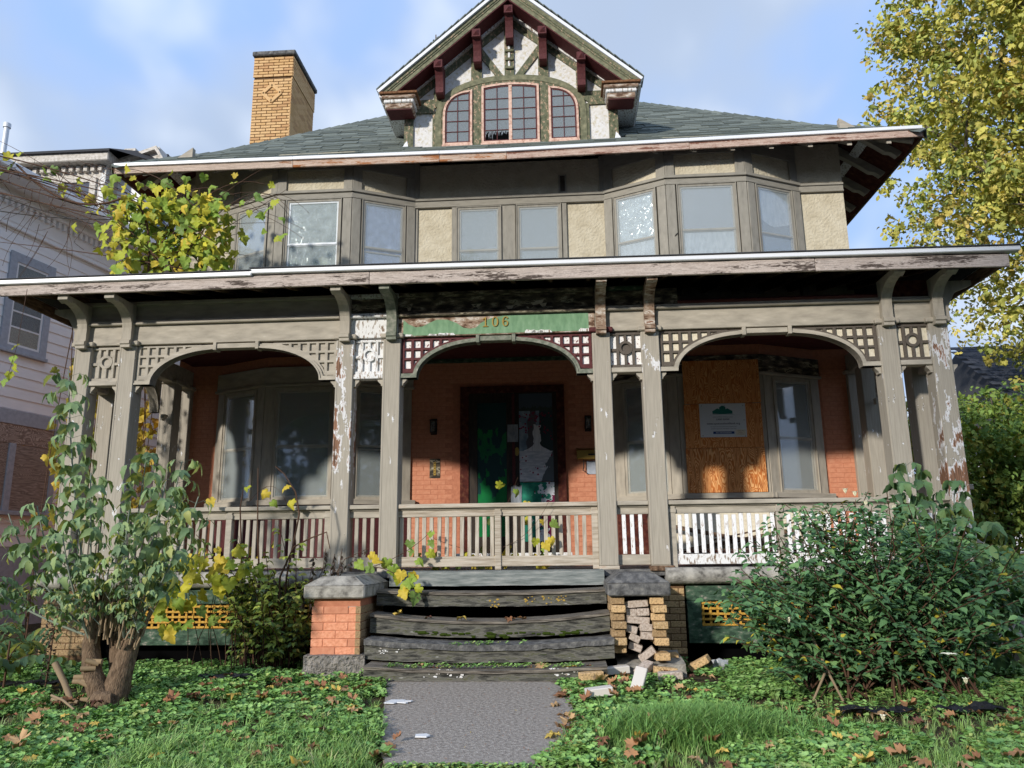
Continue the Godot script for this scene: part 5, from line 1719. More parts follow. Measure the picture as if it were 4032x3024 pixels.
func porch_things() -> void:
	# notice board screwed to the plywood
	var s := thing("sign", "white rectangular sign with teal house emblem screwed to the plywood", "sign", Vector3(2.835, 1.825, -2.012))
	s.rotation.z = -0.008
	part(s, "sign_board", bb(Vector3(-0.30, -0.225, -0.012), Vector3(0.30, 0.225, 0.0), 0.002), M.sign_white)
	var teal: Material = M.teal
	var em := MB.new()
	em.prism(PackedVector2Array([Vector2(-0.13, 0.085), Vector2(0.13, 0.085), Vector2(0.13, 0.115), Vector2(0.137, 0.118), Vector2(0.065, 0.16), Vector2(0.043, 0.146), Vector2(0.043, 0.174), Vector2(0.0, 0.198), Vector2(-0.04, 0.174), Vector2(-0.04, 0.146), Vector2(-0.065, 0.16), Vector2(-0.137, 0.118), Vector2(-0.13, 0.115)]), 0.0, 0.001)
	em.prism(PackedVector2Array([Vector2(0.022, 0.18), Vector2(0.032, 0.175), Vector2(0.032, 0.197), Vector2(0.022, 0.197)]), 0.0, 0.001)
	part(s, "emblem", em, teal)
	var ar := MB.new()
	for k in 14:
		var x0 := -0.185 + k * 0.37 / 14.0
		var x1 := x0 + 0.37 / 14.0
		var f0 := 0.016 * (1.0 - pow(x0 / 0.185, 2))
		var f1 := 0.016 * (1.0 - pow(x1 / 0.185, 2))
		ar.poly([Vector3(x0, 0.064 + f0, 0.001), Vector3(x1, 0.064 + f1, 0.001), Vector3(x1, 0.064 + f1 * 1.35, 0.001), Vector3(x0, 0.064 + f0 * 1.35, 0.001)], Vector3(0, 0, 1))
	part(s, "emblem", ar, teal)
	text(s, "GREATER SYRACUSE", 0.0295, Vector3(0, 0.042, 0.0), M.ink_grey)
	text(s, "LAND BANK", 0.031, Vector3(0.0, 0.011, 0.0), M.ink, "Droid Sans", true)
	text(s, "www.syracuselandbank.org", 0.0325, Vector3(0.005, -0.046, 0.0), M.ink, "Droid Sans", true)
	text(s, "To report an issue with this property call:", 0.0185, Vector3(0.005, -0.086, 0.0), M.ink)
	text(s, "Greater Syracuse Land Bank | 422-2301", 0.0185, Vector3(0.005, -0.113, 0.0), M.ink)
	part(s, "banner", bb(Vector3(-0.135, -0.183, 0.0), Vector3(0.14, -0.150, 0.001), 0.0), M.sign_blue)
	text(s, "NO TRESPASSING", 0.0245, Vector3(0.0, -0.1665, 0.0014), M.sign_white, "Droid Sans", true)
	part(s, "sticker", bb(Vector3(0.155, -0.205, 0.0), Vector3(0.285, -0.128, 0.001), 0.0), M.cream)
	for k in 3:
		text(s, ["RESOLUTION", "DAMAGE", "312-251-2228"][k] if k == 2 else ["CONTACT HERE", "DAMAGE"][k], 0.0125, Vector3(0.22, -0.143 - k * 0.022, 0.0014), M.maroon)
	for c in [[-0.27, 0.195], [0.27, 0.195], [-0.27, -0.205], [0.28, -0.215], [0.275, 0.0]]:
		part(s, "screw", bb(Vector3(c[0] - 0.005, c[1] - 0.005, 0.0), Vector3(c[0] + 0.005, c[1] + 0.005, 0.003), 0.001), M.black_iron)
	# mailbox
	var mb := thing("mailbox", "tarnished brass wall mailbox on the brick right of the doors", "mailbox", Vector3(1.07, 1.39, -2.5))
	part(mb, "box", bb(Vector3(-0.165, 0.0, 0.0), Vector3(0.165, 0.13, 0.10), 0.008), M.brass)
	var lid := MB.new()
	lid.prism(PackedVector2Array([Vector2(0.0, 0.165), Vector2(0.0, 0.12), Vector2(0.115, 0.09), Vector2(0.115, 0.12)]), -0.17, 0.17, Transform3D(Basis(Vector3(0, 0, 1), Vector3.UP, Vector3(-1, 0, 0)), Vector3.ZERO))
	part(mb, "lid", lid, M.brass)
	part(mb, "slot", bb(Vector3(-0.01, 0.05, 0.099), Vector3(0.09, 0.075, 0.104), 0.002), M.black_iron)
	var hook := MB.new()
	hook.tube([Vector3(-0.07, 0.0, 0.06), Vector3(-0.075, -0.10, 0.06), Vector3(-0.085, -0.15, 0.065), Vector3(-0.055, -0.17, 0.08)], 0.008, 0.006, 6)
	part(mb, "paper_hook", hook, M.black_iron)
	single("wall_plate", bb(Vector3(1.04, 1.19, -2.5), Vector3(1.19, 1.375, -2.488), 0.002), M.grey_trim, "grey blank metal plate on the bricks below the brass mailbox", "plate")
	# lamps either side of the doors
	for k in 2:
		var l := thing("wall_lamp", ["black iron lantern on the brick pier left of the doors", "black iron lantern on the brick right of the doors above the mailbox"][k], "wall lamp", Vector3([-1.10, 1.075][k], 1.90, -2.5), "lanterns beside the front doors")
		part(l, "back_plate", bb(Vector3(-0.045, -0.115, 0.0), Vector3(0.045, 0.115, 0.012), 0.004), M.black_iron)
		part(l, "lamp_cage", bb(Vector3(-0.04, -0.10, 0.03), Vector3(0.04, -0.085, 0.11), 0.004), M.black_iron)
		part(l, "lamp_roof", bb(Vector3(-0.05, 0.07, 0.01), Vector3(0.05, 0.09, 0.12), 0.01), M.black_iron)
		for e in 4:
			part(l, "lamp_bar", bb(Vector3(-0.04 + 0.07 * (e % 2), -0.09, 0.03 + 0.07 * (e / 2)), Vector3(-0.03 + 0.07 * (e % 2), 0.075, 0.04 + 0.07 * (e / 2)), 0.0), M.black_iron)
		part(l, "lamp_glass", bb(Vector3(-0.033, -0.085, 0.037), Vector3(0.033, 0.07, 0.103), 0.002), M.glass)
	var bp := thing("bell_plate", "dark door-bell plate with a brass strip on the left brick pier", "bell plate", Vector3(-1.08, 1.31, -2.5))
	part(bp, "plate", bb(Vector3(-0.075, -0.135, 0.0), Vector3(0.075, 0.135, 0.012), 0.003), M.old_frieze)
	part(bp, "brass_strip", bb(Vector3(-0.018, -0.10, 0.012), Vector3(0.018, 0.09, 0.02), 0.003), M.brass)
	for k in 5:
		part(bp, "button", bb(Vector3(-0.006, -0.07 + k * 0.035 - 0.006, 0.02), Vector3(0.006, -0.07 + k * 0.035 + 0.006, 0.026), 0.002), M.black_iron)
	single("paper_notice", bb(Vector3(-0.055, 1.655, -2.452), Vector3(0.095, 1.90, -2.449), 0.0), M.curtain_pale, "upper grey paper notice taped across the meeting of the front doors", "notice")
	single("paper_notice", bb(Vector3(-0.03, 0.80, -2.452), Vector3(0.115, 1.05, -2.449), 0.0, Transform3D(Basis(Vector3.BACK, -0.02), Vector3.ZERO)), M.curtain_pale, "lower white paper notice stuck on the right front door near its foot", "notice")
	# boards lying about on the porch floor
	var wb := bx(Vector3.ZERO, Vector3(1.5, 0.16, 0.03), 0.004)
	single("board", wb, M.white_peel, "long whitish board lying on edge before the front doors behind the railing", "board", Transform3D(Basis(Vector3.RIGHT, -0.15), Vector3(0.05, 0.06, -1.7)))
	var names := ["dark plank leaning down to the right behind the white balusters", "dark plank leaning down to the left behind the white balusters", "upper thin dark lath slanting across the white panel behind the right railing"]
	for k in 3:
		single("plank", bx(Vector3.ZERO, Vector3([1.25, 1.2, 1.0][k], [0.05, 0.045, 0.02][k], 0.03), 0.003), M.rafter_wood, names[k], "plank", Transform3D(Basis(Vector3.BACK, [-0.2, 0.17, 0.2][k]), Vector3([2.5, 2.75, 2.85][k], [0.31, 0.26, 0.35][k], [-1.0, -1.04, -0.97][k])), "loose boards on the right half of the porch")
	single("leaning_panel", bx(Vector3.ZERO, Vector3(1.9, 0.62, 0.015), 0.002), M.cream, "large dirty cream panel leaning inside the right railing", "panel", Transform3D(Basis(Vector3.RIGHT, -0.1), Vector3(2.85, 0.30, -1.12)))
	var sl := thing("slat_bundle", "stack of thin reddish laths lying behind the white balusters", "lath stack", Vector3(2.75, 0.0, -0.75))
	for k in 16:
		var rr := rf(-0.02, 0.02)
		part(sl, "slat", bx(Vector3(rf(-0.05, 0.05), 0.0 + (k / 2) * 0.022, (k % 2) * 0.07), Vector3(1.5, 0.014, 0.05), 0.002, Transform3D(Basis(Vector3.BACK, rr * 0.3), Vector3.ZERO)), M.soffit_red if k % 3 else M.rafter_wood)
	# litter on path and grass
	var gl := MB.new()
	gl.prism(PackedVector2Array([Vector2(-0.10, -0.05), Vector2(-0.02, -0.06), Vector2(0.0, -0.035), Vector2(0.07, -0.05), Vector2(0.085, -0.03), Vector2(0.03, -0.015), Vector2(0.10, 0.0), Vector2(0.11, 0.025), Vector2(0.04, 0.02), Vector2(0.05, 0.045), Vector2(-0.06, 0.045)]), 0.0, 0.007, Transform3D(Basis(Vector3.RIGHT, -PI / 2), Vector3.ZERO))
	single("paper_scrap", gl, M.drip_metal, "torn white glove-like scrap at the left edge of the concrete path", "litter", Transform3D(Basis(Vector3.RIGHT, 0.065), Vector3(-0.60, gy(2.0) + 0.03, 1.98)))
	var s2 := MB.new()
	s2.prism(PackedVector2Array([Vector2(-0.045, -0.03), Vector2(0.03, -0.035), Vector2(0.05, 0.0), Vector2(0.02, 0.032), Vector2(-0.05, 0.02)]), 0.0, 0.008, Transform3D(Basis(Vector3.RIGHT, -PI / 2), Vector3.ZERO))
	single("paper_scrap", s2, M.drip_metal, "small crumpled white scrap lying near the middle of the path", "litter", Transform3D(Basis(Vector3.RIGHT, 0.065), Vector3(-0.25, gy(2.85) + 0.03, 2.85)))
	var cr := rough_block(Vector3.ZERO, Vector3(0.13, 0.09, 0.1), 51, 0.05, 4)
	single("crumpled_wrapper", cr, M.lead_white, "crumpled silvery wrapper in the clover left of the big bush", "litter", Transform3D(Basis(Vector3.UP, 0.6), Vector3(2.12, gy(0.5) + 0.05, 0.5)))
	var can := MB.new()
	can.tube([Vector3(-0.06, 0, 0), Vector3(0.06, 0.02, 0)], 0.032, 0.032, 12)
	single("drink_can", can, M.lead_white, "pale drink can lying in shade under the big bush", "can", vf(Vector3(2.68, gy(1.3) + 0.05, 1.3), 0.9))
	var fabric_spots := [[2.85, 2.3, 0.32, "black landscape fabric showing under the front of the big bush"], [-2.3, 1.2, 0.3, "black landscape fabric wrinkled in the clover behind the left lawn"], [-3.9, 1.5, 0.35, "black landscape fabric at the far left behind the shrub's trunk"], [3.5, 2.25, 0.3, "black landscape fabric at the right foot of the big bush"]]
	for f in fabric_spots:
		var m := MB.new()
		var n := FastNoiseLite.new()
		n.seed = int(f[0] * 10) + 50
		n.frequency = 4.0
		var k := 12
		for i in k:
			for j in k / 2:
				var q := []
				for e in [[0, 0], [1, 0], [1, 1], [0, 1]]:
					var x: float = ((i + e[0]) / float(k) - 0.5) * 1.5 * f[2]
					var z: float = ((j + e[1]) / float(k / 2) - 0.5) * 0.5 * f[2]
					q.push_back(Vector3(x, 0.05 + 0.05 * n.get_noise_2d(x * 2.0, z * 2.0), z))
				m.poly(q, Vector3.UP)
		single("ground_fabric", m, M.black_fabric, f[3], "fabric", Transform3D(Basis(), Vector3(f[0], gy(f[1]) + 0.01, f[1])))

# ---------------------------------------------------------------- leaves

const PAL := {
	"elder": [[0.16, 0.25, 0.12], [0.20, 0.30, 0.14], [0.12, 0.20, 0.10], [0.25, 0.34, 0.14], [0.33, 0.36, 0.12]],
	"bush": [[0.10, 0.215, 0.09], [0.13, 0.26, 0.105], [0.08, 0.17, 0.08], [0.18, 0.32, 0.12], [0.46, 0.40, 0.05]],
	"grape": [[0.36, 0.40, 0.04], [0.48, 0.44, 0.04], [0.22, 0.33, 0.05], [0.55, 0.42, 0.05], [0.13, 0.22, 0.05]],
	"grape_gold": [[0.52, 0.36, 0.05], [0.60, 0.44, 0.06], [0.36, 0.34, 0.05], [0.46, 0.27, 0.06], [0.28, 0.27, 0.06]],
	"rose": [[0.22, 0.31, 0.07], [0.36, 0.42, 0.08], [0.12, 0.20, 0.07], [0.10, 0.18, 0.08], [0.45, 0.43, 0.12]],
	"dry": [[0.05, 0.035, 0.028], [0.035, 0.026, 0.022], [0.07, 0.05, 0.04], [0.05, 0.035, 0.028], [0.09, 0.06, 0.05]],
	"elder_dark": [[0.08, 0.155, 0.07], [0.10, 0.19, 0.08], [0.06, 0.125, 0.06], [0.14, 0.23, 0.09], [0.24, 0.28, 0.09]],
	"fern": [[0.05, 0.11, 0.055], [0.065, 0.13, 0.06], [0.04, 0.085, 0.05], [0.09, 0.15, 0.06], [0.24, 0.26, 0.06]],
	"maple": [[0.42, 0.43, 0.10], [0.52, 0.49, 0.11], [0.32, 0.38, 0.10], [0.60, 0.51, 0.13], [0.55, 0.42, 0.12]],
	"hedge": [[0.24, 0.36, 0.08], [0.31, 0.41, 0.09], [0.17, 0.29, 0.08], [0.33, 0.33, 0.06], [0.42, 0.32, 0.08]],
	"dark": [[0.05, 0.09, 0.04], [0.06, 0.11, 0.045], [0.04, 0.075, 0.035], [0.09, 0.12, 0.05], [0.12, 0.13, 0.05]],
	"clover": [[0.18, 0.34, 0.09], [0.23, 0.40, 0.11], [0.13, 0.27, 0.085], [0.28, 0.45, 0.15], [0.33, 0.41, 0.13]],
	"grass": [[0.22, 0.37, 0.10], [0.27, 0.43, 0.12], [0.15, 0.30, 0.08], [0.32, 0.45, 0.17], [0.42, 0.42, 0.21]],
	"litter": [[0.40, 0.21, 0.10], [0.30, 0.14, 0.07], [0.52, 0.33, 0.16], [0.62, 0.44, 0.10], [0.16, 0.07, 0.05]],
}
var LM := {}


func leaf_material(called: String, c: Color, vertex := false, through := 0.6) -> StandardMaterial3D:
	var m := StandardMaterial3D.new()
	m.resource_name = called
	m.albedo_color = c
	m.vertex_color_use_as_albedo = vertex
	m.roughness = 0.55
	m.metallic_specular = 0.35
	m.backlight_enabled = true
	m.backlight = Color(through, through, through * 0.45)
	M[called] = m
	return m


# halves: outline from base to tip on the right side; mirrored. Fan about a point on the midrib, cupped and rippled.
func fan_leaf(half: Array, mid_y: float, cup: float, ripple: float, sd := 0) -> ArrayMesh:
	var pts := []
	for h in half:
		pts.push_back(Vector2(h[0], h[1]))
	for k in range(half.size() - 2, 0, -1):
		pts.push_back(Vector2(-half[k][0], half[k][1]))
	var st := SurfaceTool.new()
	st.begin(Mesh.PRIMITIVE_TRIANGLES)
	st.set_smooth_group(0)
	var lift := func(p: Vector2) -> Vector3:
		var d := p - Vector2(0, mid_y)
		return Vector3(p.x, p.y, -cup * d.length_squared() + absf(p.x) * 0.22 + ripple * sin(p.x * 9.0 + sd) * sin(p.y * 8.0 + sd * 1.7))
	var n := pts.size()
	for k in n:
		for q: Vector2 in [Vector2(0, mid_y), pts[(k + 1) % n], pts[k]]:
			st.set_uv(q)
			st.add_vertex(lift.call(q))
	st.index()
	st.generate_normals()
	return st.commit()


# a long leaf: rows of half-widths from base to tip, folded on the midrib and bent back
func blade(widths: Array, fold: float, bend: float) -> ArrayMesh:
	var st := SurfaceTool.new()
	st.begin(Mesh.PRIMITIVE_TRIANGLES)
	st.set_smooth_group(0)
	var k := widths.size() - 1
	var at := func(i: int, s: float) -> Vector3:
		var y := float(i) / k
		var w: float = widths[i] * s
		return Vector3(w, y - bend * 0.3 * y * y, absf(w) * fold - bend * y * y)
	for i in k:
		for s: float in [-1.0, 1.0]:
			var a: Vector3 = at.call(i, 0.0)
			var b: Vector3 = at.call(i + 1, 0.0)
			var c: Vector3 = at.call(i + 1, s)
			var d: Vector3 = at.call(i, s)
			var order := [a, c, b, a, d, c] if s < 0 else [a, b, c, a, c, d]
			for q: Vector3 in order:
				st.add_vertex(q)
	st.index()
	st.generate_normals()
	return st.commit()


func make_leaves() -> void:
	var grape := [[0.0, 0.0], [0.14, -0.19], [0.33, -0.17], [0.46, -0.02], [0.42, 0.10], [0.58, 0.24], [0.50, 0.38], [0.38, 0.44], [0.36, 0.60], [0.22, 0.68], [0.15, 0.85], [0.0, 1.0]]
	LM.grape = [fan_leaf(grape, 0.28, 0.35, 0.11, 1), fan_leaf(grape, 0.28, 0.9, 0.14, 2), fan_leaf(grape, 0.28, -0.35, 0.13, 3), fan_leaf(grape, 0.28, 1.4, 0.12, 5)]
	var maple := [[0.0, 0.0], [0.10, -0.03], [0.30, -0.10], [0.26, 0.06], [0.55, 0.18], [0.42, 0.30], [0.54, 0.48], [0.30, 0.46], [0.23, 0.52], [0.30, 0.74], [0.14, 0.74], [0.0, 1.0]]
	LM.maple = [fan_leaf(maple, 0.3, 0.5, 0.12, 1), fan_leaf(maple, 0.3, 1.1, 0.2, 2), fan_leaf(maple, 0.3, -0.8, 0.22, 3)]
	LM.oval = [blade([0.02, 0.2, 0.27, 0.22, 0.0], 0.35, 0.25), blade([0.02, 0.22, 0.25, 0.18, 0.0], 0.5, 0.5)]
	LM.elder = [blade([0.01, 0.19, 0.25, 0.20, 0.25, 0.14, 0.11, 0.0], 0.35, 0.4), blade([0.01, 0.17, 0.26, 0.23, 0.17, 0.19, 0.08, 0.0], 0.5, 0.75), blade([0.01, 0.2, 0.22, 0.24, 0.15, 0.13, 0.06, 0.0], 0.2, 0.2)]
	LM.bush = [fan_leaf([[0.0, 0.0], [0.24, 0.05], [0.33, 0.24], [0.26, 0.38], [0.30, 0.52], [0.15, 0.72], [0.0, 1.0]], 0.3, 0.3, 0.05, 1), fan_leaf([[0.0, 0.0], [0.2, 0.04], [0.3, 0.26], [0.22, 0.5], [0.12, 0.75], [0.0, 1.0]], 0.3, 0.55, 0.06, 2)]
	LM.narrow = [blade([0.01, 0.12, 0.16, 0.12, 0.0], 0.3, 0.35)]
	for p in PAL:
		for i in 5:
			var c: Array = PAL[p][i]
			leaf_material("leaf_%s_%d" % [p, i], Color(c[0], c[1], c[2]).linear_to_srgb(), false, 0.25 if p in ["dry", "litter"] else 0.6)
	leaf_material("leaf_any", Color.WHITE, true, 0.6)
	leaf_material("leaf_ground", Color.WHITE, true, 0.35)


func tone_color(pal: String, tone: int, r: RandomNumberGenerator) -> Color:
	var c: Array = PAL[pal][tone]
	var f := r.randf_range(0.8, 1.22)
	return Color(c[0] * f, c[1] * f, c[2] * f)


func pick_tone(r: RandomNumberGenerator, weights: Array) -> int:
	var s := 0.0
	for w: float in weights:
		s += w
	var q := r.randf() * s
	for i in weights.size():
		q -= weights[i]
		if q <= 0:
			return i
	return 0


func scatter(parent: Node3D, called: String, mesh: Mesh, mat: Material, xfs: Array, cols: Array) -> MultiMeshInstance3D:
	var mm := MultiMesh.new()
	mm.transform_format = MultiMesh.TRANSFORM_3D
	mm.use_colors = true
	mm.mesh = mesh
	mm.instance_count = xfs.size()
	for i in xfs.size():
		mm.set_instance_transform(i, xfs[i])
		mm.set_instance_color(i, cols[i])
	var o := MultiMeshInstance3D.new()
	o.multimesh = mm
	o.material_override = mat
	o.name = called
	parent.add_child(o, true)
	return o


# a leaf's place: base, direction it points, way its face looks
func leaf_at(at: Vector3, dir: Vector3, face: Vector3, size: float) -> Transform3D:
	var y := dir.normalized()
	var z := (face - y * face.dot(y))
	if z.length() < 0.01:
		z = Vector3(0.3, 0.4, 1.0) - y * Vector3(0.3, 0.4, 1.0).dot(y)
	z = z.normalized()
	return Transform3D(Basis(y.cross(z), y, z) * size, at)


# leaves: [transform, tone]; the largest in the picture as parts of the plant, the rest as one foliage mass
func put_leaves(plant: Node3D, leaves: Array, kind: String, pal: String, most: int, sd: int) -> void:
	var r := RandomNumberGenerator.new()
	r.seed = sd
	var order := []
	for i in leaves.size():
		var t: Transform3D = leaves[i][0]
		order.push_back([(t.origin + plant.position - EYE).length() / maxf(t.basis.y.length(), 0.001), i])
	order.sort()
	var meshes: Array = LM[kind]
	var rest := []
	for m in meshes:
		rest.push_back([[], []])
	for k in order.size():
		var L: Array = leaves[order[k][1]]
		var v := r.randi() % meshes.size()
		if k < most:
			part(plant, "leaf", meshes[v], M["leaf_%s_%d" % [pal, L[1]]], L[0])
		else:
			rest[v][0].push_back(L[0])
			rest[v][1].push_back(tone_color(pal, L[1], r))
	for v in meshes.size():
		if rest[v][0].size():
			scatter(plant, "foliage", meshes[v], M.leaf_any, rest[v][0], rest[v][1]).set_meta("kind", "stuff")


func curve_pts(a: Vector3, b: Vector3, c: Vector3, n := 10) -> Array:
	var p := []
	for k in n + 1:
		var t := float(k) / n
		p.push_back(a * (1 - t) * (1 - t) + b * 2 * t * (1 - t) + c * t * t)
	return p


func rdir(r: RandomNumberGenerator) -> Vector3:
	return Vector3(r.randfn(), r.randfn(), r.randfn()).normalized()


# a stem with opposite compound leaves that hang outward, as on a box elder
func elder_shoot(r: RandomNumberGenerator, stems: MB, leaves: Array, path: Array, from: float, r0: float, size: float, weights: Array, gap := 0.085) -> void:
	stems.tube(path, r0, r0 * 0.45, 6)
	var n := path.size() - 1
	var length := 0.0
	for k in n:
		length += (path[k + 1] - path[k]).length()
	var s := from * length
	var turn := r.randf() * TAU
	while s < length:
		var u := s / length * n
		var i := mini(int(u), n - 1)
		var p: Vector3 = path[i].lerp(path[i + 1], u - i)
		turn += PI / 2 + r.randf_range(-0.3, 0.3)
		for side in 2:
			var a := turn + PI * side
			var out := Vector3(cos(a), 0, sin(a))
			var pl := size * r.randf_range(0.9, 1.6) * (1.0 - 0.35 * s / length)
			var q := p + out * pl * 0.8 + Vector3(0, pl * 0.35, 0)
			var tip := q + out * pl * 0.7 + Vector3(0, -pl * 0.25, 0)
			stems.tube([p, q, tip], 0.0022, 0.0014, 3)
			for e in 5:
				var b: Vector3 = [q.lerp(tip, 0.1), q.lerp(tip, 0.1), q.lerp(tip, 0.6), q.lerp(tip, 0.6), tip][e]
				var sd: Vector3 = out.cross(Vector3.UP) * [1.0, -1.0, 1.0, -1.0, 0.0][e]
				var dir: Vector3 = out * 0.5 + sd * 0.8 + Vector3(0, r.randf_range(-1.1, -0.35), 0)
				if r.randf() < 0.12:
					continue
				leaves.push_back([leaf_at(b, dir, Vector3(out.x, 0.9, out.z) + rdir(r) * 0.4, size * r.randf_range(0.75, 1.45)), pick_tone(r, weights)])
		s += gap * r.randf_range(0.8, 1.25)


func left_shrub() -> void:
	var r := RandomNumberGenerator.new()
	r.seed = 101
	var base := Vector3(-2.98, gy(1.9), 1.9)
	var t := thing("elder_shrub", "tall shrub with thick forked trunk and drooping green leaves before the left porch", "shrub", base)
	var tr := MB.new()
	tr.tube([Vector3(0.0, -0.05, 0), Vector3(-0.03, 0.08, 0.02), Vector3(-0.11, 0.22, 0.02), Vector3(-0.16, 0.44, 0), Vector3(-0.14, 0.70, 0)], 0.105, 0.045, 10, 0.15)
	tr.tube([Vector3(0.05, -0.05, -0.02), Vector3(0.09, 0.10, 0), Vector3(0.12, 0.28, -0.02), Vector3(0.15, 0.48, -0.05)], 0.125, 0.06, 10, 0.2)
	tr.tube([Vector3(0.08, 0.06, -0.08), Vector3(0.03, 0.30, -0.10), Vector3(0.0, 0.52, -0.10)], 0.085, 0.05, 9, 0.15)
	tr.tube([Vector3(-0.02, 0.0, 0.06), Vector3(0.05, 0.03, 0.12), Vector3(0.12, 0.04, 0.1)], 0.10, 0.06, 8, 0.25)
	part(t, "trunk", tr, M.bark)
	var stubs := MB.new()
	for k in 7:
		var a := Vector3(r.randf_range(-0.12, 0.05), r.randf_range(0.0, 0.35), 0.06)
		stubs.tube([a, a + Vector3(r.randf_range(-0.14, -0.04), r.randf_range(0.0, 0.08), r.randf_range(0.0, 0.08))], 0.022, 0.02, 7)
	part(t, "cut_stub", stubs, M.cut_wood)
	# cut and dead sticks standing from the crown of the stump
	var sticks := MB.new()
	for k in 60:
		var a := Vector3(r.randf_range(-0.2, 0.22), r.randf_range(0.4, 0.6), r.randf_range(-0.12, 0.1))
		var l := r.randf_range(0.2, 0.6)
		var d := Vector3(a.x * 1.2 + r.randf_range(-0.2, 0.2), 1.0, r.randf_range(-0.25, 0.2)).normalized()
		sticks.tube([a, a + d * l * 0.5, a + d * l + rdir(r) * 0.03], 0.009, 0.005, 5)
	part(t, "dead_sticks", sticks, M.tan_stem)
	var stems := MB.new()
	var leaves := []
	var w := [3.0, 3.0, 2.0, 1.2, 0.4]
	var tips := [[-0.72, 2.78, -0.15, 0.38, 0.105], [0.05, 2.0, -0.2, 0.5, 0.105], [0.35, 1.75, 0.0, 0.45, 0.11], [0.62, 1.62, -0.05, 0.55, 0.10], [-0.25, 1.82, 0.1, 0.5, 0.10], [-1.0, 1.5, 0.0, 0.5, 0.095], [-1.25, 1.1, 0.1, 0.5, 0.09], [-0.65, 1.55, 0.15, 0.5, 0.09], [0.2, 1.5, 0.25, 0.45, 0.095], [0.6, 1.2, 0.2, 0.5, 0.09], [-0.3, 1.3, 0.3, 0.4, 0.08], [0.35, 1.95, -0.25, 0.55, 0.10]]
	for q in tips:
		var a := Vector3(clampf(q[0], -0.16, 0.16) * 0.9, 0.5, q[2] * 0.2)
		var tip := Vector3(q[0], q[1], q[2])
		elder_shoot(r, stems, leaves, curve_pts(a, Vector3(q[0] * 0.75, lerpf(0.5, q[1], 0.45), q[2] * 0.8), tip, 12), q[3], 0.011, q[4], w)
	# the leafy tall shoot again, lower side twigs
	for k in 26:
		var a := Vector3(r.randf_range(-0.45, 0.45), r.randf_range(0.5, 1.1), r.randf_range(-0.1, 0.3))
		var tip := a + Vector3(r.randf_range(-0.35, 0.35), r.randf_range(0.05, 0.3), r.randf_range(-0.05, 0.2))
		elder_shoot(r, stems, leaves, curve_pts(a, a.lerp(tip, 0.5) + Vector3(0, 0.06, 0), tip, 5), 0.2, 0.004, 0.05, [2.0, 2.0, 1.0, 2.5, 3.0], 0.06)
	part(t, "stems", stems, M.green_stem)
	put_leaves(t, leaves, "elder", "elder", 300, 7)
	# cut branches lying at the foot
	for k in 4:
		var m := MB.new()
		var a := Vector3([-3.36, -3.30, -3.45, -3.2][k], gy(2.0) + [0.04, 0.06, 0.05, 0.12][k], 2.0 + 0.08 * k)
		var e := a + Vector3([0.22, 0.2, 0.16, 0.25][k], [-0.03, -0.02, 0.0, -0.08][k], [0.05, -0.02, 0.05, 0.1][k])
		if k == 0:
			a.y += 0.28
		m.tube([a, a.lerp(e, 0.5) + Vector3(0, 0.015, 0), e], [0.026, 0.018, 0.012, 0.01][k], [0.022, 0.014, 0.01, 0.008][k], 7)
		single("cut_branch", m, M.tan_stem, ["thick cut branch propped against the forked trunk's left side", "grey cut branch lying left of the forked trunk", "thin bare twig sticking left from the cut branches", "forked dry twig lying across the trunk's foot"][k], "branch")


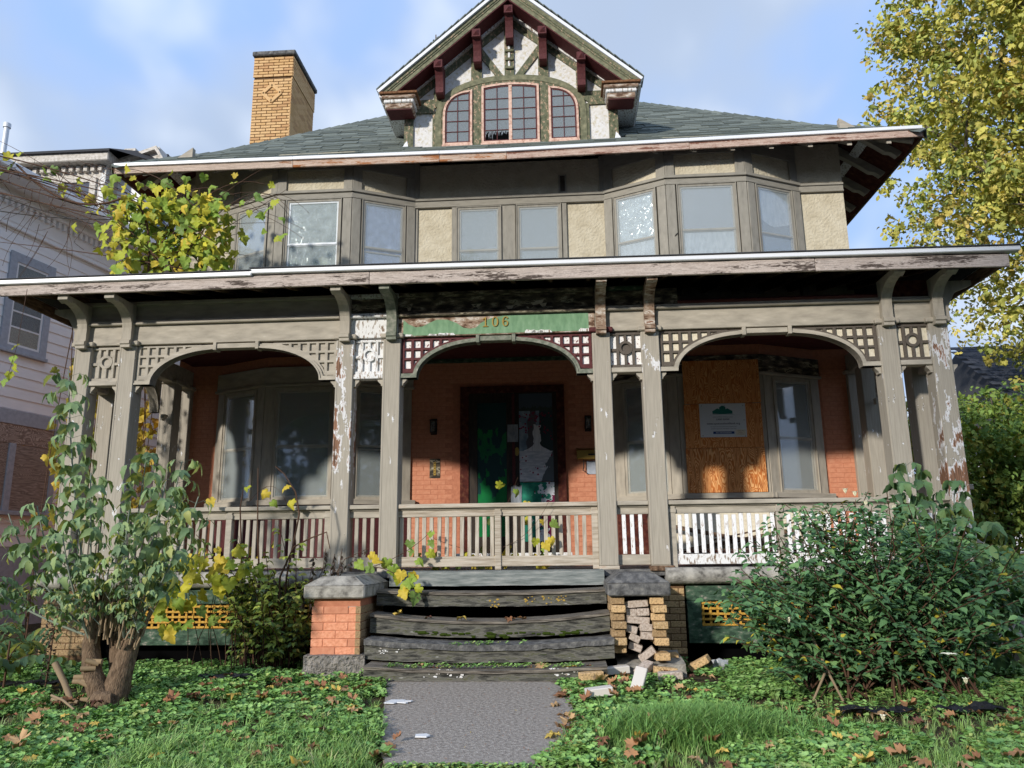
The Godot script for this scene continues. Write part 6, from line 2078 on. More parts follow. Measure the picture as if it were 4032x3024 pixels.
func big_bush() -> void:
	var r := RandomNumberGenerator.new()
	r.seed = 202
	var base := Vector3(3.1, gy(1.5), 1.5)
	var t := thing("flowering_bush", "big dark green bush with a few white flowers before the right porch", "bush", base)
	var stems := MB.new()
	var leaves := []
	var w := [4.0, 3.0, 3.0, 1.2, 0.12]
	for k in 150:
		var a := Vector3(r.randf_range(-0.55, 0.75), 0.0, r.randf_range(-0.35, 0.35))
		var tx := r.randf_range(-1.22, 1.2)
		var top := 1.50 - 0.50 * pow(absf(tx + 0.05) / 1.15, 2.0)
		if tx < -0.6:
			top -= 0.22 * (absf(tx) - 0.6) / 0.5
		var ty := top * r.randf_range(0.45, 1.0)
		if k % 3 == 0:
			ty = top * r.randf_range(0.9, 1.05)
		var tip := Vector3(tx, ty, r.randf_range(-0.45, 0.95) * (1.15 - 0.5 * ty / 1.5))
		var path := curve_pts(a, Vector3(lerpf(a.x, tip.x, 0.4), ty * 0.6, lerpf(a.z, tip.z, 0.4)), tip, 9)
		stems.tube(path, 0.009, 0.003, 5)
		var n := 80
		for i in n:
			var u := lerpf(0.14, 1.0, float(i) / n) * 9.0
			var j := mini(int(u), 8)
			var p: Vector3 = path[j].lerp(path[j + 1], u - j)
			var out := Vector3(r.randfn(), 0.15, r.randfn()).normalized()
			p += out * r.randf_range(0.01, 0.085)
			var size := r.randf_range(0.045, 0.088)
			var tone := pick_tone(r, w)
			if p.y < 0.5 and r.randf() < 0.06:
				tone = 4
			leaves.push_back([leaf_at(p, out + Vector3(0, r.randf_range(-0.8, 0.25), 0), Vector3(out.x * 0.4, 1.0, out.z * 0.4 + 0.35) + rdir(r) * 0.45, size), tone])
	# loose sprays in front, low
	for k in 10:
		var a := Vector3(r.randf_range(-0.8, 0.9), r.randf_range(0.1, 0.4), r.randf_range(0.4, 0.7))
		var tip := a + Vector3(r.randf_range(-0.4, 0.3), r.randf_range(-0.15, 0.2), r.randf_range(0.1, 0.4))
		stems.tube([a, a.lerp(tip, 0.5) + Vector3(0, 0.05, 0), tip], 0.005, 0.003, 5)
		for i in 16:
			var p := a.lerp(tip, i / 16.0) + Vector3(0, 0.03, 0)
			var out := Vector3(r.randfn(), 0.1, r.randfn()).normalized()
			leaves.push_back([leaf_at(p + out * 0.03, out, Vector3(0, 1, 0.3) + rdir(r) * 0.3, r.randf_range(0.045, 0.075)), pick_tone(r, w)])
	part(t, "stems", stems, M.brown_stem)
	for k in 2:
		var m := MB.new()
		m.tube([Vector3(-0.52 + 0.06 * k, 0.5 - 0.3 * k, 0.3), Vector3(-0.45, 0.22, 0.42), Vector3(-0.36 - 0.22 * k, 0.0, 0.45)], 0.012, 0.009, 7)
		part(t, "bare_branch", m, M.tan_stem)
	put_leaves(t, leaves, "bush", "bush", 300, 9)
	var spots := [[2.93, 0.57, 1.65, 0], [3.02, 0.55, 1.6, 0], [3.06, 0.47, 1.7, 0], [3.25, 0.43, 1.75, 0], [2.57, 0.40, 1.6, 0], [3.44, 0.26, 1.75, 0], [3.40, 0.13, 1.85, 1], [3.36, -0.60, 2.1, 1], [3.45, -0.78, 2.1, 0], [2.31, -0.38, 2.0, 0], [2.83, -1.0, 2.2, 0]]
	for s in spots:
		var f := MB.new()
		var c := Vector3(s[0], s[1], s[2] + 0.25) - base
		var open: float = 0.9 if s[3] == 1 else 0.25
		for e in 6:
			var a := TAU * e / 6.0
			var d := Vector3(cos(a) * open, 1.0 - 0.5 * open, sin(a) * open).normalized()
			f.add_mesh(LM.oval[0], leaf_at(c, d, Vector3(-cos(a), 0.6, -sin(a)), 0.07 if s[3] == 1 else 0.05))
		part(t, "flower", f, M.petal)


func right_sapling() -> void:
	var r := RandomNumberGenerator.new()
	r.seed = 303
	var base := Vector3(4.0, gy(1.0), 0.85)
	var t := thing("elder_sapling", "sapling with large drooping lobed leaves growing against the right corner column", "sapling", base)
	var stems := MB.new()
	var leaves := []
	for q in [[-0.15, 1.86, 0.05, 0.5, 0.115], [0.12, 1.45, 0.25, 0.5, 0.125], [0.45, 1.3, 0.2, 0.5, 0.12], [-0.3, 1.35, 0.25, 0.55, 0.11], [0.55, 0.95, 0.45, 0.45, 0.12], [0.3, 1.1, 0.55, 0.45, 0.12], [0.75, 0.7, 0.4, 0.4, 0.11], [0.0, 1.15, 0.5, 0.5, 0.11], [-0.25, 1.65, 0.1, 0.45, 0.10], [0.25, 1.7, 0.1, 0.5, 0.10], [0.62, 1.15, 0.1, 0.4, 0.11], [-0.05, 1.45, 0.3, 0.45, 0.11], [0.5, 0.75, 0.6, 0.3, 0.10], [0.35, 0.85, 0.75, 0.3, 0.10], [0.8, 0.45, 0.6, 0.3, 0.10]]:
		elder_shoot(r, stems, leaves, curve_pts(Vector3(q[0] * 0.2, 0, 0), Vector3(q[0] * 0.5, q[1] * 0.55, q[2] * 0.4), Vector3(q[0], q[1], q[2]), 12), q[3], 0.010, q[4], [3.0, 3.0, 2.0, 1.5, 0.5], 0.095)
	part(t, "stems", stems, M.green_stem)
	put_leaves(t, leaves, "elder", "elder_dark", 230, 11)


func middle_shrub() -> void:
	var r := RandomNumberGenerator.new()
	r.seed = 404
	var base := Vector3(-2.25, gy(0.4), 0.42)
	var t := thing("rose_shrub", "thorny shrub with small yellow-green leaves and bare arching canes left of the steps", "shrub", base)
	var canes := MB.new()
	var leaves := []
	var wl := func(v: Vector3) -> Vector3: return v - base
	for c in [[[-2.50, -0.9, 0.4], [-2.52, -0.13, 0.45], [-2.59, 0.62, 0.45], [-2.57, 0.80, 0.45]], [[-2.32, -0.9, 0.4], [-2.35, -0.07, 0.45], [-2.40, 0.5, 0.45], [-2.44, 1.03, 0.42]], [[-2.10, -0.9, 0.4], [-2.07, -0.07, 0.45], [-1.97, 0.55, 0.45], [-2.02, 0.77, 0.45], [-2.15, 0.96, 0.45], [-2.25, 1.04, 0.45]], [[-2.15, -0.9, 0.45], [-2.08, -0.06, 0.6], [-1.96, 0.22, 0.6], [-1.80, 0.30, 0.62], [-1.62, 0.36, 0.65], [-1.56, 0.2, 0.72]]]:
		var p := []
		for q in c:
			p.push_back(wl.call(Vector3(q[0], q[1], q[2])))
		canes.tube(p, 0.013, 0.005, 6)
	part(t, "canes", canes, M.brown_stem)
	var stems := MB.new()
	for k in 58:
		var a := Vector3(r.randf_range(-0.28, 0.35), 0.05, r.randf_range(-0.2, 0.25))
		var tall := r.randf_range(0.2, 0.95) if k % 4 else r.randf_range(0.9, 1.4)
		var tip := Vector3(a.x * 1.9 + r.randf_range(-0.4, 0.3), tall, a.z + r.randf_range(-0.1, 0.4))
		var path := curve_pts(a, Vector3(a.x, tall * 0.7, a.z), tip, 8)
		stems.tube(path, 0.006, 0.003, 4)
		for i in 15:
			var u := lerpf(0.2, 1.0, i / 15.0) * 8.0
			var j := mini(int(u), 7)
			var p: Vector3 = path[j].lerp(path[j + 1], u - j)
			var out := Vector3(r.randfn(), 0.1, r.randfn()).normalized()
			var yl := smoothstep(0.15, 0.9, p.y)
			for e in 3:
				var sd := out.cross(Vector3.UP) * (e - 1.0) * 0.8
				leaves.push_back([leaf_at(p + out * (0.02 + 0.022 * (1 - absf(e - 1.0))), out + sd + Vector3(0, -0.2, 0), Vector3(0, 1, 0.4) + rdir(r) * 0.4, r.randf_range(0.045, 0.08)), pick_tone(r, [2.2, 1.0 + 3.5 * yl, 1.2 - 1.0 * yl, 0.9 - 0.8 * yl, 0.9])])
	part(t, "stems", stems, M.brown_stem)
	put_leaves(t, leaves, "oval", "rose", 260, 13)
	# dead creeper hanging in dark strings from the arching cane
	var d := thing("dead_creeper", "blackened dead creeper hanging in strings before the left pedestal", "dead vine", Vector3(-1.6, 0.15, 0.75))
	var ds := MB.new()
	var dl := []
	for q in [[-0.13, 0.02, -0.50], [-0.02, 0.05, -0.58], [0.07, 0.0, -0.32], [0.14, 0.05, -0.55], [0.3, 0.1, -0.12], [-0.2, -0.25, -0.5]]:
		var a := Vector3(q[0] + 0.03, q[1], 0.0)
		if q[0] == 0.3:
			ds.tube([Vector3(0.12, -0.18, 0.0), Vector3(0.2, -0.05, 0.0), Vector3(0.42, 0.05, -0.05)], 0.004, 0.003, 4)
			for i in 16:
				var p := Vector3(0.12, -0.18, 0).lerp(Vector3(0.42, 0.05, -0.05), i / 16.0)
				dl.push_back([leaf_at(p, Vector3(r.randfn() * 0.5, -1, r.randfn() * 0.5), rdir(r), r.randf_range(0.03, 0.06)), r.randi() % 5])
			continue
		ds.tube([a, Vector3(q[0], lerpf(q[1], q[2], 0.5), 0.02), Vector3(q[0] + 0.02, q[2], 0.03)], 0.003, 0.002, 4)
		for i in 34:
			var p := a.lerp(Vector3(q[0] + 0.02, q[2], 0.03), 0.06 + i / 36.0)
			dl.push_back([leaf_at(p, Vector3(r.randfn() * 0.45, -1, r.randfn() * 0.45), rdir(r), r.randf_range(0.03, 0.06)), r.randi() % 5])
	part(d, "stems", ds, M.brown_stem)
	put_leaves(d, dl, "elder", "dry", 200, 15)


func grape_leaf(r: RandomNumberGenerator, p: Vector3, size: float, weights: Array, droop := 0.8, out := Vector3(0, 0.25, 1)) -> Array:
	return [leaf_at(p, Vector3(r.randfn() * 0.6, -droop + r.randfn() * 0.35, r.randfn() * 0.3 + 0.15), out + rdir(r) * 0.75, size), pick_tone(r, weights)]


func grapevines() -> void:
	var r := RandomNumberGenerator.new()
	r.seed = 505
	# yellow vine through the left railing
	var t := thing("grapevine", "yellow-leaved grapevine climbing in front of the left railing", "vine", Vector3(-2.8, -0.9, 0.5))
	var st := MB.new()
	var lv := []
	var wt := [2.5, 3.0, 1.6, 2.0, 0.3]
	var o := t.position
	for q in [[-3.09, 0.03], [-2.96, 0.05], [-2.98, -0.05], [-2.72, -0.03], [-2.59, 0.05], [-2.46, 0.02], [-2.95, -0.22], [-3.07, -0.18], [-3.0, -0.36], [-3.2, -0.44], [-3.11, -0.56], [-2.87, -0.25], [-2.7, -0.48], [-3.02, 0.1], [-2.9, -0.1], [-2.66, 0.0], [-2.5, -0.08], [-2.4, 0.05], [-3.14, -0.12], [-3.04, -0.3], [-2.92, -0.32], [-2.35, -0.02], [-2.62, -0.14], [-2.78, 0.06], [-2.3, 0.0], [-3.15, -0.34]]:
		lv.push_back(grape_leaf(r, Vector3(q[0], q[1] + 0.05, 0.72 + r.randf_range(-0.12, 0.12)) - o, r.randf_range(0.10, 0.145), wt))
	for k in 34:
		var g := k % 3
		lv.push_back(grape_leaf(r, Vector3([-3.0, -2.62, -3.02][g] + r.randfn() * 0.13, [0.0, 0.0, -0.32][g] + r.randfn() * 0.11, 0.78 + r.randf_range(-0.1, 0.12)) - o, r.randf_range(0.10, 0.15), wt))
	for q in [[-2.59, 0.86, 0.3], [-2.4, 0.8, 0.25], [-2.36, 0.70, 0.2], [-3.08, 0.74, 0.1], [-2.92, 0.22, 0.2], [-2.2, 0.72, 0.1], [-2.15, 0.86, 0.3], [-3.0, 0.1, -0.25], [-2.6, 0.14, -0.2], [-2.3, 0.1, -0.25], [-2.5, 0.3, -0.3], [-2.75, 0.2, -0.3], [-3.3, 0.2, -0.3], [-3.4, 0.3, -0.3]]:
		lv.push_back(grape_leaf(r, Vector3(q[0], q[1], q[2]) - o, r.randf_range(0.08, 0.11), [1.0, 2.0, 0.5, 4.0, 0.4]))
	for k in 9:
		var a := Vector3(r.randf_range(-0.3, 0.4), 0.0, r.randf_range(-0.1, 0.1))
		st.tube(curve_pts(a, Vector3(a.x + r.randf_range(-0.2, 0.2), 0.6, 0.02), Vector3(r.randf_range(-0.4, 0.5), r.randf_range(0.7, 1.1), 0.05), 8), 0.004, 0.0025, 4)
	st.tube(curve_pts(Vector3(0.2, 1.6, -0.3), Vector3(0.5, 1.95, -0.2), Vector3(0.65, 1.5, -0.25), 8), 0.003, 0.002, 4)
	part(t, "stems", st, M.brown_stem)
	put_leaves(t, lv, "grape", "grape", 300, 17)
	# vine over the left pedestal and through the middle railing
	var p := thing("grapevine", "green and yellow grapevine trailing over the left pedestal and middle railing", "vine", Vector3(-1.0, 0.0, 0.3))
	var ps := MB.new()
	var pl := []
	var po := p.position
	for q in [[-0.91, 0.27, 0.06], [-0.87, 0.18, 0.08], [-0.82, 0.09, 0.1], [-0.69, 0.28, 0.05], [-0.71, 0.16, 0.06], [-0.68, 0.36, 0.05], [-1.40, 0.07, 0.3], [-1.22, 0.10, 0.4], [-1.25, 0.03, 0.42], [-1.08, 0.07, 0.35], [-1.3, 0.14, 0.2], [-0.88, -0.02, 0.6], [-0.82, -0.16, 0.62], [-0.73, -0.05, 0.62], [-0.69, -0.17, 0.66], [-0.73, -0.23, 0.66], [-0.92, -0.07, 0.55], [-0.80, -0.08, 0.6], [-0.86, -0.2, 0.62], [-0.76, -0.13, 0.64], [-1.0, 0.02, 0.45], [0.57, 0.45, 0.06], [0.57, 0.29, 0.06], [0.41, 0.28, 0.05], [0.5, 0.24, 0.05]]:
		pl.push_back(grape_leaf(r, Vector3(q[0], q[1], q[2]) - po, r.randf_range(0.085, 0.13) if q[2] > 0.25 else r.randf_range(0.08, 0.105), [1.5, 1.0, 3.0, 0.7, 1.0] if q[1] < 0.4 else [1, 1, 2, 1, 1]))
	# leaves lying and standing on the porch floor behind the balusters
	for k in 44:
		var q := Vector3(r.randf_range(-1.0, 0.6), r.randf_range(0.0, 0.16), r.randf_range(-0.9, -0.2))
		if k > 34:
			q = Vector3(r.randf_range(-0.3, 0.5), r.randf_range(0.2, 0.95), r.randf_range(-1.6, -0.5))
		pl.push_back(grape_leaf(r, q - po, r.randf_range(0.07, 0.11), [0.6, 1.5, 0.5, 3.0, 0.6]))
	ps.tube(curve_pts(Vector3(-0.3, 0.0, 0.05), Vector3(0.0, 0.08, 0.2), Vector3(0.3, -0.28, 0.36), 8), 0.005, 0.003, 4)
	ps.tube(curve_pts(Vector3(-0.3, 0.0, 0.05), Vector3(0.05, 0.1, -0.2), Vector3(0.32, 0.38, -0.25), 8), 0.004, 0.0025, 4)
	ps.tube(curve_pts(Vector3(0.3, 0.3, -0.5), Vector3(1.2, -0.1, -0.4), Vector3(1.58, 0.72, -0.25), 10), 0.003, 0.002, 4)
	ps.tube(curve_pts(Vector3(0.6, 0.0, -1.0), Vector3(1.0, 0.5, -1.2), Vector3(1.15, 1.05, -1.6), 8), 0.003, 0.002, 4)
	part(p, "stems", ps, M.brown_stem)
	put_leaves(p, pl, "grape", "grape", 300, 19)
	# the great vine on the porch roof, trailing off to the neighbour's gutter
	var g := thing("roof_grapevine", "grapevine heaped on the left end of the porch roof, trailing across to the neighbouring house", "vine", Vector3(-4.4, 3.45, -0.8))
	var gs := MB.new()
	var gl := []
	var go := g.position
	var gw := [3.0, 2.2, 2.5, 1.4, 0.9]
	for k in 560:
		var u := r.randf()
		var x := lerpf(-5.05, -3.55, r.randf())
		var top := 4.95 - 0.32 * absf(x + 4.4) - 0.1 * r.randf()
		var y := lerpf(3.55, top, pow(u, 0.8))
		if x < -4.9 and y < 3.9:
			continue
		var z := -0.75 + r.randf_range(-0.55, 0.3)
		gl.push_back(grape_leaf(r, Vector3(x, y, z) - go, r.randf_range(0.085, 0.15), gw, 0.7, Vector3(-0.2, 0.4, 1)))
	for q in [[-3.2, 4.7, -0.9], [-3.05, 4.62, -0.95], [-3.12, 4.5, -0.95], [-3.25, 4.85, -1.0], [-3.0, 4.75, -1.0], [-3.3, 4.55, -0.9], [-2.9, 4.5, -1.0], [-2.85, 4.25, -1.0], [-2.98, 4.2, -1.0], [-3.35, 4.2, -0.9], [-3.5, 4.35, -0.9], [-3.15, 4.3, -1.0], [-3.45, 4.75, -1.0], [-3.1, 5.0, -1.05], [-3.6, 4.65, -0.9], [-3.55, 5.0, -1.0], [-4.45, 5.05, -1.0], [-4.3, 5.2, -1.1], [-4.1, 5.25, -1.2], [-3.95, 5.1, -1.2], [-4.65, 5.0, -0.9], [-3.75, 4.95, -1.1], [-4.2, 4.95, -1.0], [-3.7, 5.3, -1.3], [-4.55, 5.3, -1.2]]:
		gl.push_back(grape_leaf(r, Vector3(q[0], q[1], q[2]) - go, r.randf_range(0.09, 0.14), [2, 1.5, 3, 0.6, 2.0], 0.8))
	for q in [[-6.6, 5.45], [-6.55, 5.3], [-6.65, 5.2], [-6.2, 5.3], [-6.0, 5.25], [-5.85, 5.0], [-5.8, 4.9], [-5.65, 4.95], [-6.1, 5.1], [-5.5, 4.75], [-5.4, 4.6], [-5.3, 4.65], [-5.2, 5.0], [-5.15, 4.85], [-5.1, 4.7], [-5.05, 5.05], [-4.95, 5.15], [-4.9, 4.9], [-5.3, 4.35], [-5.2, 4.3], [-5.6, 4.4], [-5.0, 4.55], [-4.95, 4.4], [-5.1, 4.2], [-5.15, 3.62], [-5.3, 3.6], [-5.4, 3.58], [-5.05, 3.7], [-6.5, 5.5], [-5.7, 5.1], [-5.35, 4.75]]:
		gl.push_back(grape_leaf(r, Vector3(q[0], q[1], -0.8 + r.randf_range(-0.1, 0.1)) - go, r.randf_range(0.09, 0.145), gw))
	# long tangled stems
	for k in 26:
		var a := Vector3(r.randf_range(-5.2, -3.6), r.randf_range(3.5, 4.2), r.randf_range(-1.1, -0.6))
		var e := Vector3(r.randf_range(-7.4, -5.2), r.randf_range(4.3, 5.6), r.randf_range(-1.2, -0.5)) if k % 2 else Vector3(r.randf_range(-4.6, -2.7), r.randf_range(4.2, 5.2), r.randf_range(-1.6, -0.8))
		var mid := a.lerp(e, 0.5) + Vector3(0, r.randf_range(-0.1, 0.9), 0)
		gs.tube(curve_pts(a - go, mid - go, e - go, 12), r.randf_range(0.005, 0.010), 0.003, 5)
	for k in 7:
		var a := Vector3(-7.6, 5.5 + r.randf_range(-0.35, 0.15), -0.8 + r.randf_range(-0.3, 0.3))
		var e := Vector3(r.randf_range(-5.0, -4.4), r.randf_range(4.3, 4.8), -0.8)
		gs.tube(curve_pts(a - go, a.lerp(e, 0.5) - go + Vector3(0, r.randf_range(-0.12, 0.25), 0), e - go, 12), 0.011, 0.007, 5)
	gs.tube(curve_pts(Vector3(-5.0, 4.72, -0.75) - go, Vector3(-4.45, 4.75, -0.7) - go, Vector3(-4.5, 3.5, -0.75) - go, 12), 0.016, 0.014, 6)
	gs.tube(curve_pts(Vector3(-6.5, 5.3, -0.8) - go, Vector3(-5.6, 4.4, -0.75) - go, Vector3(-4.9, 4.75, -0.75) - go, 12), 0.014, 0.014, 6)
	for k in 60:
		var a := Vector3(r.randf_range(-7.2, -5.0), r.randf_range(4.1, 5.4), -0.8 + r.randf_range(-0.3, 0.3))
		var e := a + Vector3(r.randf_range(-0.5, 0.5), r.randf_range(-0.8, 0.3), r.randf_range(-0.2, 0.2))
		gs.tube(curve_pts(a - go, a.lerp(e, 0.5) - go + rdir(r) * 0.15, e - go, 7), 0.004, 0.002, 4)
	for k in 8:
		var a := Vector3(-3.5 + r.randf_range(-0.2, 0.1), 4.7, -1.0)
		var e := Vector3(r.randf_range(-3.2, -2.6), r.randf_range(4.2, 5.1), -1.2)
		gs.tube(curve_pts(a - go, a.lerp(e, 0.5) - go + Vector3(0, r.randf_range(0.1, 0.5), 0), e - go, 10), 0.004, 0.003, 4)
	# a wisp hanging in front of the neighbour's siding
	gs.tube([Vector3(-4.97, 2.96, 0.72) - go, Vector3(-4.94, 2.3, 0.8) - go, Vector3(-5.0, 1.95, 0.8) - go], 0.003, 0.002, 4)
	for q in [[-4.93, 2.32], [-4.97, 2.2], [-4.96, 2.1], [-4.98, 2.02], [-5.02, 1.95]]:
		gl.push_back(grape_leaf(r, Vector3(q[0], q[1], 0.8) - go, 0.085, [2, 0.2, 3, 0, 0.5], 1.2))
	part(g, "stems", gs, M.brown_stem)
	put_leaves(g, gl, "grape", "grape", 300, 21)
	# curtain of golden leaves outside the left end of the porch
	var c := thing("golden_vine", "curtain of golden vine leaves hanging outside the left end of the porch", "vine", Vector3(-5.25, 1.6, -1.5))
	var cs := MB.new()
	var cl := []
	for k in 330:
		var q := Vector3(r.randf_range(-0.25, 0.15), r.randf_range(-1.8, 1.1), r.randf_range(-1.3, 1.0))
		cl.push_back(grape_leaf(r, q, r.randf_range(0.085, 0.13), [3, 2.5, 1.5, 2, 1], 0.9, Vector3(1, 0.2, 0.8)))
	for k in 26:
		var z := r.randf_range(-1.3, 1.0)
		cs.tube(curve_pts(Vector3(0, 1.3, z), Vector3(r.randf_range(-0.2, 0.2), 0, z + r.randf_range(-0.2, 0.2)), Vector3(0, -1.6, z + r.randf_range(-0.3, 0.3)), 8), 0.006, 0.004, 4)
	part(c, "stems", cs, M.brown_stem)
	put_leaves(c, cl, "grape", "grape_gold", 220, 23)


func left_edge_plants() -> void:
	var r := RandomNumberGenerator.new()
	r.seed = 606
	for k in 3:
		var base := Vector3([-4.35, -4.75, -4.05][k], gy(1.0), [1.0, 0.4, 1.6][k])
		var t := thing("sumac", ["leafy dark green sumac with long compound leaves at the left edge of the yard", "sumac sapling by the neighbour's foundation behind the other one", "low pale green sumac sprout beside the forked shrub's left side"][k], "plant", base)
		var st := MB.new()
		var lv := []
		for f in [9, 8, 6][k]:
			var a := r.randf() * TAU
			var d := Vector3(cos(a), 0, sin(a))
			var h: float = r.randf_range(0.15, [0.75, 1.0, 0.4][k])
			var p0 := Vector3(0, h * 0.6, 0)
			var tip := d * r.randf_range(0.3, 0.5) + Vector3(0, h - 0.06, 0)
			var path := curve_pts(p0, d * 0.15 + Vector3(0, h + 0.08, 0), tip, 8)
			st.tube(path, 0.005, 0.002, 4)
			for i in range(1, 9):
				for s: float in [-1.0, 1.0]:
					var sd: Vector3 = d.cross(Vector3.UP) * s
					lv.push_back([leaf_at(path[i], sd + d * 0.35 + Vector3(0, -0.35, 0), Vector3(0, 1, 0.3) + rdir(r) * 0.3, r.randf_range(0.10, 0.15)), pick_tone(r, [3, 3, 2, 1.5, 0.5] if k < 2 else [1, 2, 0.5, 4, 2])])
		st.tube([Vector3(0, -0.05, 0), Vector3(0.01, 0.4, 0), Vector3(0, [0.75, 1.0, 0.4][k], 0)], 0.012, 0.005, 5)
		part(t, "stems", st, M.brown_stem)
		put_leaves(t, lv, "narrow" if k < 2 else "oval", "fern", 160, 25 + k)
	# brown seeding stalk of a dead weed by the trunk
	var d := thing("dead_weed", "brown dead weed stalk with seed heads left of the forked trunk", "weed", Vector3(-3.62, gy(1.7), 1.7))
	var ds := MB.new()
	var dl := []
	ds.tube([Vector3.ZERO, Vector3(0.02, 0.4, 0), Vector3(0.04, 0.95, 0)], 0.008, 0.004, 5)
	for k in 150:
		var y := r.randf_range(0.12, 0.85)
		dl.push_back([leaf_at(Vector3(r.randfn() * 0.025, y, r.randfn() * 0.025), rdir(r), rdir(r), r.randf_range(0.02, 0.035)), r.randi() % 5])
	part(d, "stems", ds, M.brown_stem)
	put_leaves(d, dl, "oval", "dry", 0, 29)


# ---------------------------------------------------------------- trees

func tree(called: String, label: String, at: Vector3, height: float, trunk_r: float, lean: Vector3, crown: Vector3, crown_at: Vector3, pal: String, n: int, leaf: float, sd: int, limbs := 9, bark: Material = null, weights := [3.0, 3.0, 2.0, 2.0, 1.0], group := "") -> void:
	var r := RandomNumberGenerator.new()
	r.seed = sd
	var t := thing(called, label, "tree" if called != "shrub" else "shrub", at, group)
	var tr := MB.new()
	var top := lean + Vector3(0, height, 0)
	var path := curve_pts(Vector3(0, -0.2, 0), Vector3(lean.x * 0.2, height * 0.5, lean.z * 0.2), top, 12)
	tr.tube(path, trunk_r, trunk_r * 0.12, 9, 0.1)
	var lm := MB.new()
	var ends := []
	for k in limbs:
		var u := lerpf(0.22, 0.92, (k + 0.5) / limbs)
		var a: Vector3 = path[int(u * 12)]
		var ang := k * 2.4 + r.randf_range(-0.4, 0.4)
		var d := Vector3(cos(ang), r.randf_range(0.35, 0.9), sin(ang)).normalized()
		var target := crown_at + Vector3(cos(ang) * crown.x, (u - 0.5) * crown.y * 1.5 + 0.3 * crown.y * d.y, sin(ang) * crown.z) * r.randf_range(0.75, 0.98)
		var lp := curve_pts(a, a.lerp(target, 0.45) + Vector3(0, 0.1 * height * 0.3, 0), target, 8)
		lm.tube(lp, trunk_r * (0.42 - 0.25 * u), trunk_r * 0.05, 6)
		for q in range(2, 9):
			ends.push_back(lp[q])
		for j in 5:
			var b: Vector3 = lp[2 + j]
			var e := b + rdir(r) * crown * r.randf_range(0.22, 0.45) + Vector3(0, 0.1 * crown.y, 0)
			lm.tube(curve_pts(b, b.lerp(e, 0.5) + Vector3(0, 0.04 * crown.y, 0), e, 5), trunk_r * 0.09, trunk_r * 0.025, 5)
			ends.push_back(e)
			ends.push_back(b.lerp(e, 0.6))
	part(t, "trunk", tr, bark if bark else M.bark)
	part(t, "limbs", lm, bark if bark else M.bark)
	# sprays of leaves: clumped round the branch ends
	var f := FastNoiseLite.new()
	f.seed = sd + 3
	f.frequency = 2.2 / crown.x
	var xf := [[], [], []]
	var col := [[], [], []]
	var sprays := [spray(r, LM.oval[0], 9, leaf), spray(r, LM.oval[1], 8, leaf), spray(r, LM.maple[0], 6, leaf)]
	for k in n:
		var p: Vector3
		if k % 3 == 0:
			p = ends[r.randi() % ends.size()] + rdir(r) * crown * 0.14 * r.randf()
		else:
			var d := rdir(r)
			p = crown_at + d * crown * pow(r.randf(), 0.42)
			if f.get_noise_3dv(p) < -0.12 - 0.1 * r.randf():
				continue
		if p.y + at.y < -0.6:
			continue
		var v := r.randi() % 3
		var b := Basis(rdir(r), r.randf() * TAU) * r.randf_range(0.8, 1.3)
		xf[v].push_back(Transform3D(b, p))
		col[v].push_back(tone_color(pal, pick_tone(r, weights), r))
	for v in 3:
		scatter(t, "crown" if v == 0 else "crown_%03d" % v, sprays[v], M.leaf_any, xf[v], col[v]).set_meta("kind", "stuff")


func spray(r: RandomNumberGenerator, leaf: ArrayMesh, n: int, size: float) -> ArrayMesh:
	var m := MB.new()
	for k in n:
		var p := rdir(r) * size * r.randf_range(0.4, 1.7)
		m.add_mesh(leaf, leaf_at(p, p + Vector3(0, -size * 0.6, 0), Vector3(0, 1, 0) + rdir(r) * 0.8, size * r.randf_range(0.8, 1.25)))
	return m.mesh()


# ---------------------------------------------------------------- ground cover

func on_path(x: float, z: float) -> bool:
	return z > 1.24 and z < 3.42 and x > lerpf(-0.86, -0.42, (z - 1.25) / 2.2) and x < 0.60 + 0.14 * sin(clampf((z - 1.25) / 2.0, 0, 1) * PI) - 0.10 * clampf((z - 2.9) * 2.0, 0, 1) or z >= 3.42 and x > -0.36 and x < 0.95


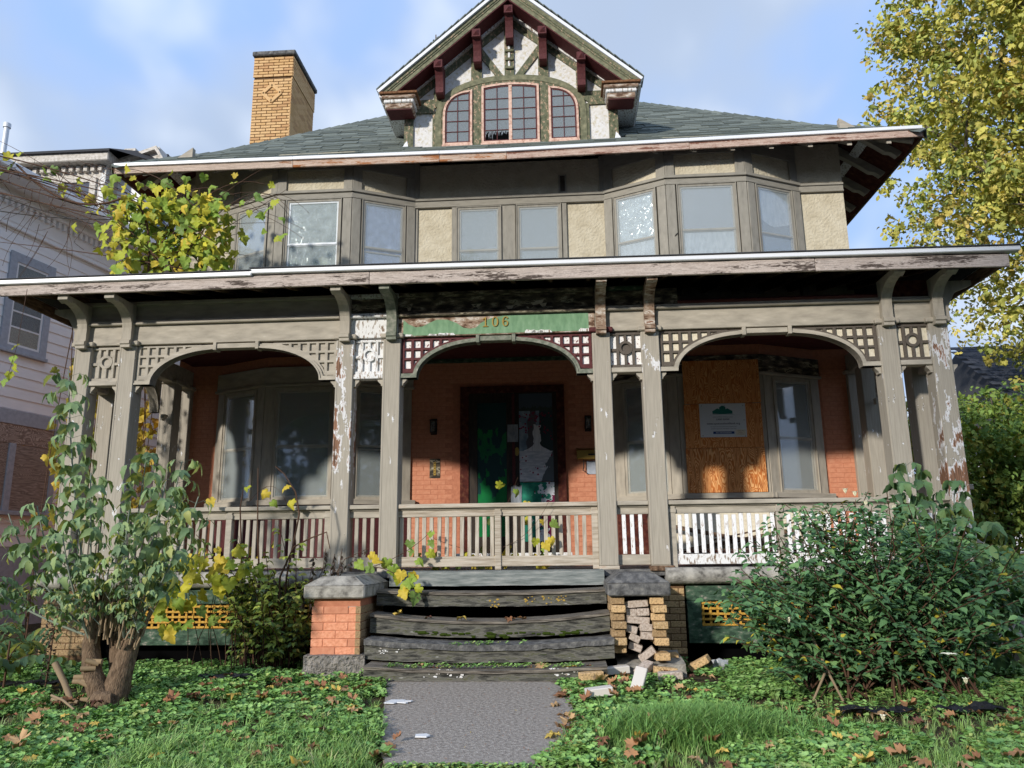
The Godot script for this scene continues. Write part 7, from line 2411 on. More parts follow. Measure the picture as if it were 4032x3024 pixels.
func ground_cover() -> void:
	var r := RandomNumberGenerator.new()
	r.seed = 707
	var f := FastNoiseLite.new()
	f.seed = 31
	f.frequency = 0.9
	f.fractal_octaves = 3
	# clusters of small round leaves
	var cl := []
	for v in 3:
		var m := MB.new()
		for k in 9:
			var a := r.randf() * TAU
			var p := Vector3(cos(a), 0, sin(a)) * r.randf_range(0.0, 0.045) + Vector3(0, r.randf_range(0.012, 0.05), 0)
			var s := r.randf_range(0.010, 0.019)
			var up := (Vector3(0, 1, 0) + rdir(r) * 0.55).normalized()
			var e1 := up.cross(Vector3(0.3, 0.2, 0.9)).normalized()
			var e2 := up.cross(e1)
			var ring := []
			for q in 7:
				var b := TAU * q / 7.0
				ring.push_back(p + (e1 * cos(b) + e2 * sin(b)) * s * (0.55 if q == 0 else 1.0) + up * s * 0.2)
			for q in 7:
				m.poly([p, ring[q], ring[(q + 1) % 7]], up)
		cl.push_back(m.mesh())
	var g := Node3D.new()
	g.name = "clover"
	add_child(g, true)
	tag(g, "green clover and creeping ground cover over the front yard", "ground cover", "", "stuff")
	var xf := [[], [], []]
	var col := [[], [], []]
	for k in 46000:
		var z := 0.05 + pow(r.randf(), 0.8) * 4.2
		var x := r.randf_range(-6.2, 6.6)
		if on_path(x, z) or absf(x) < 1.12 and z < 1.25 or x > -1.68 and x < 1.7 and z < 1.02:
			continue
		var q := f.get_noise_2d(x, z)
		if q < -0.30 or (x > 1.8 and z > 1.2 and absf(z - 2.2) < 0.42 and r.randf() < 0.8):
			continue
		if x > 0.95 and x < 1.85 and z < 1.75 and r.randf() < 0.5:
			continue
		if absf(x + 2.95) < 0.3 and absf(z - 2.05) < 0.2:
			continue
		var v := r.randi() % 3
		var tall := 1.0 + 1.1 * maxf(0.0, f.get_noise_2d(x * 1.7 + 30.0, z * 1.7))
		xf[v].push_back(Transform3D(Basis(Vector3.UP, r.randf() * TAU) * Basis.from_scale(Vector3.ONE * r.randf_range(0.75, 1.35)) * Basis.from_scale(Vector3(1, tall, 1)), Vector3(x, gy(z) - 0.004, z)))
		var tone := pick_tone(r, [3, 3 + 2.5 * q, 2.5 - 2.5 * q, 1.5, 0.5])
		col[v].push_back(tone_color("clover", tone, r))
	for v in 3:
		scatter(g, "clover_leaves" if v == 0 else "clover_leaves_%03d" % v, cl[v], M.leaf_ground, xf[v], col[v])
	# grass in tufts
	var tufts := []
	for v in 3:
		var st := SurfaceTool.new()
		st.begin(Mesh.PRIMITIVE_TRIANGLES)
		for k in 11:
			var a := r.randf() * TAU
			var d := Vector3(cos(a), 0, sin(a))
			var root := d * r.randf_range(0.0, 0.018)
			var h := r.randf_range(0.05, 0.11)
			var w := d.cross(Vector3.UP) * 0.0018
			var m1 := root + d * h * 0.18 + Vector3(0, h * 0.6, 0)
			var tip := root + d * h * r.randf_range(0.45, 0.9) + Vector3(0, h * 0.85, 0)
			for q: Vector3 in [root - w, root + w, m1 + w, root - w, m1 + w, m1 - w, m1 - w, m1 + w, tip]:
				st.add_vertex(q)
		st.generate_normals()
		tufts.push_back(st.commit())
	var gg := Node3D.new()
	gg.name = "grass"
	add_child(gg, true)
	tag(gg, "bright green grass growing through the clover", "grass", "", "stuff")
	var gx := [[], [], []]
	var gc := [[], [], []]
	for k in 26000:
		var z := r.randf_range(1.5, 4.3)
		var x := r.randf_range(-5.5, 6.0)
		var lush := smoothstep(2.1, 3.4, z + 0.5 * f.get_noise_2d(x * 0.8 + 9.0, z)) 
		var size := 0.85
		var clump := maxf(1.0 - Vector2((x - 1.55) / 0.42, (z - 2.75) / 0.30).length(), 0.0)
		if k % 9 == 0:
			x = 1.55 + r.randfn() * 0.22
			z = 2.72 + r.randfn() * 0.14
			clump = 0.7
		if clump > 0.0:
			size = 1.6
		elif r.randf() > 0.08 + 0.72 * lush:
			continue
		if on_path(x, z):
			continue
		if x < -0.5 and x > -2.0 and z > 2.6:
			size = 1.25
		var v := r.randi() % 3
		gx[v].push_back(Transform3D(Basis(Vector3.UP, r.randf() * TAU) * (size * r.randf_range(0.7, 1.25)), Vector3(x, gy(z) - 0.004, z)))
		gc[v].push_back(tone_color("grass", pick_tone(r, [3, 3, 2, 1, 0.5] if clump == 0.0 else [1, 0.5, 5, 0.2, 0]), r))
	for v in 3:
		scatter(gg, "grass_tufts" if v == 0 else "grass_tufts_%03d" % v, tufts[v], M.leaf_ground, gx[v], gc[v])
	# crumbs of dry leaf and bud scales on the path, the treads and the bare soil
	var lt := Node3D.new()
	lt.name = "leaf_litter"
	add_child(lt, true)
	tag(lt, "reddish crumbs of dry leaves on the path, steps and bare soil", "leaf litter", "", "stuff")
	var lx := []
	var lc := []
	for k in 2600:
		var x := r.randf_range(-0.95, 0.95)
		var z := r.randf_range(1.3, 4.0)
		var s := r.randf_range(0.008, 0.022)
		var y := gy(z) + 0.025
		if k % 3 == 0 and k < 900:
			# along the right edge of the slab
			var u := r.randf()
			z = 1.35 + u * 1.9
			x = 0.62 + 0.14 * sin(u * PI) + r.randfn() * 0.05
			s *= 1.6
		elif k > 900:
			x = r.randf_range(1.7, 5.0)
			z = 2.25 + r.randfn() * 0.3
			s *= 1.9
			y -= 0.015
		elif not on_path(x, z) or r.randf() < 0.35:
			continue
		lx.push_back(Transform3D(Basis(Vector3.UP, r.randf() * TAU) * Basis(Vector3.RIGHT, -PI / 2 + r.randf_range(-0.3, 0.3)) * Basis.from_scale(Vector3(0.5, 1.2, 1.0) * s), Vector3(x, y, z)))
		lc.push_back(tone_color("litter", pick_tone(r, [2, 3, 0.6, 0.2, 1]), r))
	scatter(lt, "dry_crumbs", LM.oval[0], M.leaf_ground, lx, lc)
	# broad weeds: docks and plantains
	var spots := [[-2.62, 2.1, 0.14, "broad-leaved dock with holes in its leaves right of the forked trunk"], [-1.85, 2.2, 0.09, "small plantain in the clover left of the path"], [-1.95, 2.95, 0.12, "dandelion rosette in the grass at the bottom left"], [0.62, 3.25, 0.12, "round-leaved weed at the path's lower right corner"], [0.52, 1.05, 0.09, "weed growing at the right end of the lowest step"], [0.80, 1.12, 0.10, "leafy weed between the lowest step and the rubble"], [0.98, 1.75, 0.12, "long-leaved dock among the fallen bricks"], [-0.42, 3.2, 0.10, "spiky weed in the joint at the path's lower left corner"], [-4.2, 2.7, 0.13, "pointed-leaf weed in the clover at the lower left"], [4.1, 3.0, 0.12, "broad weed in the clover at the lower right"], [3.3, 3.3, 0.11, "dandelion rosette near the bottom right edge"], [-1.1, 1.35, 0.07, "seedling at the foot of the left pedestal"]]
	for s in spots:
		var w := thing("weed", s[3], "weed", Vector3(s[0], gy(s[1]) + (0.02 if on_path(s[0], s[1]) else 0.0), s[1]))
		var n := r.randi_range(6, 9)
		for k in n:
			var a := TAU * k / n + r.randf_range(-0.3, 0.3)
			var d := Vector3(cos(a), r.randf_range(0.3, 1.0), sin(a))
			part(w, "leaf", LM.oval[k % 2] if s[2] > 0.1 else LM.elder[k % 3], M["leaf_clover_%d" % [0, 1, 3][k % 3]], leaf_at(Vector3(0, 0.01, 0), d, Vector3(-d.x, 1, -d.z), s[2] * r.randf_range(0.7, 1.1)))
	# weeds along the joint and on the treads
	var jw := []
	var jc := []
	for k in 260:
		var x := r.randf_range(-0.35, 0.5)
		var z := 3.42 + r.randfn() * 0.015
		var y := gy(z) + 0.012
		if k > 120:
			var row := k % 3
			x = r.randf_range(-0.9, 0.95)
			z = [1.2, 1.02, 1.2][row] + r.randf_range(-0.06, 0.02)
			y = [-0.835, -0.67, -0.835][row] + r.randf_range(0.0, 0.02)
			if row == 1 and absf(x) > 0.35:
				continue
		jw.push_back(Transform3D(Basis(Vector3.UP, r.randf() * TAU) * r.randf_range(0.45, 0.85), Vector3(x, y, z)))
		jc.push_back(tone_color("clover", r.randi() % 5, r))
	scatter(g, "joint_weeds", cl[0], M.leaf_ground, jw, jc)


func fallen_leaves() -> void:
	var r := RandomNumberGenerator.new()
	r.seed = 808
	var zones := [
		["in the clover before the forked trunk", -3.6, -2.2, 2.0, 2.6, 16],
		["in the grass at the bottom left corner", -3.2, -1.9, 2.6, 3.4, 18],
		["at the far left of the yard", -4.8, -3.5, 1.4, 2.6, 14],
		["between the trunk and the left pedestal", -2.4, -1.5, 1.2, 2.0, 14],
		["in the clover below the left pedestal", -1.75, -0.95, 1.3, 2.0, 14],
		["in the grass left of the path's lower end", -1.8, -0.75, 2.1, 3.4, 18],
		["at the right edge of the concrete path", 0.62, 0.84, 1.5, 3.2, 16],
		["in a drift at the path's lower left corner", -0.85, -0.35, 2.9, 3.5, 12],
		["on the moss-grown steps", -0.95, 0.95, 1.05, 1.22, 13],
		["among the rubble right of the steps", 0.9, 1.9, 1.2, 2.1, 14],
		["in the grass right of the path's lower end", 0.85, 1.7, 2.3, 3.5, 18],
		["on the soil under the big bush", 2.0, 4.2, 2.1, 2.6, 16],
		["in the grass at the bottom right", 1.8, 3.2, 2.7, 3.5, 18],
		["at the far right of the yard", 3.3, 4.6, 2.5, 3.4, 14],
	]
	var tones := ["tan", "russet", "pale tan", "yellow", "dark brown"]
	var forms := ["flat", "cupped", "upcurled"]
	var sizes := [0.10, 0.09, 0.11, 0.10, 0.085]
	for z in zones:
		for k in int(z[5] * 1.35):
			var tone := pick_tone(r, [3, 3, 1.8, 1.8, 1])
			var form := r.randi() % 3
			var x := r.randf_range(z[1], z[2])
			var zz := r.randf_range(z[3], z[4])
			if not ("path" in z[0]) and on_path(x, zz):
				continue
			var y := gy(zz) + 0.075
			if "steps" in z[0] and not ("rubble" in z[0]):
				y = -0.815 - 0.03 * (1.0 - x * x) + 0.012
				if k % 3 == 0:
					y = -0.405 - 0.06 * (1 - x * x) + 0.02
					zz = r.randf_range(0.66, 0.76)
			elif "edge" in z[0] or "drift" in z[0] or "soil" in z[0]:
				y -= 0.03
			var size: float = sizes[tone] * r.randf_range(0.55, 1.2)
			var big := "large " if size > 0.1 else "small " if size < 0.07 else ""
			var b := Basis(Vector3.UP, r.randf() * TAU) * Basis(Vector3.RIGHT, -PI / 2 + r.randf_range(-0.5, 0.5)) * size
			var what := "%s%s %s fallen leaf %s" % [big, forms[form], tones[tone], z[0]]
			single("fallen_leaf", LM.maple[form], M["leaf_litter_%d" % tone], what, "fallen leaf", Transform3D(b, Vector3(x, y, zz)), "fallen leaves " + z[0])

# ---------------------------------------------------------------- ground, neighbours, trees

func ground_and_path() -> void:
	var m := MB.new()
	var xs := [-300.0, -60.0, -20.0, -9.0, -6.0, -4.0, -2.0, 0.0, 2.0, 4.0, 6.0, 9.0, 20.0, 60.0, 300.0]
	var zs := [-300.0, -60.0, -20.0, -8.0, -2.0, 0.0, 1.3, 2.0, 3.0, 4.0, 5.0, 6.0, 7.0, 8.9, 14.0, 30.0, 80.0, 300.0]
	for i in xs.size() - 1:
		for j in zs.size() - 1:
			m.poly([Vector3(xs[i], gy(zs[j]), zs[j]), Vector3(xs[i + 1], gy(zs[j]), zs[j]), Vector3(xs[i + 1], gy(zs[j + 1]), zs[j + 1]), Vector3(xs[i], gy(zs[j + 1]), zs[j + 1])], Vector3.UP)
	struct("ground", m, M.soil, "dark soil of the yard with litter showing between the plants")
	var p := thing("path", "cracked grey concrete path leading to the steps", "path")
	p.set_meta("kind", "structure")
	var tilt := func(pts: PackedVector2Array, up: float) -> MB:
		var b := MB.new()
		b.prism(pts, -0.06, up, Transform3D(Basis(Vector3(1, 0, 0), Vector3(0, 0, 1), Vector3(0, 1, 0)), Vector3.ZERO))
		for k in b.v.size():
			b.v[k].y += gy(b.v[k].z)
		return b
	var s1 := PackedVector2Array([Vector2(-0.86, 1.25)])
	s1.append_array(PackedVector2Array([Vector2(-0.72, 1.9), Vector2(-0.58, 2.6), Vector2(-0.44, 3.2), Vector2(-0.36, 3.40), Vector2(0.2, 3.405), Vector2(0.56, 3.38), Vector2(0.66, 3.1), Vector2(0.735, 2.6), Vector2(0.74, 2.2), Vector2(0.71, 1.8), Vector2(0.64, 1.45), Vector2(0.54, 1.25)]))
	part(p, "path_slab", tilt.call(s1, 0.02), M.path_concrete)
	part(p, "path_slab", tilt.call(PackedVector2Array([Vector2(-0.33, 3.43), Vector2(0.62, 3.42), Vector2(0.95, 3.6), Vector2(1.2, 4.9), Vector2(-0.1, 4.9)]), 0.016), M.path_concrete)
	part(p, "path_slab", tilt.call(PackedVector2Array([Vector2(-0.1, 4.93), Vector2(1.2, 4.93), Vector2(1.3, 6.9), Vector2(0.0, 6.9)]), 0.016), M.path_concrete)
	struct("street", bb(Vector3(-200, gy(20) - 0.3, 11.0), Vector3(200, gy(20) + 0.004, 19.0), 0.0), M.dark_shingle, "asphalt street behind the viewer")
	struct("pavement", bb(Vector3(-200, gy(20) - 0.3, 7.2), Vector3(200, gy(20) + 0.06, 8.8), 0.0), M.path_concrete, "concrete pavement along the street behind the viewer")
	struct("side_path", bb(Vector3(5.6, -1.2, -9.0), Vector3(8.6, -0.93, -1.0), 0.0), M.path_concrete, "pale driveway slab along the right side of the house")


func neighbour_left() -> void:
	var q := Vector3(-8.60, 0.0, -4.0)
	var yaw := PI / 2 - atan2(0.1912, 0.9815)
	# local x runs along the wall away from the viewer, z looks at us
	var t := thing("white_house", "white clapboard house close by on the left with boarded ground-floor window", "house", q)
	t.rotation.y = yaw
	var L0 := -3.5
	var L1 := 7.5
	part(t, "wall", bb(Vector3(L0, -1.2, -6.0), Vector3(L1, 6.3, 0.0), 0.0), M.siding)
	# clapboards
	var y := 0.34
	while y < 5.7:
		var cb := MB.new()
		var a := Vector3(L0, y, 0.022)
		cb.poly([a, Vector3(L1, y, 0.022), Vector3(L1, y + 0.192, 0.006), Vector3(L0, y + 0.192, 0.006)], Vector3(0, 0, 1))
		cb.poly([Vector3(L0, y, 0.001), Vector3(L1, y, 0.001), Vector3(L1, y, 0.022), a], Vector3.DOWN)
		part(t, "clapboard", cb, M.siding)
		y += 0.19
	part(t, "foundation", bb(Vector3(L0, -1.3, -0.1), Vector3(L1, 0.335, 0.012), 0.0), M.grey_trim)
	# frieze, dentils, soffit, gutter
	part(t, "frieze", bb(Vector3(L0, 5.72, 0.0), Vector3(L1, 6.34, 0.05), 0.005), M.siding)
	for k in 2:
		part(t, "moulding", bb(Vector3(L0, 5.70 + k * 0.10, 0.03), Vector3(L1, 5.74 + k * 0.10, 0.085 - 0.02 * k), 0.008), M.siding)
	for k in 68:
		var x := L0 + 0.3 + k * 0.125
		if x > L1 - 0.2:
			break
		part(t, "dentil", bb(Vector3(x, 6.06, 0.05), Vector3(x + 0.07, 6.18, 0.11), 0.004), M.siding)
	part(t, "moulding", bb(Vector3(L0, 6.18, 0.03), Vector3(L1, 6.25, 0.14), 0.012), M.siding)
	part(t, "soffit", bb(Vector3(L0, 6.34, -0.1), Vector3(L1, 6.38, 0.60), 0.0), M.siding)
	part(t, "gutter", bb(Vector3(L0, 6.36, 0.58), Vector3(L1, 6.50, 0.70), 0.02), M.siding)
	var rf_ := MB.new()
	rf_.prism(PackedVector2Array([Vector2(0.66, 6.47), Vector2(-5.0, 7.75), Vector2(-5.0, 7.6), Vector2(0.66, 6.40)]), L0, L1, Transform3D(Basis(Vector3(0, 0, 1), Vector3.UP, Vector3(-1, 0, 0)), Vector3(L0 + L1, 0, 0)))
	part(t, "roof", rf_, M.dark_shingle)
	# upper window
	for s in [[-0.38, 3.58, 0.55, 5.32]]:
		var f := MB.new()
		f.ring(PackedVector2Array([Vector2(s[0], s[1]), Vector2(s[2], s[1]), Vector2(s[2], s[3]), Vector2(s[0], s[3])]), PackedVector2Array([Vector2(s[0] + 0.14, s[1] + 0.11), Vector2(s[2] - 0.14, s[1] + 0.11), Vector2(s[2] - 0.14, s[3] - 0.16), Vector2(s[0] + 0.14, s[3] - 0.16)]), 0.0, 0.05)
		var w := part(t, "window", f, M.grey_trim)
		part(w, "sill", bb(Vector3(s[0] - 0.03, s[1] - 0.03, 0.0), Vector3(s[2] + 0.03, s[1] + 0.03, 0.08), 0.005), M.grey_trim)
		var sa := MB.new()
		sa.ring(PackedVector2Array([Vector2(s[0] + 0.14, s[1] + 0.11), Vector2(s[2] - 0.14, s[1] + 0.11), Vector2(s[2] - 0.14, s[3] - 0.16), Vector2(s[0] + 0.14, s[3] - 0.16)]), PackedVector2Array([Vector2(s[0] + 0.18, s[1] + 0.15), Vector2(s[2] - 0.18, s[1] + 0.15), Vector2(s[2] - 0.18, s[3] - 0.20), Vector2(s[0] + 0.18, s[3] - 0.20)]), 0.0, 0.035)
		part(w, "sash", sa, M.drip_metal)
		for k in 3:
			part(w, "sash_bar", bb(Vector3(s[0] + 0.18, 4.0 + k * 0.28, 0.012), Vector3(s[2] - 0.18, 4.03 + k * 0.28, 0.035), 0.003), M.drip_metal)
		part(w, "curtain", bb(Vector3(s[0] + 0.14, s[1] + 0.11, 0.026), Vector3(s[2] - 0.14, s[3] - 0.16, 0.028), 0.0), M.curtain_grey)
		part(w, "pane", bb(Vector3(s[0] + 0.17, s[1] + 0.14, 0.030), Vector3(s[2] - 0.17, s[3] - 0.19, 0.032), 0.0), M.glass)
	# boarded window below
	part(t, "boarded_window", bb(Vector3(-1.6, 2.36, 0.0), Vector3(0.98, 2.60, 0.06), 0.006), M.grey_trim)
	part(t, "plywood_board", bb(Vector3(-1.5, 2.04, 0.03), Vector3(0.96, 2.36, 0.045), 0.002), M.grey_ply)
	part(t, "plywood_board", bb(Vector3(0.18, 0.93, 0.026), Vector3(0.93, 2.03, 0.041), 0.002), M.brown_ply)
	part(t, "plywood_board", bb(Vector3(-0.9, 0.93, 0.024), Vector3(0.05, 2.03, 0.039), 0.002), M.brown_ply)
	part(t, "mullion", bb(Vector3(0.05, 0.92, 0.0), Vector3(0.18, 2.04, 0.065), 0.005), M.grey_trim)
	part(t, "mullion", bb(Vector3(0.93, 0.86, 0.0), Vector3(1.05, 2.38, 0.06), 0.005), M.grey_trim)
	part(t, "window_sill", bb(Vector3(-1.7, 0.85, 0.0), Vector3(1.08, 0.92, 0.11), 0.006), M.grey_trim)
	# attic dormer with bracketed cornice, set square to the street
	var inv := t.transform.affine_inverse()
	var z0 := -8.0
	var d := part(t, "dormer", bb(Vector3(-12.6, 6.3, -11.0), Vector3(-10.0, 9.5, z0), 0.0), M.siding_mottled, inv)
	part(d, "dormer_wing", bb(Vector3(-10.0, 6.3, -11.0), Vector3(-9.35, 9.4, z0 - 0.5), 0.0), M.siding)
	part(d, "cornice", bb(Vector3(-13.0, 9.3, -11.2), Vector3(-9.8, 9.55, z0 + 0.3), 0.02), M.siding_mottled)
	part(d, "cornice", bb(Vector3(-10.3, 9.25, -11.2), Vector3(-9.1, 9.45, z0 - 0.25), 0.02), M.siding_mottled)
	for k in 14:
		part(d, "dentil", bb(Vector3(-12.5 + k * 0.18, 9.14, z0), Vector3(-12.4 + k * 0.18, 9.28, z0 + 0.1), 0.005), M.siding_mottled)
	var dr := MB.new()
	dr.poly([Vector3(-13.1, 9.56, z0 + 0.36), Vector3(-9.75, 9.56, z0 + 0.36), Vector3(-8.9, 9.95, z0 - 0.7), Vector3(-12.9, 9.95, z0 - 0.7)], Vector3(0, 1, 0.4))
	dr.poly([Vector3(-9.75, 9.56, z0 + 0.36), Vector3(-8.62, 9.40, z0 - 0.3), Vector3(-8.9, 9.95, z0 - 0.7)], Vector3(0.4, 1, 0.4))
	dr.poly([Vector3(-13.1, 9.50, z0 + 0.36), Vector3(-9.75, 9.50, z0 + 0.36), Vector3(-9.75, 9.56, z0 + 0.36), Vector3(-13.1, 9.56, z0 + 0.36)], Vector3(0, 0, 1))
	dr.poly([Vector3(-12.9, 9.95, z0 - 0.7), Vector3(-8.9, 9.95, z0 - 0.7), Vector3(-8.9, 9.3, -11.3), Vector3(-12.9, 9.3, -11.3)], Vector3(0, 1, -0.4))
	part(d, "dormer_roof", dr, M.dark_shingle)
	var ga := MB.new()
	ga.prism(PackedVector2Array([Vector2(-10.0, 9.45), Vector2(-8.62, 9.36), Vector2(-8.9, 9.9)]), -11.0, z0 - 0.25)
	part(d, "pediment", ga, M.siding_mottled)
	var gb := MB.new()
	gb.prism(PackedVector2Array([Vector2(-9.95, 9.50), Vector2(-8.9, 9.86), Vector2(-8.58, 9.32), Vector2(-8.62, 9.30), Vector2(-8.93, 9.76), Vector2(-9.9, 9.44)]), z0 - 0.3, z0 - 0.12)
	part(d, "rake_board", gb, M.siding_mottled)
	part(d, "ridge_vent", bb(Vector3(-10.0, 9.95, z0 - 0.9), Vector3(-9.7, 10.1, z0 - 0.6), 0.01), M.siding_mottled)
	var wn := MB.new()
	wn.ring(PackedVector2Array([Vector2(-11.2, 7.6), Vector2(-10.2, 7.6), Vector2(-10.2, 9.0), Vector2(-11.2, 9.0)]), PackedVector2Array([Vector2(-11.05, 7.7), Vector2(-10.35, 7.7), Vector2(-10.35, 8.88), Vector2(-11.05, 8.88)]), z0, z0 + 0.05)
	part(d, "window_frame", wn, M.siding_mottled)
	part(d, "pane", bb(Vector3(-11.05, 7.7, z0), Vector3(-10.35, 8.88, z0 + 0.02), 0.0), M.blind_grey)
	part(d, "pane", bb(Vector3(-9.36, 7.8, -9.6), Vector3(-9.33, 9.0, -8.8), 0.0), M.film)
	part(d, "corner_post", bb(Vector3(-10.12, 6.3, z0 - 0.1), Vector3(-9.98, 9.3, z0 + 0.03), 0.006), M.white_peel)
	var vp := MB.new()
	vp.tube([Vector3(-12.66, 8.4, z0), Vector3(-12.66, 10.45, z0)], 0.06, 0.06, 10)
	vp.tube([Vector3(-12.66, 10.45, z0), Vector3(-12.66, 10.56, z0)], 0.085, 0.085, 10)
	part(d, "vent_pipe", vp, M.lead_white)
	# service cables strung from the neighbour to the house
	for k in 2:
		var m := MB.new()
		var a := Vector3(-8.2, 5.75 - 0.32 * k, -2.2)
		var e := Vector3(-4.8, 4.7 + 0.35 * k, -2.0)
		m.tube(curve_pts(a, a.lerp(e, 0.5) + Vector3(0, -0.25, 0), e, 12), 0.008, 0.008, 5)
		single("cable", m, M.black_iron, ["upper dark service cable sagging between the two houses", "lower dark service cable sagging between the two houses"][k], "cable")


func neighbour_right() -> void:
	var t := thing("grey_roof_house", "low house with dark grey shingle roof behind the shrubs on the right", "house", Vector3(15.5, 0, -14.0))
	part(t, "wall", bb(Vector3(-3.2, -1.2, -4.0), Vector3(6.0, 3.2, 3.6), 0.0), M.siding)
	var m := MB.new()
	m.poly([Vector3(-3.7, 3.0, 4.2), Vector3(6.5, 3.0, 4.2), Vector3(6.5, 6.1, -0.4), Vector3(-3.2, 5.75, -0.4)], Vector3(0, 1, 1))
	m.poly([Vector3(-3.2, 5.75, -0.4), Vector3(6.5, 6.1, -0.4), Vector3(6.5, 3.0, -4.8), Vector3(-3.7, 3.0, -4.8)], Vector3(0, 1, -1))
	m.poly([Vector3(-3.7, 3.0, 4.2), Vector3(-3.2, 5.75, -0.4), Vector3(-3.7, 3.0, -4.8)], Vector3.LEFT)
	var roof := part(t, "roof", m, M.dark_shingle)
	var r := RandomNumberGenerator.new()
	r.seed = 3
	var sl := Vector2(4.6, 2.9)
	var ang := atan2(2.93, 4.6)
	var sh := MB.new()
	for row in 26:
		var u := row / 26.0
		var x := -3.7 + 0.5 * u - (0.2 if row % 2 else 0.0)
		while x < 6.2:
			sh.box(Vector3.ZERO, Vector3(0.33, 0.012, 0.24 + r.randf_range(0, 0.03)), 0.0, Transform3D(Basis(Vector3.RIGHT, ang - 0.03), Vector3(x, lerpf(3.05, 5.9, u), lerpf(4.15, -0.35, u))))
			x += 0.35
	part(roof, "shingle_courses", sh, M.shingle_dark_blue).set_meta("kind", "stuff")
	part(t, "window", bb(Vector3(0.5, 0.3, 3.58), Vector3(1.6, 1.8, 3.64), 0.01), M.drip_metal)
	# stair at the right end of the porch: handrail, posts
	var h := thing("side_stair_rail", "weathered wooden handrail sloping down from the right end of the porch", "handrail", Vector3(5.3, 0.0, -1.2))
	part(h, "rail", bb(Vector3(0.0, -0.03, -0.045), Vector3(1.7, 0.04, 0.045), 0.006, Transform3D(Basis(Vector3.BACK, -0.58), Vector3(0.0, 0.28, 0))), M.bare_h)
	part(h, "rail", bb(Vector3(0.0, -0.02, -0.02), Vector3(1.6, 0.03, 0.02), 0.004, Transform3D(Basis(Vector3.BACK, -0.58), Vector3(0.05, -0.10, 0))), M.bare_h)
	for k in 3:
		var x := 0.1 + k * 0.62
		part(h, "post", bb(Vector3(x - 0.035, -1.15 , -0.03), Vector3(x + 0.035, 0.22 - x * 0.65, 0.03), 0.004), M.bare_v)
	var bp := thing("side_balustrade", "weathered railing seen past the right end columns", "railing", Vector3(5.6, 0, -3.2))
	part(bp, "rail", bb(Vector3(-0.4, 0.95, -0.04), Vector3(0.9, 1.02, 0.04), 0.005), M.bare_h)
	for k in 4:
		part(bp, "post", bb(Vector3(-0.2 + k * 0.25, -1.0, -0.02), Vector3(-0.17 + k * 0.25, 0.95, 0.02), 0.003), M.lead_white)


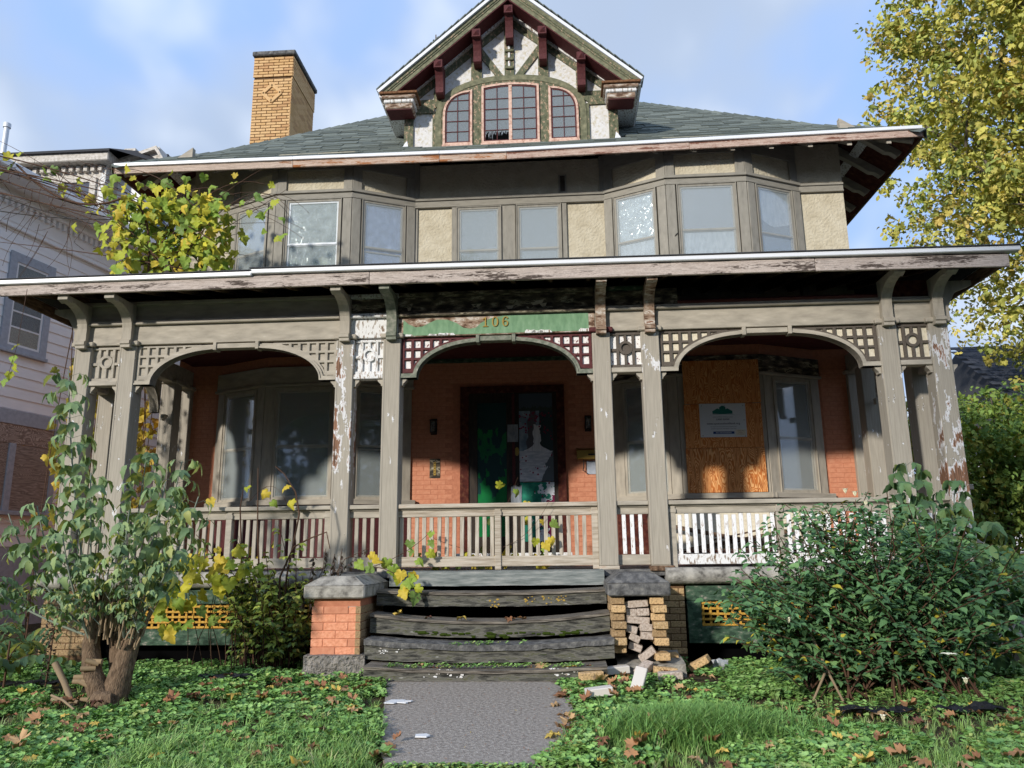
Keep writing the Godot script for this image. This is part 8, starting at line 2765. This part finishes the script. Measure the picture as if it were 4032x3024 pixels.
func trees() -> void:
	tree("maple_tree", "tall maple with yellow-green autumn leaves towering at the right of the house", Vector3(13.9, -1.0, -9.0), 15.0, 0.42, Vector3(-1.2, 0, 0), Vector3(5.0, 7.4, 4.5), Vector3(-0.4, 11.2, 0), "maple", 15000, 0.125, 41, 15, M.grey_bark)
	var sh := [
		[Vector3(7.7, -1.0, -4.6), 3.6, Vector3(1.35, 1.75, 1.4), Vector3(0, 2.0, 0), 2400, 51, "dense yellow-green shrub behind the right end of the porch"],
		[Vector3(9.6, -1.0, -5.6), 3.8, Vector3(1.5, 1.8, 1.5), Vector3(0, 2.1, 0), 2200, 52, "dense green shrub at the right edge behind the handrail"],
		[Vector3(7.4, -1.0, -7.6), 3.9, Vector3(1.5, 2.0, 1.4), Vector3(0, 2.1, 0), 1700, 53, "autumn-tinted shrub seen between the right end columns"],
	]
	for s in sh:
		tree("shrub", s[6], s[0], s[1], 0.07, Vector3.ZERO, s[2], s[3], "hedge", s[4], 0.075, s[5], 9, M.grey_bark, [3.0, 3.0, 3.0, 1.0, 0.5] if s[5] != 53 else [2.0, 2.0, 1.0, 3.0, 3.0])
	# sprig of a tree of heaven beyond the house corner
	var r := RandomNumberGenerator.new()
	r.seed = 71
	var t := thing("ailanthus_sprig", "feathery yellow-green sprig of a tree just beyond the house's right corner", "tree", Vector3(5.5, -1.0, -5.0))
	var st := MB.new()
	var lv := []
	st.tube([Vector3(0.6, 0, -1.0), Vector3(0.3, 3.5, -0.3), Vector3(0.05, 6.2, 0)], 0.04, 0.012, 6)
	for f in 7:
		var a := Vector3(0.05, 5.2 + f * 0.17, 0)
		var d := Vector3(0.5 + 0.2 * sin(f * 2.0), 0.1, 0.3 * cos(f * 1.7))
		st.tube([a, a + d * 0.4, a + d * 0.8 + Vector3(0, -0.08, 0)], 0.006, 0.003, 4)
		for i in range(1, 10):
			for s: float in [-1.0, 1.0]:
				lv.push_back([leaf_at(a + d * 0.085 * i, Vector3(0.2, -0.2, s), Vector3(0, 1, 0.3) + rdir(r) * 0.3, 0.12), [0, 1, 2, 3][r.randi() % 4]])
	part(t, "stems", st, M.grey_bark)
	put_leaves(t, lv, "narrow", "grape", 0, 73)
	spruce()
	# across the street: what the window panes mirror
	tree("street_tree", "tall narrow leafy tree across the street opposite the left bay", Vector3(-16.6, gy(30), 40.0), 29.0, 0.5, Vector3.ZERO, Vector3(3.8, 10.0, 3.8), Vector3(0, 19.0, 0), "dark", 2600, 0.36, 61, 12)
	tree("street_tree", "round-topped tree across the street opposite the front doors", Vector3(-5.0, gy(30), 41.0), 22.0, 0.5, Vector3.ZERO, Vector3(4.2, 7.5, 4.0), Vector3(0, 16.0, 0), "dark", 2400, 0.36, 62, 12)
	# the far side of the street: a belt of trees that the lower panes mirror
	var belt := Node3D.new()
	belt.name = "treeline"
	add_child(belt, true)
	tag(belt, "belt of dull green trees along the far side of the street", "trees", "", "stuff")
	var bx_ := []
	var bc := []
	for k in 7000:
		var x := r.randf_range(-70.0, 70.0)
		var top := 12.3 + 1.3 * sin(x * 0.31) + 0.9 * sin(x * 0.83 + 1.0)
		bx_.push_back(Transform3D(Basis(rdir(r), r.randf() * TAU) * r.randf_range(0.9, 1.5), Vector3(x, -1.5 + top * r.randf(), 37.0 + r.randf_range(-2.0, 2.0))))
		bc.push_back(tone_color("dark", r.randi() % 4, r))
	scatter(belt, "foliage", spray(r, LM.oval[0], 9, 0.5), M.leaf_any, bx_, bc)
	var h := thing("street_house", "white gabled clapboard house across the street", "house", Vector3(14.0, gy(30), 30.0))
	h.rotation.y = PI
	part(h, "wall", bb(Vector3(-4, 0, -8), Vector3(4, 6.2, 0), 0.0), M.siding)
	var g := MB.new()
	g.prism(PackedVector2Array([Vector2(-4, 6.2), Vector2(4, 6.2), Vector2(0, 9.4)]), -8.0, 0.0)
	part(h, "gable", g, M.siding)
	var rr := MB.new()
	rr.prism(PackedVector2Array([Vector2(-4.5, 5.9), Vector2(0, 9.5), Vector2(4.5, 5.9), Vector2(4.5, 6.1), Vector2(0, 9.75), Vector2(-4.5, 6.1)]), -8.3, 0.4)
	part(h, "roof", rr, M.dark_shingle)
	for k in 4:
		var x: float = [-2.4, 1.4][k % 2]
		var y: float = [1.2, 4.0][k / 2]
		part(h, "window", bb(Vector3(x, y, -0.02), Vector3(x + 1.0, y + 1.6, 0.05), 0.01), M.blind_grey)
	part(h, "door", bb(Vector3(-0.5, 0.1, -0.02), Vector3(0.5, 2.2, 0.06), 0.01), M.door_dark)


func spruce() -> void:
	var r := RandomNumberGenerator.new()
	r.seed = 81
	var t := thing("spruce_tree", "distant spruce whose tip shows above the left slope of the gable", "tree", Vector3(-5.7, -1.0, -29.0))
	var m := MB.new()
	m.tube([Vector3(0, 0, 0), Vector3(0, 15, 0), Vector3(0, 29.3, 0)], 0.4, 0.03, 7)
	part(t, "trunk", m, M.bark)
	var c := MB.new()
	var y := 28.9
	while y > 3.0:
		var reach := (29.2 - y) * 0.2 + 0.12
		for k in 7:
			var a := k * 0.9 + y * 3.0
			var d := Vector3(cos(a), -0.25, sin(a)) * reach
			c.tube([Vector3(0, y, 0), Vector3(0, y, 0) + d * 0.6, Vector3(0, y + 0.05, 0) + d], 0.05 + reach * 0.05, 0.03, 4)
			for e in 3:
				var b := Vector3(0, y, 0) + d * (0.4 + 0.25 * e)
				var sd := d.cross(Vector3.UP).normalized() * reach * 0.22
				c.tube([b - sd + d * 0.1, b, b + sd + d * 0.1], 0.03, 0.03, 3)
		y -= 0.22 + (29.2 - y) * 0.02
	part(t, "crown", c, M.spruce_needles)


func make_sky() -> PanoramaSkyMaterial:
	var w := 768
	var h := 384
	var f := FastNoiseLite.new()
	f.seed = 17
	f.frequency = 1.0
	f.fractal_octaves = 5
	f.fractal_gain = 0.5
	var im := Image.create(w, h, false, Image.FORMAT_RGBF)
	for y in h:
		var el := PI * (0.5 - (y + 0.5) / h)
		var up := sin(el)
		for x in w:
			var az := TAU * (x + 0.5) / w
			var c := Color(0.20, 0.21, 0.18)
			if up > -0.02:
				var d := Vector3(cos(az) * cos(el), maxf(up, 0.0), sin(az) * cos(el))
				var p := Vector2(d.x, d.z) / (d.y + 0.22)
				var q := f.get_noise_2d(p.x * 1.1 + 3.0, p.y * 1.7) + 0.35 * f.get_noise_2d(p.x * 4.0, p.y * 6.0 + 9.0)
				var thick := f.get_noise_2d(p.x * 0.55 + 20.0, p.y * 0.8 - 8.0)
				var blue := Color(0.27, 0.42, 0.74).lerp(Color(0.36, 0.51, 0.80), pow(1.0 - d.y, 2.0))
				var grey := Color(0.38, 0.47, 0.63).lerp(Color(0.34, 0.42, 0.56), clampf(thick * 1.5, 0, 1))
				var white := Color(0.68, 0.75, 0.86)
				c = blue.lerp(grey, smoothstep(-0.35, 0.2, thick + q * 0.4))
				c = c.lerp(white, smoothstep(-0.12, 0.55, q) * 0.7)
			im.set_pixel(x, y, c)
	var m := PanoramaSkyMaterial.new()
	m.panorama = ImageTexture.create_from_image(im)
	return m


func _ready() -> void:
	# camera: standing on the pavement, tilted up a little
	var cam := Camera3D.new()
	cam.name = "camera"
	cam.fov = 53.07
	cam.far = 900.0
	cam.transform = Transform3D(Basis(Vector3.UP, 0.0642) * Basis(Vector3.RIGHT, 0.2168) * Basis(Vector3.BACK, -0.0113), EYE)
	add_child(cam)
	var env := Environment.new()
	env.background_mode = Environment.BG_SKY
	env.sky = Sky.new()
	env.sky.sky_material = make_sky()
	env.background_energy_multiplier = 0.86
	env.tonemap_mode = Environment.TONE_MAPPER_LINEAR
	env.tonemap_exposure = 1.62
	env.sdfgi_enabled = true
	env.ssao_enabled = true
	env.ssil_enabled = true
	var we := WorldEnvironment.new()
	we.name = "world"
	we.environment = env
	add_child(we)
	# low autumn sun from the left behind the viewer, softened by thin cloud
	var sun := DirectionalLight3D.new()
	sun.name = "sun"
	sun.light_energy = 0.8
	sun.light_color = Color(1.0, 0.97, 0.93)
	sun.light_angular_distance = 3.0
	sun.shadow_enabled = true
	sun.basis = Basis.looking_at(Vector3(0.65, -0.43, -1.0))
	add_child(sun)

	rng.seed = 1
	make_materials()
	more_materials()
	make_leaves()
	ground_and_path()
	house = thing("house", "two-storey stucco and brick house with peeling grey porch, half-timbered dormer and green shingle roof", "house")
	house_walls()
	main_roof()
	dormer()
	chimney()
	porch()
	steps()
	pedestals()
	porch_things()
	neighbour_left()
	neighbour_right()
	trees()
	left_shrub()
	big_bush()
	right_sapling()
	middle_shrub()
	grapevines()
	left_edge_plants()
	ground_cover()
	fallen_leaves()


func more_materials() -> void:
	flat("worn_yellow", Color8(168, 140, 66), 0.8)
	tri("rust_wood", ntex(97, 0.03, [[0.0, Color8(78, 54, 40)], [1.0, Color8(150, 108, 72)]]), Vector3(1.5, 1.5, 1.5), 0.9)
	flat("moss", Color8(52, 66, 24), 1.0, 0.1)
	flat("mortar_white", Color8(206, 200, 192), 0.95)
	flat("sign_white", Color8(208, 212, 214), 0.5)
	flat("teal", Color8(24, 110, 100), 0.5)
	flat("ink", Color8(56, 60, 72), 0.6)
	flat("ink_grey", Color8(132, 140, 146), 0.6)
	flat("sign_blue", Color8(32, 62, 118), 0.5)
	flat("petal", Color8(236, 232, 206), 0.7)
	flat("spruce_needles", Color8(44, 60, 52), 0.9)
	tri("shingle_dark_blue", ntex(90, 0.12, [[0.0, Color8(54, 58, 68)], [1.0, Color8(84, 88, 98)]], 3), Vector3(2, 2, 2), 0.95)
